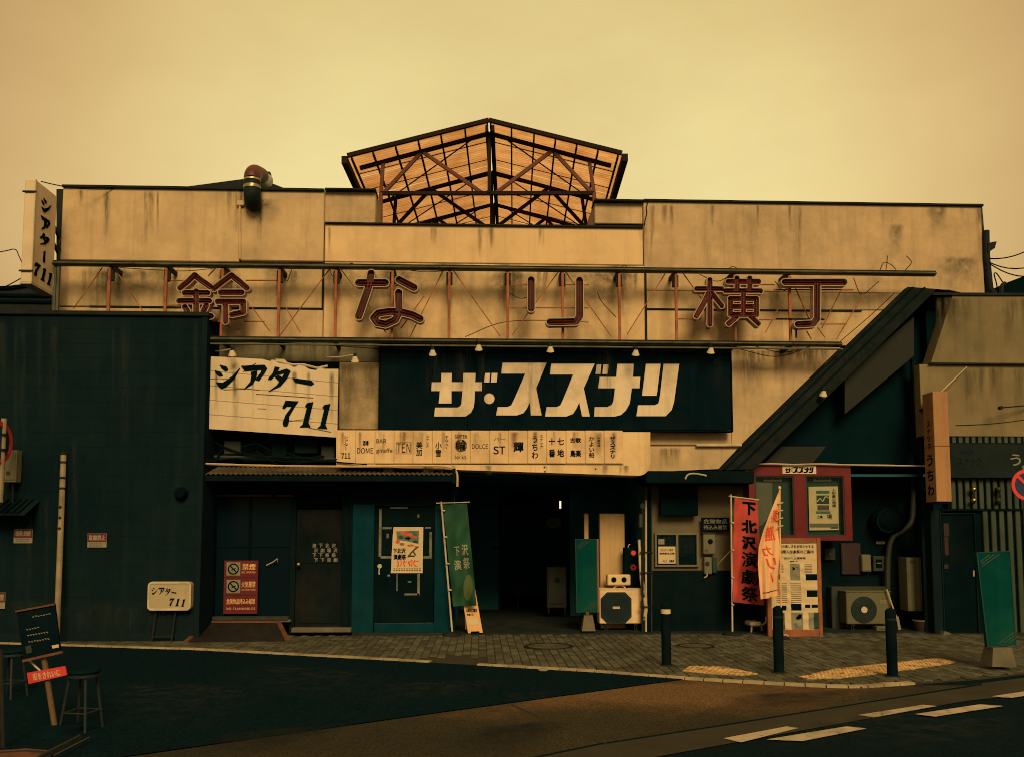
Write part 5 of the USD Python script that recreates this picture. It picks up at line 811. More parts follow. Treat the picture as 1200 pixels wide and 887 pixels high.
for q, mm in (((262, 516, 282, 532), 'utility_grey'), ((318, 520, 336, 538), 'dark_paint'), ((345, 516, 372, 531), 'stair_wall'), ((376, 522, 392, 541), 'utility_grey')): part(TB, 'junction_box', pan(*q, -.12, .13, .012), mm)
for pts in (((243, 512), (262, 523), (300, 534), (360, 537), (396, 541)), ((282, 524), (300, 520), (318, 528)), ((250, 545), (258, 530), (262, 526)), ((336, 530), (356, 536), (380, 534))): part(TB, 'loose_cable', tube(curve([F(a, b, -.16) for a, b in pts], 6), .014, 6), 'cable')
part(TB, 'downpipe', tube([F(246, 535, -.1), F(396, 538, -.1)], .03, 8), 'utility_grey')

# ============================================================ NEON SIGN ON ITS FRAME
YN = -.42
NF = thing('neon_scaffold', 'rusty steel scaffold of posts and cross rods carrying the big neon characters', 'sign frame', F(600, 400, YN))
def hbeam(x0, x1, y0, y1, name='beam'):
    a, b = F(x0, y0, YN), F(x1, y1, YN); z = (a[2] + b[2]) / 2; h = mpp(YN)
    part(NF, name, bx(a[0], b[0], YN - .03, YN + .06, z + .6 * h, z + 3.0 * h, .006), 'beam_dark')
    part(NF, name, bx(a[0], b[0], YN - .07, YN + .05, z - 1.9 * h, z + .5 * h, .012), 'beam_metal')
    part(NF, name, bx(a[0], b[0], YN - .035, YN + .05, z - 2.9 * h, z - 2.0 * h, .004), 'beam_metal')
    part(NF, name, bx(a[0], b[0], YN + .07, .012, z - 1.5 * h, z - .6 * h), 'beam_dark') if name == 'ledge' else None
    return z
zt = hbeam(63, 1096, 309, 320.5); zb_ = hbeam(245, 986, 396.5, 404.5)
part(NF, 'beam', bx(F(245, 400, YN)[0], F(986, 400, YN)[0], YN - .06, YN - .02, zb_ - .10, zb_ - .075, .004), 'beam_metal')
part(NF, 'corner_post', [bx(F(62, 340, YN)[0], F(65, 340, YN)[0], YN, YN + .05, F(64, 372, YN)[2], zt), bx(F(66.3, 340, YN)[0], F(69, 340, YN)[0], YN - .01, YN + .04, F(64, 372, YN)[2], zt)], 'beam_metal')
for k in range(13):
    px = 127 + 66.55 * k; xx = F(px, 355, YN)[0]
    if k in (7, 11): xx += .03
    zlo = F(px, 378, YN)[2] if px < 240 else zb_
    part(NF, 'post', bx(xx - .021, xx + .021, YN - .015, YN + .025, zlo, zt - .06, .005), 'rust_post')
    part(NF, 'post_bracket', [bar((xx, YN + .03, zt - .02), (xx, .01, zt - .02), .05, .06), bx(xx - .05, xx + .05, YN + .032, YN + .09, zt - .26, zt - .06, .01)], 'beam_dark')
    if zlo == zb_: part(NF, 'post_bracket', bar((xx, YN + .03, zb_ - .03), (xx, .01, zb_ - .03), .05, .05), 'beam_dark')
rods = [((120, 314), (86, 362)), ((134, 314), (168, 366)), ((386, 316), (326, 396)), ((520, 316), (480, 396)), ((531, 317), (586, 394)), ((330, 352), (352, 390)), ((254, 313), (244, 324)), ((295, 360), (316, 388)), ((398, 314), (416, 338)), ((424, 345), (452, 390)), ((497, 347), (470, 385)),
        ((655, 318), (600, 393)), ((662, 318), (716, 394)), ((780, 320), (735, 392)), ((800, 320), (826, 356)), ((925, 322), (948, 374)), ((985, 342), (963, 385)), ((913, 360), (897, 390)), ((945, 388), (951, 398)), ((958, 384), (967, 396)), ((1012, 345), (980, 398))]
for a, b in rods: part(NF, 'cross_rod', tube([F(*a, YN + .12), F(*b, YN + .12)], .009, 6), 'rust_rod')
for q in ((194, 329, 224, 329), (196, 358, 222, 358), (288, 329, 326, 329), (248, 377, 262, 377), (286, 377, 310, 377), (595, 334, 628, 334), (593, 361, 690, 361), (660, 334, 690, 334), (460, 335, 480, 335), (792, 374, 822, 374), (880, 334, 908, 334), (860, 375, 908, 375), (962, 380, 992, 380), (907, 340, 1000, 340)):
    part(NF, 'cross_rod', tube([F(q[0], q[1], YN + .05), F(q[2], q[3], YN + .05)], .011, 6), 'rust_rod')
part(NF, 'dark_rail', [tube([F(909, 374, YN - .02), F(966, 374.5, YN - .02)], .016, 8), tube([F(933, 374, YN - .02), F(933, 396, YN - .02)], .016, 8)], 'beam_dark')
for pts in (((128, 313), (170, 316), (215, 318), (250, 315)), ((596, 343), (610, 350), (626, 346)), ((330, 318), (336, 330), (342, 316)), ((545, 395), (590, 378), (650, 376), (690, 378)), ((700, 343), (706, 355), (722, 372)), ((385, 312), (390, 324), (396, 312)), ((470, 316), (500, 319), (530, 317)), ((820, 322), (840, 330), (858, 322)), ((908, 330), (918, 341), (930, 336)), ((1000, 326), (1010, 345), (1030, 330)), ((985, 400), (1020, 370), (1048, 344)), ((880, 405), (920, 413), (968, 401)), ((862, 408), (910, 418), (955, 405), (980, 402)), ((446, 402), (520, 410), (600, 404)), ((600, 404), (680, 411), (760, 405)), ((760, 405), (800, 409), (856, 404)), ((246, 399), (262, 404), (330, 402), (445, 409)), ((1040, 300), (1039, 312), (1037, 322)), ((1062, 300), (1068, 308), (1060, 318)), ((1030, 320), (1036, 308), (1046, 312), (1052, 320)), ((404, 313), (412, 309), (418, 313)), ((726, 318), (731, 311), (738, 317)), ((850, 318), (858, 313), (866, 316))):
    part(NF, 'loose_cable', tube(curve([F(a, b, YN + .14 + .02 * (i % 2)) for i, (a, b) in enumerate(pts)], 7), .0065, 5), 'cable')
def strokes(lists, r, k, ox, oy): return [(LineString([(lambda q: (q[0], q[2]))(F(ox + x / k, oy + y / k, YN - .09)) for x, y in l]), r * mpp(YN)) for l in lists]
def neon(label, lists, r, k, ox, oy, pan_m='neon_pan', rim=.011):
    st_ = strokes(lists, r, k, ox, oy); g = unary_union([l.buffer(q, quad_segs=5) for l, q in st_]).simplify(.002); y0 = YN - .03
    c = g.centroid; t = thing('neon_character', label, 'neon sign', (c.x, y0, c.y), 'red neon characters over the entrance' if False else None)
    part(t, 'back_pan', ext(g.buffer(-.004), .05, (0, y0, 0)), pan_m)
    part(t, 'rim', ext(g.buffer(rim).difference(g), .13, (0, y0 + .005, 0)), 'neon_rim')
    for l, q in st_:
        for o in (-.42, .42):
            try: ll = l.parallel_offset(abs(o) * q, 'left' if o > 0 else 'right')
            except Exception: continue
            for seg in getattr(ll, 'geoms', [ll]):
                if seg.length > .08: part(t, 'tube', tube([(a, y0 - .075, b) for a, b in seg.coords], .012, 6), 'neon_tube')
neon('leftmost neon character of the frame, a dense dark red kanji beside the dark building', [[(50, 157), (90, 125), (118, 97), (150, 122), (190, 150)], [(72, 180), (178, 180)], [(125, 172), (125, 285)], [(46, 217), (186, 217)], [(72, 245), (84, 266)], [(172, 240), (160, 264)], [(50, 288), (195, 288)],
      [(208, 160), (250, 128), (290, 97), (325, 125), (362, 157)], [(240, 177), (338, 177)], [(226, 220), (345, 220), (345, 270), (292, 281)], [(262, 222), (262, 312)]], 3.45, 4, 200, 300, 'neon_pan_red', .010)
neon('curly dark red neon hiragana, second character from the left', [[(884, 132), (1008, 132)], [(942, 88), (928, 160), (884, 288)], [(1072, 118), (1142, 155)], [(1070, 178), (1072, 270), (1055, 305), (1010, 326), (970, 318), (954, 296), (975, 274), (1030, 266), (1090, 270), (1135, 282), (1170, 300)]], 4.3, 4, 200, 300)
neon('neon hiragana of two plain strokes at the middle of the frame', [[(765, 630), (765, 736)], [(943, 632), (943, 765), (930, 784), (834, 786)]], 4.1, 3.158, 380, 130)
neon('boxy deep red neon kanji, fourth character from the left', [[(218, 307), (292, 307)], [(257, 280), (257, 412)], [(252, 322), (236, 355), (217, 388)], [(264, 322), (292, 357)], [(312, 285), (402, 285)], [(338, 275), (338, 312)], [(376, 275), (376, 312)], [(304, 313), (408, 313)], [(318, 336), (396, 336), (396, 383), (318, 383), (318, 336)], [(318, 360), (396, 360)], [(357, 313), (357, 383)], [(336, 390), (313, 410)], [(380, 390), (401, 410)]], 3.25, 2.553, 730, 220, 'neon_pan_red', .010)
neon('rightmost neon kanji, a long bar over one hooked stroke', [[(700, 176), (1076, 176)], [(905, 176), (903, 410), (880, 440), (782, 445)]], 4.0, 5.4545, 790, 300, 'neon_pan')

# ============================================================ SIGNBOARDS
YB = -.20
BB = thing('billboard', 'large black billboard with big cream block katakana over the passage', 'sign', F(650, 455, YB))
xs_ = [445, 548, 651, 754, 857]
for i in range(4): part(BB, 'board_panel', pan(xs_[i] + .15, 408, xs_[i + 1] - .15, 503.6, YB, .06, .003), 'board_black')
part(BB, 'frame', frame(443.6, 406.6, 858.4, 505, YB - .02, .022, .1), 'ink')
part(BB, 'stand_off', [pan(470, 415, 480, 495, YB + .06, -YB - .06), pan(650, 415, 660, 495, YB + .06, -YB - .06), pan(820, 415, 830, 495, YB + .06, -YB - .06)], 'ink')
LG = {'za': [[(290, 178), (336, 178), (335, 217), (385, 217), (385, 178), (440, 178), (438, 217), (468, 217), (468, 255), (437, 255), (436, 290), (432, 325), (420, 350), (395, 367), (258, 367), (262, 328), (360, 328), (372, 322), (378, 310), (382, 255), (334, 255), (334, 310), (278, 310), (283, 255), (245, 255), (248, 217), (288, 217)], [(482, 178), (504, 178), (500, 218), (477, 218)], [(511, 178), (536, 178), (533, 218), (507, 218)]],
      'dot': [[(500 + 23 * math.cos(a), 289 + 23 * math.sin(a)) for a in np.linspace(0, 2 * math.pi, 24, endpoint=False)]],
      'su': [[(558, 133), (752, 133), (706, 243), (730, 362), (683, 362), (678, 305), (665, 332), (650, 352), (620, 362), (530, 362), (537, 325), (580, 325), (596, 318), (610, 290), (658, 180), (553, 180)]],
      'zu': [[(772, 137), (963, 137), (915, 243), (942, 367), (908, 367), (895, 305), (884, 330), (868, 355), (838, 367), (745, 367), (752, 325), (798, 325), (812, 318), (825, 290), (868, 184), (766, 184)], [(972, 140), (992, 140), (988, 182), (967, 182)], [(1001, 140), (1024, 140), (1020, 182), (997, 182)]],
      'na': [[(1062, 138), (1134, 138), (1131, 195), (1163, 195), (1160, 243), (1126, 243), (1117, 310), (1100, 340), (1078, 360), (1050, 367), (960, 367), (963, 325), (1020, 325), (1038, 315), (1045, 300), (1052, 243), (978, 243), (985, 195), (1058, 195)]]}
LGP = {k: zpoly(v, 3.75, 440, 390) for k, v in LG.items()}
LGP['ri'] = [[(756.8, 426.8), (774, 426.8), (769.4, 463.6), (752.2, 463.6)], [(777.5, 426.8), (795.8, 426.8), (789.7, 470.7), (787, 480), (780, 487.4), (745.7, 487.4), (747.6, 474.6), (767, 474.6), (771.5, 472.6), (773.3, 463)]]
for k, v in LGP.items():
    part(BB, 'letter', [ext(pxpoly(p, YB), .013, (0, YB + .001, 0)) for p in v], 'letter_cream', smooth=False)
def logo(px, Y, m, parent, name='lettering'):
    g = unary_union([Polygon([(x, -y) for x, y in p]).buffer(0) for v in LGP.values() for p in v])
    part(parent, name, ext(fit(g, *rect(*px, Y)), .005, (0, Y + .001, 0)), m, smooth=False)
# brush style lettering of the other theatre
BR = {'shi': [[(232, 512), (262, 520), (270, 535), (258, 540), (240, 527)], [(210, 538), (236, 545), (245, 562), (230, 565), (212, 550)], [(215, 592), (245, 595), (290, 565), (325, 527), (300, 575), (262, 612), (240, 622), (225, 610)]],
      'a': [[(332, 517), (440, 512), (452, 528), (440, 550), (415, 585), (400, 580), (425, 545), (428, 533), (350, 540)], [(378, 545), (405, 540), (402, 570), (385, 600), (345, 624), (375, 590), (380, 565)]],
      'ta': [[(490, 520), (510, 524), (500, 545), (545, 530), (562, 540), (545, 575), (515, 610), (462, 634), (500, 605), (512, 588), (490, 568), (505, 560), (524, 570), (535, 548), (495, 558), (470, 580), (457, 578), (480, 550)]],
      'bar': [[(572, 572), (660, 585), (672, 598), (660, 606), (585, 592)]],
      'num': [[(540, 678), (598, 681), (585, 700), (556, 750), (552, 785), (545, 797), (530, 795), (527, 780), (540, 745), (570, 705), (545, 703), (535, 715), (525, 712)],
              [(640, 690), (668, 684), (645, 780), (655, 800), (607, 800), (620, 790), (640, 710), (632, 703)], [(722, 698), (748, 693), (725, 790), (733, 808), (690, 806), (703, 795), (722, 715), (713, 710)]]}
YW = -.42
WB = thing('billboard', 'weathered white slatted billboard with black brush letters and a torn top edge', 'sign', F(320, 465, YW))
tilt = lambda x: 417.5 + (x - 243) * .0985 if False else 417.5 + (x - 243) * .093
top = [(243.5, 417.5), (308, 421), (316, 423.2), (321, 422.6), (326, 425.5), (338, 427.5), (345, 430.5), (350, 428.2), (357, 429.2), (362, 432.5), (370, 434), (375, 430.6), (380, 432.4), (396.5, 432.5)]
for i in range(5):
    f0, f1 = i / 5, (i + 1) / 5
    lt, lb, rt, rb = 417.5 + 84.5 * f0, 417.5 + 84.5 * f1, 432.5 + 80 * f0, 432.5 + 80 * f1
    xl0, xl1 = 243.5 - 4.5 * f0, 243.5 - 4.5 * f1
    P_ = (top[:] if i == 0 else [(xl0, lt + .25), (396.5 - 1.5 * f0, rt + .25)]) + [(396.5 - 1.5 * f1, rb - .25), (xl1, lb - .25)]
    part(WB, 'board_slat', slab(P_, YW - .004 * (i % 2), .03), 'board_white', smooth=False)
part(WB, 'torn_edge', [tube([F(a, b, YW + .02) for a, b in ((318, 423), (330, 424.5), (342, 427.5), (356, 427.6), (372, 431.5), (384, 429))], .02, 6), slab([(322, 420.5), (333, 421), (340, 428), (326, 424.5)], YW + .03, .02)], 'pale_metal')
part(WB, 'backing', slab([(243, 428), (396, 438), (394.6, 512), (239.5, 501)], YW + .03, .16), 'dark_paint')
for k, v in BR.items():
    for p in zpoly(v, 4, 200, 300): part(WB, 'letter', ext(pxpoly(p, YW).buffer(.004), .012, (0, YW - .003, 0)), 'ink', smooth=False)
for p in ([(245, 444), (258, 443.6), (276, 445)], [(262, 456.5), (290, 455.4), (304, 456.8)], [(300, 461.5), (340, 464), (367, 466)], [(338, 493.5), (365, 490)], [(362, 501), (388, 506)], [(302, 478.5), (312, 479)], [(285, 436), (292, 430), (300, 426)]):
    part(WB, 'scratch', tube([F(a, b, YW - .005) for a, b in p], .005, 5), 'ink_soft')
BRU = unary_union([Polygon([(x, -y) for x, y in p]).buffer(0) for k, v in BR.items() if k != 'num' for p in v])
BRN = unary_union([Polygon([(x, -y) for x, y in p]).buffer(0) for p in BR['num']])
# strip of tenant panels on a rounded cream housing
YS = -.46
SH = thing('sign_strip', 'long cream sign housing with a row of fifteen tenant name panels', 'sign', F(590, 530, YS))
hs = [(394, 503.8), (762, 506), (762, 541)] + [(762 - 14 + 14 * math.cos(a), 543 + 14 * math.sin(a)) for a in np.linspace(0, math.pi / 2, 8)] + [(394, 545.5)]
part(SH, 'housing', ext(pxpoly(hs, YS), .44, (0, YS + .44, 0)), 'housing_cream', smooth=False)
part(SH, 'fold_line', pan(440, 543.4, 731, 544.2, YS - .004, .01), 'ink_soft')
part(SH, 'bolt', [disc(F(a, b, YS), .012, FRONT, .02, 10) for a, b in ((638, 547), (638.5, 552), (698, 549), (520, 550))], 'coping')
pxs = [395, 416.7, 439.3, 461.7, 484, 506.7, 529, 551.3, 573.7, 596, 618.3, 640.7, 663.3, 685.7, 708, 730]
pan_p = []
for i in range(15):
    p = part(SH, 'name_panel', pan(pxs[i] + .2, 504.3, pxs[i + 1] - .2, 542.8, YS - .018 - .003 * (i % 3), .02, .004), 'panel_cream', label='tenant name panel'); pan_p.append(p)
def pt(i, s, px, vertical=False, bold=1.0, m='ink'):
    part(pan_p[i], 'lettering', text(s, px, YS - .018 - .003 * (i % 3), .003, vertical, bold), m, smooth=False)
pt(0, 'シアター', (403, 510, 408, 527), True); pt(0, '711', (400, 530.5, 410.5, 537), bold=3)
pt(1, '酒場', (425, 516, 432, 522), bold=3); pt(1, 'DOME', (418.5, 524.5, 437.5, 531), bold=.5)
pt(2, 'BAR', (441, 514, 452.5, 519)); pt(2, 'giraffe', (441, 525, 460, 531.5))
pt(3, 'TEN', (465, 519, 481, 530), bold=0); 
part(pan_p[3], 'emblem', frame(464, 517.5, 482, 531.5, YS - .0215, .006, .004, 0), 'ink_soft', smooth=False)
pt(4, 'スナック', (499, 510, 503, 524), True); pt(4, '美加', (487.5, 517, 495, 534), True, 2)
pt(5, 'すなっく', (521.5, 510, 525.5, 526), True); pt(5, '小雪', (510, 517.5, 517.5, 535), True, 2)
pt(6, 'GARTEN', (533, 509, 547, 513.5), bold=2); pt(6, '輪', (534, 515, 546.5, 528), bold=3); pt(6, 'bar kit.', (533, 533, 547, 537.5))
part(pan_p[6], 'emblem', ring(F(540.2, 521.5, YS - .024), .085, .095, FRONT, .008), 'ink_soft')
pt(7, 'DOLCE', (553, 520, 572, 525.5), bold=.5)
pt(8, 'バー', (579, 512.5, 592, 516), bold=0); pt(8, 'ST', (578, 522.5, 592, 532), bold=2)
pt(9, '輝', (601.5, 517.5, 613.5, 529.5), bold=4)
pt(10, 'スナック', (632.5, 509.5, 636.5, 525), True); pt(10, 'うちわ', (623, 510.5, 630.5, 537), True, 2)
pt(11, '十', (643, 513, 650.5, 521), bold=3); pt(11, '七', (653, 513, 661, 521), bold=3); pt(11, '番', (643, 526, 651, 535.5), bold=3); pt(11, '地', (653, 526, 661, 535), bold=3)
pt(12, '古歌', (668, 512.5, 681, 518.5), bold=4); pt(12, '鳥楽', (668, 527, 681, 535), bold=4)
pt(13, 'かよい船', (690, 511, 696.5, 536), True, 2); pt(13, '中華料理', (700, 512, 703.5, 523), True)
pt(14, 'ザスズナリ', (714.5, 511, 721.5, 537), True, 5)
# vertical projecting box sign at far left
def rot_frame(o, u, v): return np.array(o), np.array(u, float) / np.linalg.norm(u), np.array(v, float) / np.linalg.norm(v)
xn = F(39, 280, -1.05)[0]; zb0, zt0 = F(38, 331, -1.05)[2], F(38, 210.5, -1.05)[2]; yb = -.40
xw = F(26, 280, -1.05)[0]
VS = thing('box_sign', 'tall cream box sign with black letters projecting at the left end of the theatre', 'sign', (xn, -.7, zb0))
part(VS, 'box', bx(xw, xn, -1.05, yb, zb0, zt0, .012), 'board_white')
part(VS, 'trim', [bx(xn - .005, xn + .008, -1.06, -1.03, zb0, zt0), bx(xw - .004, xn + .004, -1.06, yb, zb0 - .025, zb0 + .002)], 'pale_metal')
U_, V_ = np.array([0, 1.0, 0]), UZ
def side_letters(g, y0, y1, z0, z1, x, parent, m='ink'):
    part(parent, 'letter', ext(fit(g, y0, y1, z0, z1), .008, (x - .001, 0, 0), U_, V_), m, smooth=False)
H_ = zt0 - zb0
GB = {k: unary_union([Polygon([(x, -y) for x, y in p]).buffer(3) for p in v]) for k, v in BR.items()}
for k, (f0, f1) in zip(('shi', 'a', 'ta'), ((.74, .88), (.56, .70), (.41, .54))):
    side_letters(GB[k], -.87, -.58, zb0 + H_ * f0, zb0 + H_ * f1, xn, VS)
side_letters(affinity.rotate(GB['bar'], -82), -.75, -.69, zb0 + H_ * .25, zb0 + H_ * .38, xn, VS)
side_letters(GB['num'], -.99, -.46, zb0 + H_ * .065, zb0 + H_ * .215, xn, VS)
part(VS, 'clamp', [bx(xw - .02, xn + .02, -1.07, -1.055, zb0 + H_ * f, zb0 + H_ * f + .025) for f in (.10, .87)], 'coping')
part(VS, 'bracket', [bar((xn - .05, yb, zb0 + H_ * f), (F(69, 280, 0)[0], .02, zb0 + H_ * (f - .06)), .04, .04) for f in (.72, .55, .3)] + [tube(curve([(xn + .04, yb + .05 + .05 * (i % 2), zb0 + H_ * (.25 + .07 * i)) for i in range(6)], 6), .012, 5)], 'coping')
# lamps over the boards
def lamp(px, py, Y, lab, arm_from, group=None):
    p = F(px, py, Y); t = thing('spot_lamp', lab, 'lamp', p, group)
    part(t, 'arm', tube(curve([np.array(arm_from), (np.array(arm_from) + p) / 2 + [0, 0, .02], p + [0, .0, .07]], 6), .012, 6), 'pale_metal' if 'white' in lab else 'coping')
    part(t, 'socket', tube([p + [0, .0, .09], p + [0, 0, .02]], .026, 10), 'coping')
    h = trimesh.creation.revolve(np.array([(.022, .05), (.034, .03), (.062, -.035), (.056, -.035), (.03, .02), (.018, .04)]), sections=16); h.apply_transform(trimesh.transformations.rotation_matrix(.5, [1, 0, 0])); h.apply_translation(p)
    part(t, 'shade', h, 'bulb'); b = trimesh.creation.icosphere(2, .03); b.apply_translation(p + [0, .012, -.02]); part(t, 'bulb', b, 'bulb'); return t
for i, (a, b) in enumerate(((507, 413.5), (561, 407.5), (645, 409.5), (745, 413.5), (833, 411))):
    lamp(a, b, -.55, ('small lamp over the left end of the black billboard', 'small lamp over the first cream letter of the black billboard', 'small lamp over the middle of the black billboard', 'small lamp over the fifth cream letter of the black billboard', 'small lamp at the right end of the black billboard')[i], F(a - 2, b - 9, -.5))
lamp(272, 414, -.65, 'white lamp on a bent arm at the top left of the white billboard', F(251, 411.5, -.2)); lamp(416, 421, -.65, 'white lamp on a long thin arm right of the white billboard', F(381, 419, -.2))
lamp(965, 461, -.42, 'small pale lamp under the stair roof', F(966, 453, -.3))

# ============================================================ LEFT DARK BUILDING
YL = -.62
LB = thing('clad_building', 'dark teal metal clad building with a flat top at the left', 'building', F(120, 752, YL) * np.array([1, 1, 0]))
xl, xr = F(-180, 560, YL)[0], F(238.5, 560, YL)[0]; zT = F(125, 369, YL)[2]
part(LB, 'walls', bx(xl, xr - .01, YL + .03, 3.0 if False else .28, 0, zT - .02), 'dark_void', smooth=False)
part(LB, 'rear_block', bx(xl, F(60, 400, .3)[0], .29, 9, 0, zT - .03), 'dark_void', smooth=False)
nP = 22; hP = zT / nP
for k in range(nP):
    z0 = k * hP; V = [(x, y, z) for x in (xl, xr - .09) for y, z in ((YL + .03, z0 + .003), (YL - .006, z0 + .001), (YL - .003, z0 + hP - .001), (YL + .03, z0 + hP - .001))]
    part(LB, 'siding_plank', trimesh.convex.convex_hull(np.array(V)), 'siding', smooth=False)
part(LB, 'corner_trim', bx(xr - .085, xr, YL - .025, YL + .07, 0, zT - .02, .006), 'stair_wall')
part(LB, 'side_wall', bx(xr - .012, xr - .002, YL + .07, .0, 0, zT - .02), 'stair_wall')
part(LB, 'coping', bx(xl, xr + .02, YL - .05, .3, zT - .018, zT + .05, .008), 'coping')
part(LB, 'plinth', bx(xl, xr + .01, YL - .02, YL + .02, 0, .14, .006), 'stair_wall')
part(LB, 'vent_hood', [lathe([(0, .09), (.07, .07), (.1, .0), (.1, -.05), (0, -.05)], (0, 0, 0)).apply_transform(trimesh.transformations.rotation_matrix(math.pi / 2, [1, 0, 0])).apply_translation(F(212, 578, YL - .05))], 'ink')
def notice(lab, px, Y, head, sub, hm='red_sign', bm='paper_grey', f=.6, name='notice'):
    a, b, c, d = rect(*px, Y); t = thing(name, lab, 'notice', ((a + b) / 2, Y, c)); zz = c + (d - c) * (1 - f)
    part(t, 'plate', bx(a, b, Y, Y + .008, c, d), bm, smooth=False); part(t, 'header', bx(a + .004, b - .004, Y - .003, Y + .004, zz, d - .004), hm, smooth=False)
    g = fit(letters(head, bold=2), a + .04 * (b - a) + .01, b - .04 * (b - a) - .01, zz + .18 * (d - zz), d - .16 * (d - zz)); part(t, 'lettering', ext(g, .003, (0, Y - .002, 0)), 'white_print', smooth=False)
    for k in range(2):
        z1 = c + (zz - c) * (.2 + .38 * k); part(t, 'small_print', [bx(a + .03 + j * .033, a + .03 + j * .033 + .022, Y - .002, Y + .002, z1, z1 + .014) for j in range(int((b - a - .06) / .033))], 'ink_soft', smooth=False)
    return t
notice('small red and grey no smoking notice at the left on the dark siding', (16.2, 620, 38, 636), YL - .025, '禁煙', '')
notice('small red notice against bicycle parking on the dark siding', (102.5, 624.8, 125, 641), YL - .025, '駐輪禁止', '')
notice('small notice low at the left edge of the dark wall', (-9, 694, 6, 713), YL - .025, '禁煙', '')
MB_ = thing('meter_box', 'pale grey meter box on the dark wall beside the round sign', 'meter box', F(12, 566, YL - .2))
part(MB_, 'box', pan(4, 527, 19, 565, YL - .2, .16, .01), 'utility_pale'); part(MB_, 'lid', pan(5.5, 529.5, 17.5, 562, YL - .212, .014, .006), 'utility_pale'); part(MB_, 'conduit', tube([F(15, 565, YL - .12), F(15, 590, YL - .12)], .015, 8), 'coping'); part(MB_, 'dial', disc(F(9.5, 554, YL - .213), .03, FRONT, .01, 14), 'utility_grey')
PC = thing('porch_canopy', 'little dark corrugated canopy on the dark wall at the left edge', 'canopy', F(0, 590, YL - .3))
zc0, zc1 = F(10, 585, YL)[2], F(10, 601, YL - .42)[2]; cx0, cx1 = F(-70, 590, YL - .3)[0], F(32, 590, YL - .3)[0]
for k, x in enumerate(np.arange(cx0, cx1, .09)): part(PC, 'roof_rib', bar((x, YL - .01, zc0), (x, YL - .42, zc1), .05, .03), 'dark_paint')
part(PC, 'roof_sheet', trimesh.convex.convex_hull(np.array([(x, y, z + o) for x in (cx0, cx1 + .03) for y, z in ((YL - .01, zc0 - .03), (YL - .42, zc1 - .03)) for o in (0, .012)])), 'stair_wall')
LP = thing('leaning_pole', 'long pale pole with dark bands leaning on the dark wall', 'pole', G(67, 757))
pa, pb = F(66.5, 742, -.95), F(74.5, 533, YL - .06); at_ = lambda f: pa + (pb - pa) * f
part(LP, 'shaft', tube([at_(0), at_(1)], .042, 12), 'pole_cream')
part(LP, 'band', [tube([at_(f), at_(f + .012)], .047, 12) for f in (.80, .86, .95)], 'coping'); part(LP, 'cap', tube([at_(1), at_(1.015)], .048, 12), 'coping')
part(LP, 'spot', [disc(at_(f) + [0, -.042, 0], .022, FRONT, .012, 12) for f in (.58, .64, .70)], 'coping')
def round_sign(lab, c, r, m_in, pole_x, pole_top, axis, slash, pole_foot=0.0):
    t = thing('road_sign', lab, 'road sign', (pole_x, c[1] + .05, 0)); ax = np.array(axis, float); ax /= np.linalg.norm(ax)
    part(t, 'pole', tube([(pole_x, c[1] + .06, pole_foot), (pole_x, c[1] + .06, pole_top)], .038, 12), 'pole_cream')
    part(t, 'plate', disc(c, r, ax, .012), m_in); part(t, 'red_ring', ring(c + ax * .008, r * .78, r, ax, .012), 'red_enamel')
    side = np.cross([0, 0, 1.0], ax)
    if slash: part(t, 'red_slash', bar(c + ax * .012 + (side * -.55 + np.array([0, 0, .55])) * r, c + ax * .012 + (side * .55 - np.array([0, 0, .55])) * r, r * .2, .006, ax), 'red_enamel')
    part(t, 'clamp', [bx(pole_x - .05, pole_x + .05, c[1] + .005, c[1] + .1, c[2] + o, c[2] + o + .03) for o in (-.12, .1)], 'coping')
cL = F(0.5, 518, -1.3); round_sign('round blue and red sign seen edge on at the left border', cL, .30, 'blue_enamel', F(1, 560, -1.25)[0], cL[2] + .35, (1, 0, 0), False, F(1, 588, -1.3)[2])
# lit box on legs
YX = -.75
LX = thing('lightbox_sign', 'small rounded cream lightbox with black letters standing on thin legs', 'sign', G(199, 752))
a, b, c, d = rect(173.5, 681.5, 223.5, 714.5, YX); bo = ext(sbox(a + .06, c + .06, b - .06, d - .06).buffer(.06), .18, (0, YX + .18, 0)); part(LX, 'box', bo, 'lightbox')
part(LX, 'rim', ext(sbox(a + .06, c + .06, b - .06, d - .06).buffer(.065).difference(sbox(a + .06, c + .06, b - .06, d - .06).buffer(.035)), .012, (0, YX + .002, 0)), 'pale_metal')
part(LX, 'lettering', ext(fit(BRU, *rect(177.5, 688, 207, 697.5, YX)), .004, (0, YX + .001, 0)), 'ink', smooth=False); part(LX, 'lettering', ext(fit(BRN.buffer(2), *rect(198.5, 700.5, 217, 710.5, YX)), .004, (0, YX + .001, 0)), 'ink', smooth=False)
for s in (183, 206): part(LX, 'leg', tube([F(s, 714, YX + .09), F(s - 5, 751, YX + .02)], .016, 8), 'coping'); part(LX, 'leg', tube([F(s, 714, YX + .1), F(s + 1, 746, YX + .3)], .016, 8), 'coping')
part(LX, 'rail', tube([F(178, 746, YX + .05), F(204, 746, YX + .05)], .012, 8), 'coping')
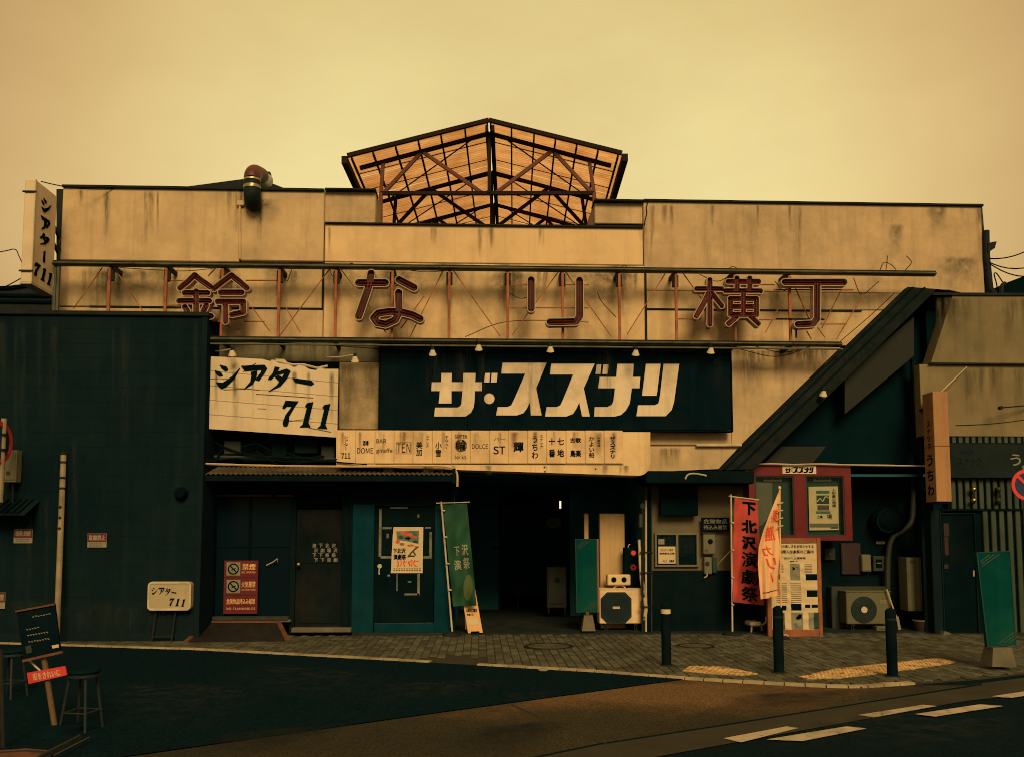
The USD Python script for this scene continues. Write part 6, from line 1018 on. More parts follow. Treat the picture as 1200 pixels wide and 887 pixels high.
# ramp plate and red notice at the entrance
RMP = thing('entrance_ramp', 'dark ramp plate with rusty orange edges at the left entrance', 'ramp', G(278, 745, PZ))
A_, B_, C_, D_ = G(218, 753, PZ), G(337, 751.5, PZ), F(326, 729, .0), F(243, 729, .0)
part(RMP, 'plate', trimesh.convex.convex_hull(np.array([A_, B_, C_, D_, A_ - [0, 0, .03], B_ - [0, 0, .03], C_ - [0, 0, .15], D_ - [0, 0, .15]])), 'ramp_plate', smooth=False)
for p, q in ((A_, D_), (B_, C_), (D_, C_)): part(RMP, 'edge', bar(p + [0, 0, .012], q + [0, 0, .012], .07, .03), 'ramp_edge')
NB = thing('notice_board', 'red notice panel with two prohibition symbols inside the dark entrance', 'notice', F(282, 719, .08))
part(NB, 'panel', pan(262, 656.5, 302, 719, .08, .02, .004), 'red_sign')
for k, (y0, ja, en) in enumerate(((658, '禁煙', 'NO SMOKING'), (678.5, '火気厳禁', 'NO OPEN FLAMES'))):
    part(NB, 'symbol_plate', pan(265.5, y0 + .5, 281.5, y0 + 16, .076, .006), 'paper_grey', smooth=False); cc = F(273.5, y0 + 8.2, .074)
    part(NB, 'symbol', [ring(cc, .070, .088, FRONT, .008), bar(cc + [-.055, -.003, .055], cc + [.055, -.003, -.055], .016, .006, (0, 1, 0)), bar(cc + [-.03, 0, -.02], cc + [.035, 0, .01], .016, .006, (0, 1, 0))], 'ink')
    part(NB, 'lettering', [text(ja, (284 if k == 0 else 283, y0 + 2, 299.5, y0 + 9.5), .08, .003, bold=1), text(en, (283.5, y0 + 11, 299.5, y0 + 13.2), .08, .003)], 'wood_pale', smooth=False)
    part(NB, 'rule', pan(262.6, y0 + 18, 301.4, y0 + 18.8, .078, .004), 'maroon_board', smooth=False)
part(NB, 'lettering', [text('危険物品持込み厳禁', (265.5, 701, 299, 707.5), .08, .003, bold=1), text('NO FLAMMABLES', (265.5, 711.5, 299, 714), .08, .003)], 'wood_pale', smooth=False)

rs = random.Random(5)
for k in range(14):
    x = rs.uniform(-20, 236); y = rs.choice((372, 372, 372, rs.uniform(400, 600))); wall_stain(LB, (x, y, x + rs.uniform(4, 16), y + rs.uniform(50, 190)), YL - .008 - .0004 * (k % 6), 'pale_drip')
for k in range(12): x = rs.uniform(-20, 230); wall_stain(LB, (x, 700 + rs.uniform(0, 15), x + rs.uniform(20, 60), 752), YL - .0225, 'pale_drip')
for k in range(nP // 2): part(LB, 'fixing', [disc(F(px, 372 + 34 * k, YL - .006), .008, FRONT, .006, 8) for px in (32, 102, 172)], 'coping')
for k in range(10): x = rs.uniform(450, 850); wall_stain(BB, (x, 409, x + rs.uniform(5, 16), 409 + rs.uniform(30, 90)), YB - .0135 - .0003 * k, 'pale_drip')
for k in range(8): x = rs.uniform(246, 388); wall_stain(WB, (x, 434, x + rs.uniform(3, 9), 434 + rs.uniform(20, 65)), YW - .010 - .0003 * k, 'grime_drip')
for k in range(10): x = rs.uniform(398, 752); wall_stain(SH, (x, 544.6, x + rs.uniform(4, 14), 557), YS - .002 - .0002 * k, 'grime_drip')
for k in range(15): x = pxs[k] + rs.uniform(0, 10); wall_stain(SH, (x, 504.5, x + rs.uniform(4, 12), 504.5 + rs.uniform(14, 36)), YS - .027 - .0002 * k, 'rust_drip' if k % 3 == 0 else 'grime_drip')

# ============================================================ POSTERS, FLAGS, BOARDS
def blob(cx, cy, rx, ry, seed, n=18):
    r_ = random.Random(seed); return Polygon([(cx + rx * (.7 + .5 * r_.random()) * math.cos(a), cy + ry * (.7 + .5 * r_.random()) * math.sin(a)) for a in np.linspace(0, 2 * math.pi, n, endpoint=False)]).buffer(0)
YP = .125
PO = thing('poster', 'cream festival poster with a red and teal picture taped on the dark blue door', 'poster', F(477, 671, YP))
part(PO, 'paper', slab([(461, 617), (496, 617), (495.3, 671), (458, 671), (459.5, 640)], YP, .006), 'paper', smooth=False)
part(PO, 'picture', slab([(464.5, 622), (491, 621.5), (490.5, 637), (478, 634), (465, 632)], YP - .002, .004), 'poster_teal', smooth=False)
for k, (cx, cy, rx, ry, mm) in enumerate(((473, 624.5, 4, 2, 'poster_red'), (480, 626, 5, 2.2, 'poster_red'), (486, 629, 3.5, 1.6, 'poster_red'), (470, 629, 3, 1.6, 'case_green'), (478, 630.5, 4, 1.5, 'ink'), (487, 634, 3, 1.5, 'case_green'), (466, 634, 2.5, 2.2, 'poster_red'), (471, 637, 3.2, 1.8, 'wood_orange'), (481, 638.5, 5, 1.1, 'poster_red'), (488, 640, 3, .8, 'poster_red'))): part(PO, 'picture', slab(list(blob(cx, cy, rx, ry, k, 14).exterior.coords)[:-1], YP - .004 - .0006 * k, .004), mm, smooth=False)
part(PO, 'title', [text('下北沢', (460.5, 642, 475.5, 648), YP, .003, bold=4), text('演劇祭', (461, 649, 476, 655.5), YP, .003, bold=4)], 'ink', smooth=False)
part(PO, 'brush_strokes', [tube(curve([F(a, b, YP - .003) for a, b in p], 5), .012, 5) for p in (((478, 652), (484, 645), (490, 640)), ((484, 645), (487, 650)), ((479, 651), (486, 651)))], 'ink_soft')
part(PO, 'brush_lettering', [tube(curve([F(a, b, YP - .003) for a, b in p], 5), r, 5) for p, r in ((((466, 656), (467, 660), (465.5, 663.5)), .010), (((468.5, 656.5), (471, 657), (470, 661), (468.5, 663)), .007), (((474, 655.5), (473, 660), (474.5, 663)), .010), (((472.5, 658.5), (477, 657.5)), .006), (((479, 657), (480.5, 662.5)), .010), (((478, 659.5), (483, 656), (482, 663)), .007), (((486, 655.5), (485, 661), (488.5, 663)), .009), (((484.5, 658), (491, 656.5)), .006))], 'red_print')
part(PO, 'small_print', [pan(461 + 3 * k, 665.5 + 2 * r, 463 + 3 * k, 666.5 + 2 * r, YP - .002, .004) for k in range(11) for r in range(2)], 'ink_soft', smooth=False)
def cloth(corners, Y, amp, seed, nu=22, nv=60, free=0.0, waves=(2.0, 1.1)):
    """cloth between four photo corners TL TR BR BL, hanging near the plane Y; returns its surface function (u right, v down) and mesh"""
    TL, TR, BR_, BL = [F(a, b, Y) for a, b in corners]
    def S(u, v):
        p = (TL * (1 - u) + TR * u) * (1 - v) + (BL * (1 - u) + BR_ * u) * v
        w = amp * (.3 + .7 * v) * (math.sin(2 * math.pi * (waves[0] * u + waves[1] * v) + seed) + .5 * math.sin(2 * math.pi * (.7 * u - 2.3 * v) + 2 * seed)) + .25 * amp * math.sin(9.0 * v * 3 + u * 7 + seed)
        return p + np.array([0.0, -w - free * v * u, 0.0])
    V = [S(i / nu, j / nv) for j in range(nv + 1) for i in range(nu + 1)]; Q = []
    for j in range(nv):
        for i in range(nu):
            a = j * (nu + 1) + i; Q += [(a, a + nu + 1, a + nu + 2), (a, a + nu + 2, a + 1)]
    return S, trimesh.Trimesh(V, Q, process=False)
def on_cloth(g, S, u0, u1, v0, v1, off=.006):
    g = fit(g, 0, 1, 0, 1); out = []
    for p in polys(g):
        e = trimesh.creation.extrude_polygon(p, .5, engine='earcut'); v, f = trimesh.remesh.subdivide_to_size(e.vertices, e.faces, .22)
        W = np.array([S(u0 + (u1 - u0) * a, v1 + (v0 - v1) * b) + np.array([0, -(.001 + off * c * 2), 0]) for a, b, c in v]); out.append(trimesh.Trimesh(W, f, process=False))
    return out
# red festival flag
YF = -.18
RF = thing('festival_flag', 'tall red banner flag with six black kanji on a white pole', 'flag', F(857.5, 742, YF))
S, msh = cloth([(860.5, 583), (887, 585.5), (895.3, 709), (857.8, 705)], YF, .03, 1.0)
part(RF, 'cloth', msh, 'red_flag', smooth=True)
for k, (ch, v0, v1) in enumerate(zip('下北沢演劇祭', (.025, .20, .355, .505, .675, .84), (.15, .325, .485, .65, .815, .975))): part(RF, 'character', on_cloth(letters(ch, bold=5 if k < 3 else 2), S, .30 if k > 1 else .36 - .05 * k, .86 if k > 1 else .93 - .02 * k, v0, v1), 'ink', smooth=False)
part(RF, 'pole', tube([F(856.6, 579, YF), F(858.3, 742, YF)], .014, 10), 'pale_metal'); part(RF, 'top_rod', tube([F(854, 581, YF), F(889.5, 585.5, YF - .01)], .010, 8), 'pale_metal')
part(RF, 'loop', [tube([F(856.9 + .3 * k, 612 + 32 * k, YF - .02), F(860, 612.5 + 32 * k, YF - .02)], .014, 6) for k in range(4)], 'pale_metal')
part(RF, 'foot', lathe([(0, 0), (.16, 0), (.15, .04), (.04, .06), (0, .06)], F(858.3, 742, YF) * [1, 1, 0] + [0, 0, PZ]), 'coping')
# cream flag seen from behind (mirrored red lettering)
YC = -.75
CF = thing('curry_flag', 'cream orange flag seen from behind with mirrored red brush characters', 'flag', F(915, 745, YC))
L_ = [(574, 913.0), (592, 905.3), (607, 899), (622, 893.5), (640, 889), (660, 888.6), (680, 890), (697, 891), (702, 891.5)]
lx = lambda py: np.interp(py, [a for a, _ in L_], [b for _, b in L_])
def SC(u, v):
    py = 574 + 128 * v - 5 * u * v; a = lx(574 + 128 * v); q = F(a + (914 - a) * u, py, YC)
    return q + np.array([0, -.03 * math.sin(5 * u * (.3 + v) + 6 * v) - .02 * math.sin(15 * u + 3 * v) * v - .012 * math.sin(30 * u + 8 * v) * v, 0])
nu, nv = 22, 44; V = [SC(i / nu, j / nv) for j in range(nv + 1) for i in range(nu + 1)]; Q = []
for j in range(nv):
    for i in range(nu): a = j * (nu + 1) + i; Q += [(a, a + nu + 1, a + nu + 2), (a, a + nu + 2, a + 1)]
part(CF, 'cloth', trimesh.Trimesh(V, Q, process=False), 'cream_flag', smooth=True)
mir = lambda g: affinity.scale(g, -1, 1)
for ch, u0, u1, v0, v1 in (('薬', .25, .85, .18, .30), ('膳', .18, .78, .33, .47), ('カ', .2, .68, .52, .61), ('リ', .35, .8, .635, .74)): part(CF, 'character', on_cloth(mir(affinity.skew(letters(ch, bold=1), 12)), SC, u0, u1, v0, v1), 'red_print', smooth=False)
part(CF, 'character', on_cloth(affinity.rotate(letters('ー', bold=1), -78), SC, .52, .66, .77, .86), 'red_print', smooth=False)
part(CF, 'hem_line', tube([SC(.15 + .8 * k / 20, .945) + [0, -.006, 0] for k in range(21)], .006, 5), 'ink_soft')
part(CF, 'pole', tube([F(913.6, 572, YC - .02), F(915.5, 749, YC - .02)], .013, 10), 'wood_pale'); part(CF, 'tip', lathe([(0, -.03), (.022, -.02), (.025, 0), (.015, .02), (0, .03)], F(913.6, 571, YC - .02)), 'pale_metal')
part(CF, 'ties', [tube([F(911.5, 590 + 9 * k, YC - .05), F(917.5, 588.5 + 9 * k, YC - .03)], .010, 6) for k in range(4)], 'pale_metal')
part(CF, 'foot', lathe([(0, 0), (.13, 0), (.12, .04), (.03, .06), (0, .06)], F(915.5, 749, YC) * [1, 1, 0] + [0, 0, PZ]), 'coping')
# green flag with white characters
YG = -.12
GF = thing('festival_flag', 'tall green banner flag with small white characters on a leaning pole', 'flag', F(530, 740, YG))
S, msh = cloth([(518.7, 590.5), (547.3, 589.5), (558.5, 709), (531, 710)], YG, .05, 2.3, waves=(1.2, .8))
part(GF, 'cloth', msh, 'green_flag', smooth=True)
for s, u0, u1, v0, v1 in (('下', .28, .50, .42, .51), ('沢', .60, .86, .40, .51), ('演', .22, .52, .55, .65), ('祭', .60, .88, .53, .64)): part(GF, 'character', on_cloth(letters(s, bold=2), S, u0, u1, v0, v1), 'white_print', smooth=False)
part(GF, 'motif', on_cloth(affinity.rotate(affinity.scale(Point(0, 0).buffer(1), .5, 1.2), -12), S, .50, .92, .70, .95, .003) , 'leaf_print', smooth=False)
part(GF, 'pole', tube([F(517, 587.5, YG), F(530, 741, YG + .02)], .015, 10), 'pale_metal'); part(GF, 'top_rod', tube([F(511, 589.3, YG), F(550.5, 588, YG)], .009, 8), 'pale_metal')
part(GF, 'loop', [tube([F(518 + 2.6 * k, 598 + 31 * k, YG - .02), F(521.5 + 2.6 * k, 598 + 31 * k, YG - .02)], .014, 6) for k in range(4)], 'pale_metal'); part(GF, 'foot', lathe([(0, 0), (.16, 0), (.14, .05), (.04, .07), (0, .07)], F(530, 741, YG) * [1, 1, 0] + [0, 0, PZ]), 'coping')
YA = .0
AB = thing('sandwich_board', 'narrow wooden folding board leaning half hidden behind the green flag', 'sign board', F(556, 741, YA))
part(AB, 'board', slab([(538, 677), (554.3, 676.5), (565.8, 741), (562, 741), (561.5, 739), (552, 739.5), (551.5, 741.5), (548.5, 741.5)], YA, .025), 'wood_pale', smooth=False)
part(AB, 'rear_leg', slab([(544, 680), (550, 680), (551, 737), (545, 737)], YA + .3, .02), 'wood_pale', smooth=False)
part(AB, 'notice', [slab([(547, 725.5), (559.5, 724), (561.5, 731), (549, 732.5)], YA - .004, .006)], 'board_white', smooth=False)
part(AB, 'lettering', [text('公演のご案内', (546, 712.5, 559, 717), YA, .003, bold=4), text('会場入口', (547, 718.5, 555, 721), YA, .003, bold=4)], 'ink', smooth=False)
# red display case
YD = .0
RC = thing('display_case', 'red framed glazed display case with two windows mounted under the stairs', 'display case', F(938, 633, YD + .3))
fr = sbox(*[rect(878, 544, 998, 633, YD)[i] for i in (0, 2, 1, 3)]); holes = []
for q in ((885, 557, 931, 628), (944.5, 557, 990, 628)): a, b, c, d = rect(*q, YD); holes.append(sbox(a, c, b, d))
part(RC, 'front_frame', ext(fr.difference(unary_union(holes)), .04, (0, YD + .04, 0)), 'red_case', smooth=False)
a, b, c, d = rect(878, 544, 998, 633, YD); part(RC, 'case_body', [bx(a + .002, a + .03, YD + .041, YD + .6, c + .002, d - .002), bx(b - .03, b - .002, YD + .041, YD + .6, c + .002, d - .002), bx(a + .031, b - .031, YD + .041, YD + .6, d - .03, d - .002), bx(a + .031, b - .031, YD + .041, YD + .6, c + .002, c + .03)], 'red_case', smooth=False)
part(RC, 'back_panel', bx(a + .03, b - .03, YD + .13, YD + .15, c + .03, d - .03), 'case_green', smooth=False)
for q in ((885, 557, 931, 628), (944.5, 557, 990, 628)):
    part(RC, 'window_frame', frame(*q, YD + .012, .025, .03, .002), 'utility_grey'); part(RC, 'pane', pan(q[0] + .5, q[1] + .5, q[2] - .5, q[3] - .5, YD + .03, .004), 'pane_glass', smooth=False)
part(RC, 'title_plate', pan(917, 545.2, 956.5, 555, YD - .012, .012, .002), 'board_white'); logo((920, 546.8, 953.5, 553.6), YD - .012, 'ink', RC)
for q in ((894.5, 558.5, 916, 563.5), (953, 558.5, 974, 563.5)): part(RC, 'label_strip', pan(*q, YD + .10, .01), 'paper_grey', smooth=False); part(RC, 'label_lettering', text('上演のご案内' if q[0] < 900 else '次回公演'.replace('次回', '前売'), (q[0] + 3, q[1] + 1, q[2] - 3, q[3] - 1), YD + .10, .002), 'ink', smooth=False)
part(RC, 'painted_reflection', slab([(886, 565), (905, 565), (905, 600), (893, 615), (886, 618)], YD + .11, .01), 'grey_reflection', smooth=False)  # reflection in the left pane, imitated by a flat grey shape
q_ = part(RC, 'inner_poster', slab([(947.5, 570), (982, 569.5), (983, 620.5), (948.5, 621)], YD + .085, .008), 'paper', smooth=False)
for px, mm in (((956.5, 574.5, 972, 578), 'poster_teal'), ((957, 580, 971.5, 590), 'case_green'), ((958, 591.5, 971.5, 597.5), 'ink_soft'), ((956.5, 598.5, 973, 601.5), 'poster_teal'), ((949, 613, 982.5, 617.5), 'grey_reflection'), ((973.5, 617.3, 982, 619), 'ink_soft')): part(q_, 'picture', pan(*px, YD + .081, .006), mm, smooth=False)
part(q_, 'lettering', [text('人形劇の時間', (975, 572, 979.5, 594), YD + .085, .003, True, 2), text('上演', (957, 603.5, 964, 607), YD + .085, .003, bold=3), text('場', (969, 602, 975, 608), YD + .085, .003, bold=1)], 'ink', smooth=False)
part(q_, 'picture_arc', tube(curve([F(a, b, YD + .077) for a, b in ((957, 588), (961, 584), (964, 587), (967, 582), (971, 583))], 5), .01, 5), 'paper')
# poster board on the ground in front
YO = -.42
PB = thing('poster_board', 'orange wooden board on the pavement covered with a wrinkled white poster', 'sign board', F(931, 750, YO))
a, b, c, d = rect(899, 630, 963, 750, YO); e0 = rect(903, 635.5, 959, 738, YO)
part(PB, 'board', bx(a + .005, b - .005, YO + .012, YO + .05, c, d - .005), 'wood_orange'); part(PB, 'frame_strip', [bx(a, e0[0] + .01, YO - .008, YO + .055, c, d, .006), bx(e0[1] - .01, b, YO - .008, YO + .055, c, d, .006), bx(e0[0] + .011, e0[1] - .011, YO - .006, YO + .055, e0[3] - .01, d - .002, .006), bx(e0[0] + .011, e0[1] - .011, YO - .006, YO + .055, c + .01, e0[2] + .01, .006)], 'wood_orange')
def SPb(u, v):
    w = .006 * math.sin(26 * v + 5 * math.sin(3 * u + 4 * v)) + .004 * math.sin(55 * v - 9 * u + 2 * math.sin(7 * u)) + .003 * math.sin(17 * u + 31 * v)
    return np.array([e0[0] + (e0[1] - e0[0]) * u, YO + .004 - max(w, -.003) * min(1, 8 * u, 8 * (1 - u)), e0[3] + (e0[2] - e0[3]) * v])
nu, nv = 24, 70; V = [SPb(i / nu, j / nv) for j in range(nv + 1) for i in range(nu + 1)]; Q = []
for j in range(nv):
    for i in range(nu): q0 = j * (nu + 1) + i; Q += [(q0, q0 + nu + 1, q0 + nu + 2), (q0, q0 + nu + 2, q0 + 1)]
pb = part(PB, 'poster_sheet', trimesh.Trimesh(V, Q, process=False), 'paper', smooth=True)
part(pb, 'lettering', on_cloth(letters('街の楽しさをお知らせする', bold=1), SPb, .2, .92, .025, .06, .004) + on_cloth(letters('国際人形劇祭のご案内', bold=1), SPb, .2, .92, .085, .125, .004) + on_cloth(letters('本日の上演時間'.replace('本', '当')), SPb, .30, .75, .165, .19, .004) + on_cloth(letters('会場入口', bold=1), SPb, .42, .58, .205, .22, .004), 'ink', smooth=False)
for u0, u1, v0, v1, mm in ((.42, .62, .24, .43, 'paper_grey'), (.47, .60, .275, .325, 'poster_teal'), (.74, .98, .36, .43, 'ink'), (.76, .98, .545, .62, 'ink'), (.10, .32, .72, .775, 'ink'), (.42, .63, .70, .775, 'ink'), (.71, .82, .71, .745, 'ink'), (.85, .98, .71, .745, 'ink'), (.05, .28, .80, .99, 'ink_soft'), (.42, .66, .80, .99, 'paper_grey'), (.52, .64, .82, .88, 'ink'), (.44, .53, .92, .97, 'poster_teal'), (.78, .88, .80, .99, 'paper_grey'), (.885, .985, .80, .99, 'case_green'), (.10, .2, .36, .42, 'ink')):
    part(pb, 'picture', on_cloth(sbox(0, 0, 1, 1), SPb, u0, u1, v0, v1, .003), mm, smooth=False)
part(pb, 'small_print', sum([on_cloth(sbox(0, 0, 1, 1), SPb, u, u + .16, v, v + .006, .003) for u in (.12, .72) for v in np.arange(.25, .34, .018)] + [on_cloth(sbox(0, 0, 1, 1), SPb, u, u + .22, v, v + .006, .003) for u in (.12, .42) for v in np.arange(.46, .68, .022)], []), 'ink_soft', smooth=False)
part(PB, 'emblem', [ring(F(921, 746, YO - .01), .03, .045, FRONT, .006), disc(F(921, 746, YO - .01), .018, FRONT, .006, 12)], 'paper'); part(PB, 'rear_prop', bar(F(931, 660, YO + .05), F(931, 741, YO + .4), .05, .03), 'wood_orange')

# ============================================================ EQUIPMENT BY THE PASSAGE
def ac_unit(lab, px, Y, m, oct_, cx, cy, r, dep=.3):
    a, b, c, d = rect(*px, Y); t = thing('air_conditioner', lab, 'air conditioner', ((a + b) / 2, Y + dep / 2, c))
    part(t, 'casing', bx(a, b, Y, Y + dep, c, d, .012), m); part(t, 'lid', bx(a - .006, b + .006, Y - .006, Y + dep + .006, d - .004, d + .018, .006), m)
    cc = F(cx, cy, Y); R = r * mpp(Y)
    if oct_:
        o = Polygon([(cc[0] + R * x, cc[2] + R * y) for x, y in ((-.6, -1), (.6, -1), (1, -.6), (1, .6), (.6, 1), (-.6, 1), (-1, .6), (-1, -.6))]); part(t, 'grille', ext(o.buffer(.02), .018, (0, Y + .001, 0)), 'ac_grille', smooth=False)
        part(t, 'grille_ring', [ring(cc + [0, -.022, 0], R * f, R * f + .007, FRONT, .008) for f in (.25, .42, .58, .74, .9)], 'coping'); part(t, 'badge', bx(cc[0] - .06, cc[0] + .06, Y - .032, Y - .02, cc[2] - .022, cc[2] + .018, .004), 'pale_metal')
    else:
        part(t, 'grille', disc(cc + [0, -.004, 0], R, FRONT, .01), 'ac_grille'); part(t, 'grille_ring', [ring(cc + [0, -.012, 0], R * f, R * f + .007, FRONT, .008) for f in (.35, .5, .65, .8, .95)], 'utility_grey')
        part(t, 'fan_blade', [bar(cc + [0, -.010, 0], cc + [R * .85 * math.cos(q), -.010, R * .85 * math.sin(q)], R * .3, .006, (0, 1, 0)) for q in (.5, 2.6, 4.7)], 'coping'); part(t, 'hub', disc(cc + [0, -.016, 0], R * .24, FRONT, .012), 'pale_metal')
        part(t, 'label', [pan(px[2] - 13, px[1] + 9, px[2] - 2.5, px[1] + 14, Y - .002, .004)], 'poster_teal', smooth=False)
    for x in (a + .08, b - .14):
        part(t, 'foot', [bx(x, x + .06, Y + .02, Y + dep - .02, c - .03, c - .001), bx(x + .005, x + .02, Y + .04, Y + .07, PZ + .02, c - .03), bx(x + .04, x + .055, Y + .04, Y + .07, PZ + .02, c - .03), bx(x + .0, x + .06, Y + .02, Y + dep - .02, PZ + .019, PZ + .035)], 'coping')
    return t
A1 = ac_unit('cream outdoor unit with a dark octagonal grille beside the green board', (702.5, 690.5, 753, 730.5), .30, 'ac_white', True, 722, 711.5, 16.5)
A2 = ac_unit('dim greenish outdoor unit with a round fan in the recess under the stairs', (992, 693.5, 1044, 731), .25, 'ac_dim', False, 1012.3, 714, 15.5)
part(A1, 'pipe', [tube(curve([F(a, b, .22) for a, b in p], 6), .022, 8) for p in (((750, 640), (751, 668), (755, 690), (758, 705), (754, 718)), ((749, 632), (750, 660), (752, 684), (757, 700), (758, 716), (753, 727)))], 'pale_metal')
part(A1, 'pipe_wrap', tube(curve([F(a, b, .2) for a, b in ((754, 700), (757, 712), (755, 722))], 6), .035, 8), 'beige_panel')
CB = thing('control_box', 'cream box with two dark round ports standing on the cream outdoor unit', 'box', F(725, 688, .38)); za = F(725, 688.9, .38)[2]
a, b, c, d = rect(712, 673, 739, 685.5, .36); part(CB, 'box', bx(a, b, .36, .56, c, d, .015), 'ac_white'); part(CB, 'port', [disc(F(x, 678.7, .36), .042, FRONT, .03) for x in (719.3, 731.3)], 'ink'); part(CB, 'bracket', [tube(curve([F(x, y, .42) for x, y in ((719, 690), (721, 686.6), (726, 685.2), (731, 686.6), (733, 690))], 6), .015, 8)], 'pale_metal')
SP = thing('beige_partition', 'tall pale beige panel standing behind the cream outdoor unit', 'panel', F(718, 735, .75)); part(SP, 'panel', pan(703.3, 601.5, 732.5, 738, .75, .05, .008), 'beige_panel'); part(SP, 'edge_rail', pan(702.2, 601, 703.2, 738, .745, .06), 'utility_grey')
PS = thing('beige_post', 'narrow beige post rising behind the green board in the passage', 'post', F(687, 735, .9)); part(PS, 'post', pan(685, 601.5, 690, 738, .9, .06, .006), 'beige_panel'); part(PS, 'plate', pan(682, 606, 684.8, 626, .92, .03), 'dark_paint')
SB = thing('signal_box', 'black box with two round red lamps beside the beige panel', 'signal lamp', F(741, 689, .5)); part(SB, 'box', pan(731.5, 641, 750.5, 690, .5, .12, .008), 'ink'); part(SB, 'hook', tube(curve([F(736, 641, .5), F(737, 638, .5), F(738.5, 637.5, .5)], 5), .008, 6), 'pale_metal')
for (py, mm, r) in ((647.5, 'lit_red', .040), (664.3, 'dim_red', .046)): part(SB, 'lamp', disc(F(742.3, py, .5), r, FRONT, .02), mm); part(SB, 'lamp_ring', ring(F(742.3, py, .5), r + .004, r + .022, FRONT, .04), 'coping')
part(SB, 'lamp_hub', disc(F(742.3, 664.3, .485), .02, FRONT, .012, 12), 'ink')
def green_sign(lab, corners, Y, base_px, edge):
    t = thing('green_board', lab, 'sign board', F(*base_px, Y) * [1, 1, 0] + [0, 0, PZ]); q = pxpoly(corners, Y)
    part(t, 'board', ext(q, .05, (0, Y + .05, 0)), 'green_board', smooth=False); part(t, 'border', ext(q.difference(q.buffer(-.012, join_style=2)), .008, (0, Y + .002, 0)), 'case_green', smooth=False)
    if edge: part(t, 'side_edge', slab([(corners[1][0] + .1, corners[1][1]), (corners[1][0] + 2, corners[1][1]), (corners[2][0] + 2, corners[2][1]), (corners[2][0] + .1, corners[2][1])], Y + .004, .05), 'wood_orange', smooth=False)
    u = np.array(corners[1]) - corners[0]; v = np.array(corners[3]) - corners[0]; c0 = np.array(corners[0]); ln = []
    for s0, e0_ in ((.08, .30), (.10, .42), (.12, .55)):
        ln.append([c0 + u * s0 + v * (.03 + s0 * .9 * .4 + e0_ * .14), c0 + u * (s0 + e0_) + v * .03])
        ln.append([c0 + u * (1 - s0) + v * (.97 - e0_ * .16 - s0 * .3), c0 + u * (1 - s0 - e0_) + v * .97])
    part(t, 'scribble', [tube([F(*l[0], Y - .001), F(*l[1], Y - .001)], .006, 5) for l in ln], 'slat_green')
    return t
YZ = .12
g1 = green_sign('upright green board on a small concrete foot at the mouth of the passage', [(674, 631), (699.5, 631), (700.5, 717), (675.5, 717)], YZ, (690, 742), True)
zb1 = F(690, 742, YZ)[2]; bp = lambda px0, px1, py0, py1, Y, dp, ins: trimesh.convex.convex_hull(np.array([(F(px0, py1, Y)[0], Y + y, F(0, py1, Y)[2]) for y in (0, dp)] + [(F(px1, py1, Y)[0], Y + y, F(0, py1, Y)[2]) for y in (0, dp)] + [(F(px0 + ins, py0, Y)[0], Y + y, F(0, py0, Y)[2]) for y in (.04, dp - .04)] + [(F(px1 - ins, py0, Y)[0], Y + y, F(0, py0, Y)[2]) for y in (.04, dp - .04)]))
part(g1, 'foot', bp(682, 698, 723.5, 742, YZ - .06, .2, 3), 'concrete', smooth=False); part(g1, 'foot_post', [pan(685, 716, 687, 724, YZ + .02, .03), pan(691, 716, 693, 724, YZ + .02, .03)], 'coping'); part(g1, 'wire', tube(curve([G(683, 718, .33), G(676, 728, .2), G(670, 732, .08), G(664, 731, .075)], 6), .008, 5), 'cable')
gz = G(1178, 787); YB2 = float(gz[1]) + .02
g2 = green_sign('tilted green board on a pale concrete block at the right end of the pavement', [(1144, 647), (1184, 645), (1191, 756), (1157, 758)], YB2, (1178, 787), False)
part(g2, 'foot', bp(1163, 1192, 765, 788, YB2 - .08, .26, 3.5), 'concrete', smooth=False); part(g2, 'foot_post', [pan(1172, 756, 1175, 766, YB2 + .02, .03)], 'coping')
# things inside the passage
CA = thing('grey_cabinet', 'grey metal cabinet dimly visible inside the dark passage', 'cabinet', F(652, 712, 2.6)); part(CA, 'body', pan(641, 664, 664, 712, 2.6, .4, .01), 'utility_grey'); part(CA, 'door', pan(642.5, 667, 662.5, 707, 2.58, .018, .004), 'utility_grey'); part(CA, 'dial', disc(F(653.5, 679, 2.57), .05, FRONT, .02), 'coping'); part(CA, 'legs', [pan(642, 712, 644, 718, 2.6, .3), pan(661, 712, 663, 718, 2.6, .3)], 'coping')
OV = thing('oval_plaque', 'dim oval plaque hanging inside the dark passage', 'sign', F(649, 612, 2.7)); part(OV, 'plate', ext(affinity.scale(Point(0, 0).buffer(1), *[(lambda r: ((r[1] - r[0]) / 2, (r[3] - r[2]) / 2))(rect(640, 606, 658, 619, 2.7))][0]), .03, F(649, 612.5, 2.7)), 'utility_grey'); part(OV, 'lettering', text('入口', (646, 610, 652, 615), 2.67, .004), 'ink', smooth=False)
EM = thing('passage_lamp', 'tiny lit white lamp strip high inside the dark passage', 'lamp', F(656.6, 591, 2.8)); part(EM, 'tube', pan(655.6, 586.5, 657.6, 595.5, 2.8, .03), 'lit_mark', smooth=False); part(EM, 'holder', pan(654.8, 585.5, 658.4, 586.3, 2.8, .06), 'coping')
PP = thing('wall_pipes', 'bundle of thin vertical pipes and a meter left of the ticket window', 'pipes', F(756, 740, .2))
for k, (px, r, mm) in enumerate(((753, .02, 'coping'), (757, .018, 'pale_cable'), (761, .03, 'dark_paint'), (763.5, .012, 'utility_grey'))): part(PP, 'pipe', tube([F(px, 560 + 26 * (k == 1), .18), F(px, 742, .18)], r, 8), mm)
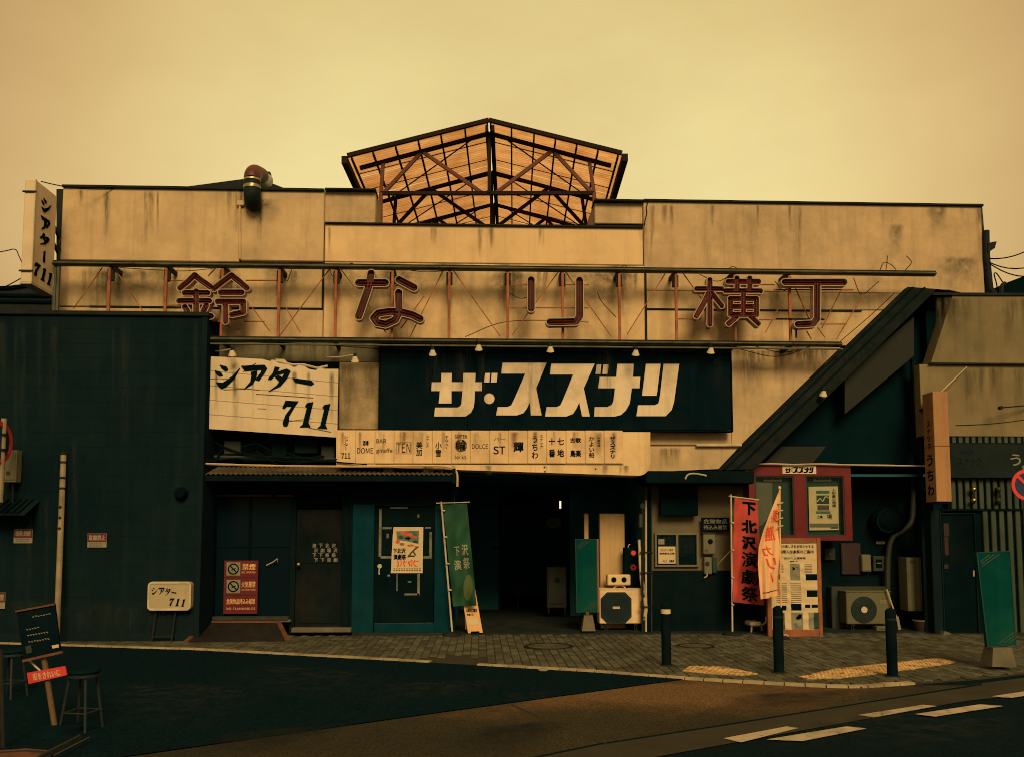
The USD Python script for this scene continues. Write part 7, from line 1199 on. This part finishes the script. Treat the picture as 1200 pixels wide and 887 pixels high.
part(PP, 'meter', [pan(749, 602, 753.5, 618, .16, .1, .01), disc(F(753, 592.5, .2), .045, FRONT, .08)], 'utility_grey'); [part(PP, 'clip', pan(750, y, 765, y + 1.2, .14, .03), 'coping') for y in (646, 670, 710)]
# ticket window neighbours
PS2 = thing('warning_plate', 'dark plate with two rows of pale kanji above the grey meters', 'sign', F(838, 622, .2)); part(PS2, 'plate', pan(822, 606, 854.5, 621.8, .2, .02, .003), 'ink'); part(PS2, 'lettering', [text('危険物品', (824.5, 608, 852, 613.3), .2, .003), text('持込み厳禁', (824.5, 614.8, 852, 620), .2, .003)], 'paper_grey', smooth=False)
M1 = thing('electric_meter', 'pale upper meter box with a dark dial under the warning plate', 'meter', F(831, 649, .2)); part(M1, 'box', pan(824.2, 625.5, 838.5, 649, .17, .13, .012), 'utility_pale'); part(M1, 'dial', disc(F(832.5, 634, .165), .04, FRONT, .02), 'ink'); part(M1, 'tag', [pan(826, 643, 830, 646.5, .165, .006)], 'ink_soft'); part(M1, 'top_strip', pan(823.5, 623.6, 838, 625.2, .165, .14), 'maroon_board')
M2 = thing('electric_meter', 'split pale and green lower meter box with a dangling wire', 'meter', F(832, 673, .2)); part(M2, 'box', pan(825.5, 652.5, 834.5, 672.5, .19, .1, .012), 'utility_pale'); part(M2, 'side_box', pan(834.8, 652.5, 840, 671, .2, .1, .01), 'case_green'); part(M2, 'dial', disc(F(829, 660, .185), .035, FRONT, .02), 'maroon_board'); part(M2, 'wire', tube(curve([F(829, 672, .18), F(828, 675, .17), F(825, 676.5, .17)], 5), .010, 6), 'pale_cable'); part(M2, 'stay', tube([F(841, 661, .15), F(856, 645, -.1)], .008, 6), 'pale_cable')
EL = thing('old_chair', 'pale seat edge and bent leg low behind the red flag', 'chair', F(884, 740, .1)); part(EL, 'seat', pan(879, 728.3, 893, 733.5, .0, .35, .02), 'pale_metal'); part(EL, 'leg', [tube(curve([F(893, 732, .02), F(897, 729, .02), F(898, 722, .02)], 6), .014, 8), tube([F(881, 733, .05), F(880, 744, .05)], .014, 8), tube([F(892, 733, .3), F(893, 742, .3)], .014, 8), tube([F(881, 733, .3), F(881, 742, .3)], .014, 8)], 'pale_metal'); part(EL, 'back', slab([(893, 712), (899, 712), (898, 732), (894, 732)], .3, .02), 'coping')
# recess objects
def ubox(name, lab, cat, px, Y, dp, m, extra=()):
    t = thing(name, lab, cat, F((px[0] + px[2]) / 2, px[3], Y)); part(t, 'box', pan(*px, Y, dp, .01), m)
    for n_, q, o, mm in extra: part(t, n_, pan(*q, Y - o, o + .004, .002), mm)
    return t
ubox('wall_box', 'small pale yellowish box on the recess wall left of the meter', 'box', (1010, 649.5, 1021, 669.5), .62, .13, 'utility_pale', [('cover', (1011, 651, 1020, 668), .008, 'utility_pale')])
ubox('wall_meter', 'dark square meter box on the recess wall beside the bent pipe', 'meter', (1023.5, 651, 1037.5, 669), .62, .13, 'utility_grey', [('window', (1026.5, 655, 1034, 665), .008, 'ink'), ('reading_strip', (1027.5, 659, 1033, 660), .012, 'paper_grey')])
ubox('wall_board', 'dark maroon board on the recess wall under the red case', 'board', (986, 636, 1009, 673), .7, .05, 'maroon_board', [('slat', (987.5, 640, 989, 668), .01, 'utility_grey')])
ubox('tall_locker', 'tall pale green grey locker at the right of the recess', 'cabinet', (1063.5, 653, 1085, 716), .35, .3, 'utility_pale', [('door', (1065, 655, 1083.5, 714), .008, 'utility_pale'), ('tag', (1066.5, 656, 1071, 659.5), .012, 'ink_soft')])
ubox('yellow_tag', 'small yellow plate on the dark recess wall', 'sign', (1027, 634, 1037.5, 637.5), .7, .03, 'tape', [('line', (1028.5, 635.3, 1036, 636.2), .003, 'ink_soft')])
ubox('white_block', 'pale block lying under the dim outdoor unit', 'block', (1027.5, 733.5, 1040, 740.5), .2, .2, 'ac_dim', [('groove', (1030, 736, 1038, 737), .004, 'utility_grey')])
ubox('grey_plate', 'dim grey plate on the wall just right of the poster board', 'board', (966, 642, 979, 656), .68, .05, 'utility_grey', [('knob', (972, 648, 974, 650), .02, 'paper_grey')])
VH = thing('extractor_hood', 'big dark round extractor hood in the shadow under the stairs', 'vent', F(1040, 612, .6)); h = trimesh.creation.icosphere(3, 1.0); h.apply_transform(np.diag([.30, .22, .24, 1])); h.apply_translation(F(1040, 610, .62)); part(VH, 'hood', h, 'ink', smooth=True); part(VH, 'lip', ring(F(1040, 610, .48), .17, .2, FRONT, .05), 'dark_paint')
FP = thing('flexible_pipe', 'grey insulated pipe bending down the recess wall', 'pipe', F(1042, 730, .5)); part(FP, 'pipe', tube(curve([F(a, b, .58) for a, b in ((1070, 560), (1070, 590), (1068, 610), (1058, 622), (1046, 630), (1041, 650), (1040, 690), (1041, 738))], 8), .045, 10), 'utility_grey'); part(FP, 'stay', tube([F(1039, 690, .2), F(1050, 722, .18)], .012, 6), 'pale_cable'); part(FP, 'label', slab([(1050, 722), (1053, 722), (1056, 737), (1053, 738)], .15, .01), 'paper_grey')
BK = thing('bucket', 'small reddish bucket on the ground in the recess', 'bucket', F(1079, 744, .15)); part(BK, 'body', lathe([(0, 0), (.085, 0), (.115, .24), (.105, .24), (.08, .02), (0, .02)], F(1079, 743.5, .15)), 'maroon_board'); part(BK, 'rim', lathe([(.105, .225), (.122, .225), (.122, .245), (.105, .245)], F(1079, 743.5, .15)), 'utility_pale')
WC = thing('wall_cable', 'pale cable strung along the top of the red display case', 'cable', F(980, 545, .1)); part(WC, 'cable', tube(curve([F(a, b, -.05) for a, b in ((858, 556), (868, 555), (876, 550), (880, 545), (900, 543.2), (930, 544), (960, 543.4), (1000, 544.5), (1040, 545), (1088, 546))], 8), .014, 6), 'pale_cable'); part(WC, 'loop', tube(curve([F(a, b, -.36) for a, b in ((803, 561), (806, 556), (814, 554.5), (828, 557))], 6), .014, 6), 'pale_cable')
AC_ = thing('awning_cable', 'pale hose running along the top of the left awning', 'cable', F(480, 545, -.3)); part(AC_, 'hose', tube(curve([F(a, b, -.52) for a, b in ((238, 543), (300, 545), (360, 546), (430, 546.5), (500, 545.5), (525, 547), (535, 553), (536, 570))], 8), .018, 6), 'beige_panel'); part(AC_, 'loose_wire', [tube(curve([F(a, b, -.5) for a, b in p], 6), .010, 5) for p in (((240, 540), (290, 536), (340, 541), (395, 538)), ((300, 528), (330, 545), (370, 540), (430, 544)))], 'cable')

# ============================================================ STREET FURNITURE
b0 = G(781, 780, PZ)
BO = thing('bollard', 'leftmost dark bollard with a pale band standing before the ticket window', 'bollard', b0, 'dark bollards along the kerb')
part(BO, 'post', lathe([(0, 0), (.058, 0), (.058, .63), (0, .63)], b0, 20), 'bollard_paint'); part(BO, 'reflective_band', lathe([(.0, .631), (.059, .631), (.059, .685), (0, .685)], b0, 20), 'reflector')
part(BO, 'cap', lathe([(0, .686), (.056, .686), (.058, .70), (.056, .735), (.035, .76), (0, .77)], b0, 20), 'bollard_paint'); part(BO, 'base_ring', lathe([(.059, .0), (.085, .0), (.08, .018), (.059, .02)], b0, 20), 'iron')
b1 = G(913, 788.5, PZ); B1 = thing('bollard', 'middle dark bollard standing before the orange poster board', 'bollard', b1, 'dark bollards along the kerb')
b2 = G(1046, 793, PZ); B2 = thing('bollard', 'rightmost dark bollard standing on the yellow tactile blocks', 'bollard', b2, 'dark bollards along the kerb')
for t, o in ((B1, b1), (B2, b2)):
    part(t, 'post', lathe([(0, 0), (.058, 0), (.058, .63), (0, .63)], o, 20), 'bollard_paint'); part(t, 'reflective_band', lathe([(0, .631), (.059, .631), (.059, .655), (0, .655)], o, 20), 'coping')
    part(t, 'cap', lathe([(0, .656), (.058, .656), (.058, .735), (.035, .76), (0, .77)], o, 20), 'bollard_paint'); part(t, 'base_ring', lathe([(.059, 0), (.085, 0), (.08, .018), (.059, .02)], o, 20), 'iron')
# leaning board on a post, left foreground
g0 = G(65, 859); YQ = float(g0[1]); PLC = thing('placard_post', 'leaning rusty post with a black handwritten board and a red plate at the left', 'sign', g0)
part(PLC, 'post', tube([F(65.5, 859, YQ), F(49, 755, YQ), F(43, 712, YQ + .02)], .022, 10), 'rusty_pole'); part(PLC, 'foot', lathe([(0, 0), (.2, 0), (.19, .05), (.05, .07), (0, .07)], g0), 'tile_dark')
cn = [(19.5, 715.5), (64, 707.5), (71, 764), (27.5, 773)]; part(PLC, 'board', slab(cn, YQ - .04, .02), 'board_black'); q = pxpoly(cn, YQ - .045)
part(PLC, 'board_edge', bar(F(19, 716, YQ - .04), F(64.5, 707.5, YQ - .04), .03, .014), 'ramp_edge'); part(PLC, 'board_edge', bar(F(27, 774, YQ - .04), F(73, 763.5, YQ - .04), .03, .02), 'ramp_edge')
for (xa_, ya_, n_) in ((38, 722.5, 7), (31, 737.5, 5), (32, 744.5, 8), (33.5, 752, 8)):
    part(PLC, 'chalk_line', [bar(F(xa_ + 3.2 * k, ya_ - .55 * k - random.random(), YQ - .042), F(xa_ + 3.2 * k + 2.0, ya_ - .55 * k - .5 + random.random(), YQ - .042), .006, .006) for k in range(n_)], 'paper_grey', smooth=False)
part(PLC, 'sticker', [slab([(29.5, 757), (36, 755.5), (37.5, 764), (31, 765.5)], YQ - .043, .006)], 'utility_grey', smooth=False); part(PLC, 'sticker', [slab([(60.5, 756), (68.5, 754.5), (69, 758), (61.5, 759.5)], YQ - .043, .006)], 'paper', smooth=False)
rp = [(31.5, 788), (76, 780), (78.3, 790.5), (33.5, 801)]; part(PLC, 'red_plate', slab(rp, YQ - .05, .014), 'red_enamel', smooth=False)
ca, cb, cd = F(31.5, 788, YQ - .05), F(76, 780, YQ - .05), F(33.5, 801, YQ - .05); u_, v_ = cb - ca, ca - cd
part(PLC, 'lettering', ext(fit(letters('街をきれいに', bold=1), .14, .86, .22, .82), .006, cd + [0, -.0, 0], u_, np.array([v_[0], 0, v_[2]])) if False else [trimesh.Trimesh(np.array([cd + u_ * a + v_ * b + np.array([0, -.001 - .004 * c, 0]) for a, b, c in e.vertices]), e.faces, process=False) for p in polys(fit(letters('街をきれいに', bold=1), .14, .86, .20, .84)) for e in [trimesh.creation.extrude_polygon(p, 1.0, engine='earcut')]], 'paper', smooth=False)
part(PLC, 'stay', tube([F(28, 768, YQ + .04), F(52, 790, YQ)], .008, 6), 'pale_cable')
def stool(lab, px, py, s=1.0):
    g = G(px, py); zs = .50 * s; t = thing('stool', lab, 'stool', g); part(t, 'seat', lathe([(0, zs - .03), (.125, zs - .03), (.135, zs - .015), (.13, zs), (.11, zs + .008), (0, zs + .01)], g, 28), 'seat_black')
    part(t, 'seat_ring', lathe([(.118, zs - .055), (.138, zs - .055), (.138, zs - .035), (.118, zs - .035)], g, 28), 'chrome_dull')
    for k in range(4):
        a = .6 + k * math.pi / 2; d = np.array([math.cos(a), math.sin(a), 0]); part(t, 'leg', tube([g + d * .10 + [0, 0, zs - .05], g + d * .11 + [0, 0, zs - .12], g + d * .165], .011, 8), 'chrome_dull')
    part(t, 'footrest', [tube([g + np.array([math.cos(.6 + k * math.pi / 2), math.sin(.6 + k * math.pi / 2), 0]) * .145 + [0, 0, .16], g + np.array([math.cos(.6 + (k + 1) * math.pi / 2), math.sin(.6 + (k + 1) * math.pi / 2), 0]) * .145 + [0, 0, .16]], .008, 6) for k in range(4)], 'chrome_dull')
stool('round black stool with thin metal legs just right of the leaning placard', 95, 856); stool('dark round stool half cut off at the left edge behind the placard', 10, 818, .95)
PBK = thing('step_block', 'low concrete block at the bottom left corner', 'block', G(76, 884)); a, b = G(62, 886), G(92, 869); part(PBK, 'block', bx(a[0], b[0], a[1] - .2, b[1], .0, .06, .012), 'utility_grey'); part(PBK, 'joint', bx(a[0] + .1, a[0] + .11, a[1] - .201, b[1] - .1,   .058, .0615), 'ink_soft')
PM = thing('doormat', 'scuffed tan mat at the bottom left corner', 'mat', G(38, 884)); part(PM, 'mat', sheet(gpoly([(-60, 905), (-30, 884), (30, 880), (56, 882), (58, 886), (54, 905)]), .022), 'ramp_edge'); part(PM, 'border', [tube([G(a, b, .02) for a, b in ((-30, 884), (30, 880), (56, 882), (58, 886), (54, 905))], .012, 6)], 'concrete_dark')
LPO = thing('street_post', 'speckled thin post at the left border beside the stool', 'post', G(3, 900)); part(LPO, 'shaft', tube([G(3.5, 880), F(1, 760, float(G(3.5, 880)[1]))], .016, 8), 'iron'); part(LPO, 'foot', lathe([(0, 0), (.06, 0), (.05, .03), (0, .03)], G(3.5, 880)), 'tile_dark')
LT = single('litter', 'crumpled pale scrap of paper on the fresh asphalt', 'litter', trimesh.creation.icosphere(2, .05).apply_transform(np.diag([1.2, .8, .45, 1])).apply_translation(G(636.5, 787.5) + [0, 0, .03]), 'paper_grey', smooth=False)

# ============================================================ RIGHT NEIGHBOUR
YR = -.12
NB_ = thing('snack_bar_building', 'olive rendered neighbour building with a metal slatted front at the right edge', 'building', F(1140, 745, YR) * [1, 1, 0])
part(NB_, 'upper_wall', slab([(1117, 345), (1420, 346), (1420, 427), (1090.5, 427)], YR - .06, .3), 'stucco_olive', smooth=False)
part(NB_, 'coping', slab([(1090, 343), (1420, 344), (1420, 347), (1089, 346)], YR - .09, .36), 'coping', smooth=False); part(NB_, 'drip_edge', pan(1089.5, 426, 1420, 428, YR - .075, .03), 'coping')
part(NB_, 'lower_wall', pan(1079, 428.3, 1420, 511.5, YR - .02, .26, .004), 'stucco_olive'); part(NB_, 'building_core', pan(1092, 350, 1420, 750, YR + .25, 8), 'dark_void', smooth=False)
part(NB_, 'front_wall', pan(1113, 511.6, 1420, 750, YR + .1, .1), 'dark_void', smooth=False)
part(NB_, 'sign_fascia', pan(1113.5, 511.7, 1420, 519, YR, .1), 'dark_paint')
for k in range(27): part(NB_, 'metal_slat', pan(1115 + 8.2 * k, 560.3, 1115 + 8.2 * k + 5.2, 596, YR + .05, .05, .008), 'slat_green')
for k in range(30): part(NB_, 'batten', pan(1116 + 7.6 * k, 511.9, 1116 + 7.6 * k + 4.2, 518.6, YR - .012, .012), 'slat_green', smooth=False)
for k in range(17):
    x = 1155 + 9.6 * k; part(NB_, 'metal_slat', pan(x, 598, x + 5.8, 750, YR + .05, .05, .008), 'slat_green')
part(NB_, 'lintel', pan(1104, 596.3, 1420, 598, YR + .03, .07), 'dark_paint'); part(NB_, 'post', pan(1093, 598, 1103.5, 745, YR - .02, .2, .008), 'stair_wall')
dd = part(NB_, 'door', pan(1106, 602, 1143, 744, YR + .06, .04, .005), 'dark_paint'); part(dd, 'handle', tube([F(1141, 668, YR + .02), F(1141, 675, YR + .02)], .012, 6), 'pale_metal'); part(dd, 'door_frame', frame(1104, 600.5, 1146, 745, YR + .03, .025, .06), 'stair_wall'); part(dd, 'paper_strip', [pan(1106, 613, 1112, 628, YR + .05, .006), pan(1107, 628.5, 1111.5, 650, YR + .05, .006), pan(1106.5, 661, 1111.5, 666, YR + .05, .006)], 'maroon_board', smooth=False)
part(NB_, 'step', pan(1090, 742, 1420, 750, YR - .12, .2, .01), 'concrete_dark'); part(NB_, 'rubble_lump', trimesh.convex.convex_hull(np.array([F(a, b, YR - .15) + [0, y, 0] for a, b in ((1103, 749), (1121, 749), (1107, 739), (1113, 741)) for y in (0, .12)])), 'concrete')
SGN = thing('shop_signboard', 'dark slate signboard with one pale hiragana at the right edge', 'sign', F(1160, 559, YR - .03)); part(SGN, 'board', pan(1113.6, 519.3, 1268, 559, YR - .05, .05, .006), 'slate_board'); part(SGN, 'rim', frame(1112.8, 518.8, 1269, 559.8, YR - .06, .012, .02), 'coping'); part(SGN, 'lettering', [text('う', (1184, 532, 1196, 545.5), YR - .05, .004, bold=1), text('ち', (1212, 531, 1224, 545.5), YR - .05, .004, bold=1), text('わ', (1240, 531, 1253, 545.5), YR - .05, .004, bold=1)], 'paper_grey', smooth=False); part(SGN, 'faded_lettering', [text('スナック', (1124, 527, 1140, 533), YR - .05, .003), text('スナック', (1122, 536, 1150, 545), YR - .05, .003)], 'dark_paint', smooth=False)
for k, x in enumerate((1141, 1170)):
    t = thing('wall_lamp', ('small double wall lamp under the slate signboard, nearer the orange box sign', 'small double wall lamp under the slate signboard, nearer the round sign')[k], 'lamp', F(x, 588, YR - .05)); part(t, 'plate', pan(x - 1.8, 571, x + 1.8, 590, YR - .0, .04, .004), 'coping')
    for y in (573, 586): s = trimesh.creation.icosphere(2, .042); s.apply_translation(F(x, y, YR - .06)); part(t, 'globe', s, 'brass' if k == 0 else 'utility_grey')
yn_, yf_ = YR - .52, YR - .2; xr_, xl_ = F(1113, 522, yn_)[0], F(1095.3, 522, yn_)[0]; zlo, zhi = F(1104, 587.5, yn_)[2], F(1104, 458.5, yn_)[2]; zm = F(1104, 522.5, yn_)[2]
OB = thing('box_sign', 'tall orange box sign with black characters on its side hanging on the right building', 'sign', (xl_, yn_, zlo)); part(OB, 'upper_box', bx(xl_, xr_, yn_, yf_, zm + .003, zhi, .006), 'sign_orange'); part(OB, 'lower_box', bx(xl_, xr_, yn_, yf_, zlo, zm - .003, .006), 'sign_orange'); part(OB, 'bracket', [bx(xl_ + .05, xr_ - .05, yf_, YR + .0, z, z + .04) for z in (zlo + .2, zhi - .25)] + [bx(xl_ + .04, xr_ - .04, yn_ + .05, yf_ - .05, zlo - .03, zlo)], 'coping'); part(OB, 'stay', tube([F(1103, 459, -.4), F(1133, 430, YR - .05)], .010, 6), 'pale_cable')
def left_letters(g, y0, y1, z0, z1): part(OB, 'letter', ext(fit(g, -y1, -y0, z0, z1), .005, (xl_ + .001, 0, 0), np.array([0, -1.0, 0]), UZ), 'ink', smooth=False)
for k, ch in enumerate('スナック'): left_letters(letters(ch, bold=1), yn_ + .11, yn_ + .21, F(0, 493 + 9 * k, yn_)[2], F(0, 486 + 9 * k, yn_)[2])
for k, ch in enumerate('うちわ'): left_letters(letters(ch, bold=2), yn_ + .07, yn_ + .25, F(0, 541 + 18.5 * k, yn_)[2], F(0, 527.5 + 18.5 * k, yn_)[2])
part(NB_, 'gooseneck', [tube([F(1173, 477.5, YR - .3), F(1225, 473, YR - .02)], .012, 6), disc(F(1172.5, 477.6, YR - .3), .03, FRONT, .06, 12)], 'coping'); part(NB_, 'wire', tube(sag(F(1120, 498, YR - .03), F(1230, 486, YR - .03), .04), .004, 5), 'cable')
cR = F(1202.5, 568, -1.2); round_sign('round red and blue no parking sign cut by the right border', cR, .235, 'blue_enamel', cR[0] + .02, cR[2] + .3, (0, -1, 0), True)

# ============================================================ FAR ROOFS AND WIRES
H1 = thing('distant_house', 'dark far roof showing between the dark building and the box sign at left', 'house', F(20, 365, 7) * [1, 1, 0]); part(H1, 'roof', slab([(-160, 352), (-40, 340), (10, 338), (34, 335), (62, 340), (62, 380), (-160, 380)], 7, 5), 'coping', smooth=False); part(H1, 'wall', pan(-150, 368, 60, 640, 7.2, 4.5), 'dark_paint', smooth=False); part(H1, 'ridge_tile', [tube([F(-40, 339.6, 6.98), F(10, 337.6, 6.98), F(34, 334.6, 6.98), F(62, 339.6, 6.98)], .05, 8), tube([F(-20, 346, 6.98), F(60, 347, 6.98)], .05, 8), tube([F(-20, 353, 6.98), F(60, 354, 6.98)], .05, 8)], 'ink')
H2 = thing('distant_house', 'black far gable roof behind the neighbour at the right edge', 'house', F(1190, 345, 6) * [1, 1, 0]); part(H2, 'roof', slab([(1176, 333), (1205, 322), (1290, 300), (1400, 335), (1400, 360), (1176, 360)], 6, 5), 'ink', smooth=False); part(H2, 'wall', pan(1180, 345, 1390, 640, 6.2, 4.5), 'dark_paint', smooth=False); part(H2, 'pipe', tube(curve([F(1174, 345, 5.9), F(1174, 336, 5.9), F(1178, 332, 5.9)], 6), .05, 8), 'coping')
for k, (p, q, s, lab) in enumerate((((1156, 303), (1260, 245), .25, 'top overhead wire leaving the right corner of the theatre'), ((1156, 306), (1265, 268), .35, 'middle overhead wire leaving the right corner of the theatre'), ((1156, 306.5), (1270, 284), .4, 'lowest overhead wire leaving the right corner of the theatre'))): single('overhead_wire', lab, 'wire', tube(sag(F(*p, -.05), F(*q, -.8), s), .010, 6), 'cable')
single('overhead_wire', 'thin wire from the top of the left box sign to the theatre parapet', 'wire', tube(sag(F(48, 213, -.6), F(140, 221, .05), .06), .008, 6), 'cable'); single('overhead_wire', 'wire looping to the left box sign from the left border', 'wire', tube(curve([F(-60, 303, 1), F(0, 295.5, .3), (F(17, 292.5, 0)), F(22, 300, -.3), F(26, 309, -.9)], 8), .008, 6), 'cable'); single('overhead_wire', 'low wire meeting the foot of the left box sign', 'wire', tube(sag(F(-60, 352, 1), F(27, 325, -.9), .1), .008, 6), 'cable'); single('overhead_wire', 'bent loose wire sticking up behind the right roof', 'wire', tube(curve([F(1168, 343, .2), F(1168, 334, .2), F(1165, 322, .2), F(1168, 321, .2), F(1175, 331, .2)], 6), .010, 6), 'cable')

rs = random.Random(9)
for k in range(16): x = rs.uniform(1095, 1230); y = rs.choice((348, 429)); wall_stain(NB_, (x, y, x + rs.uniform(6, 22), y + rs.uniform(30, 76)), (YR - .0635 if y < 400 else YR - .0235) - .0003 * (k % 5), 'grime_drip')
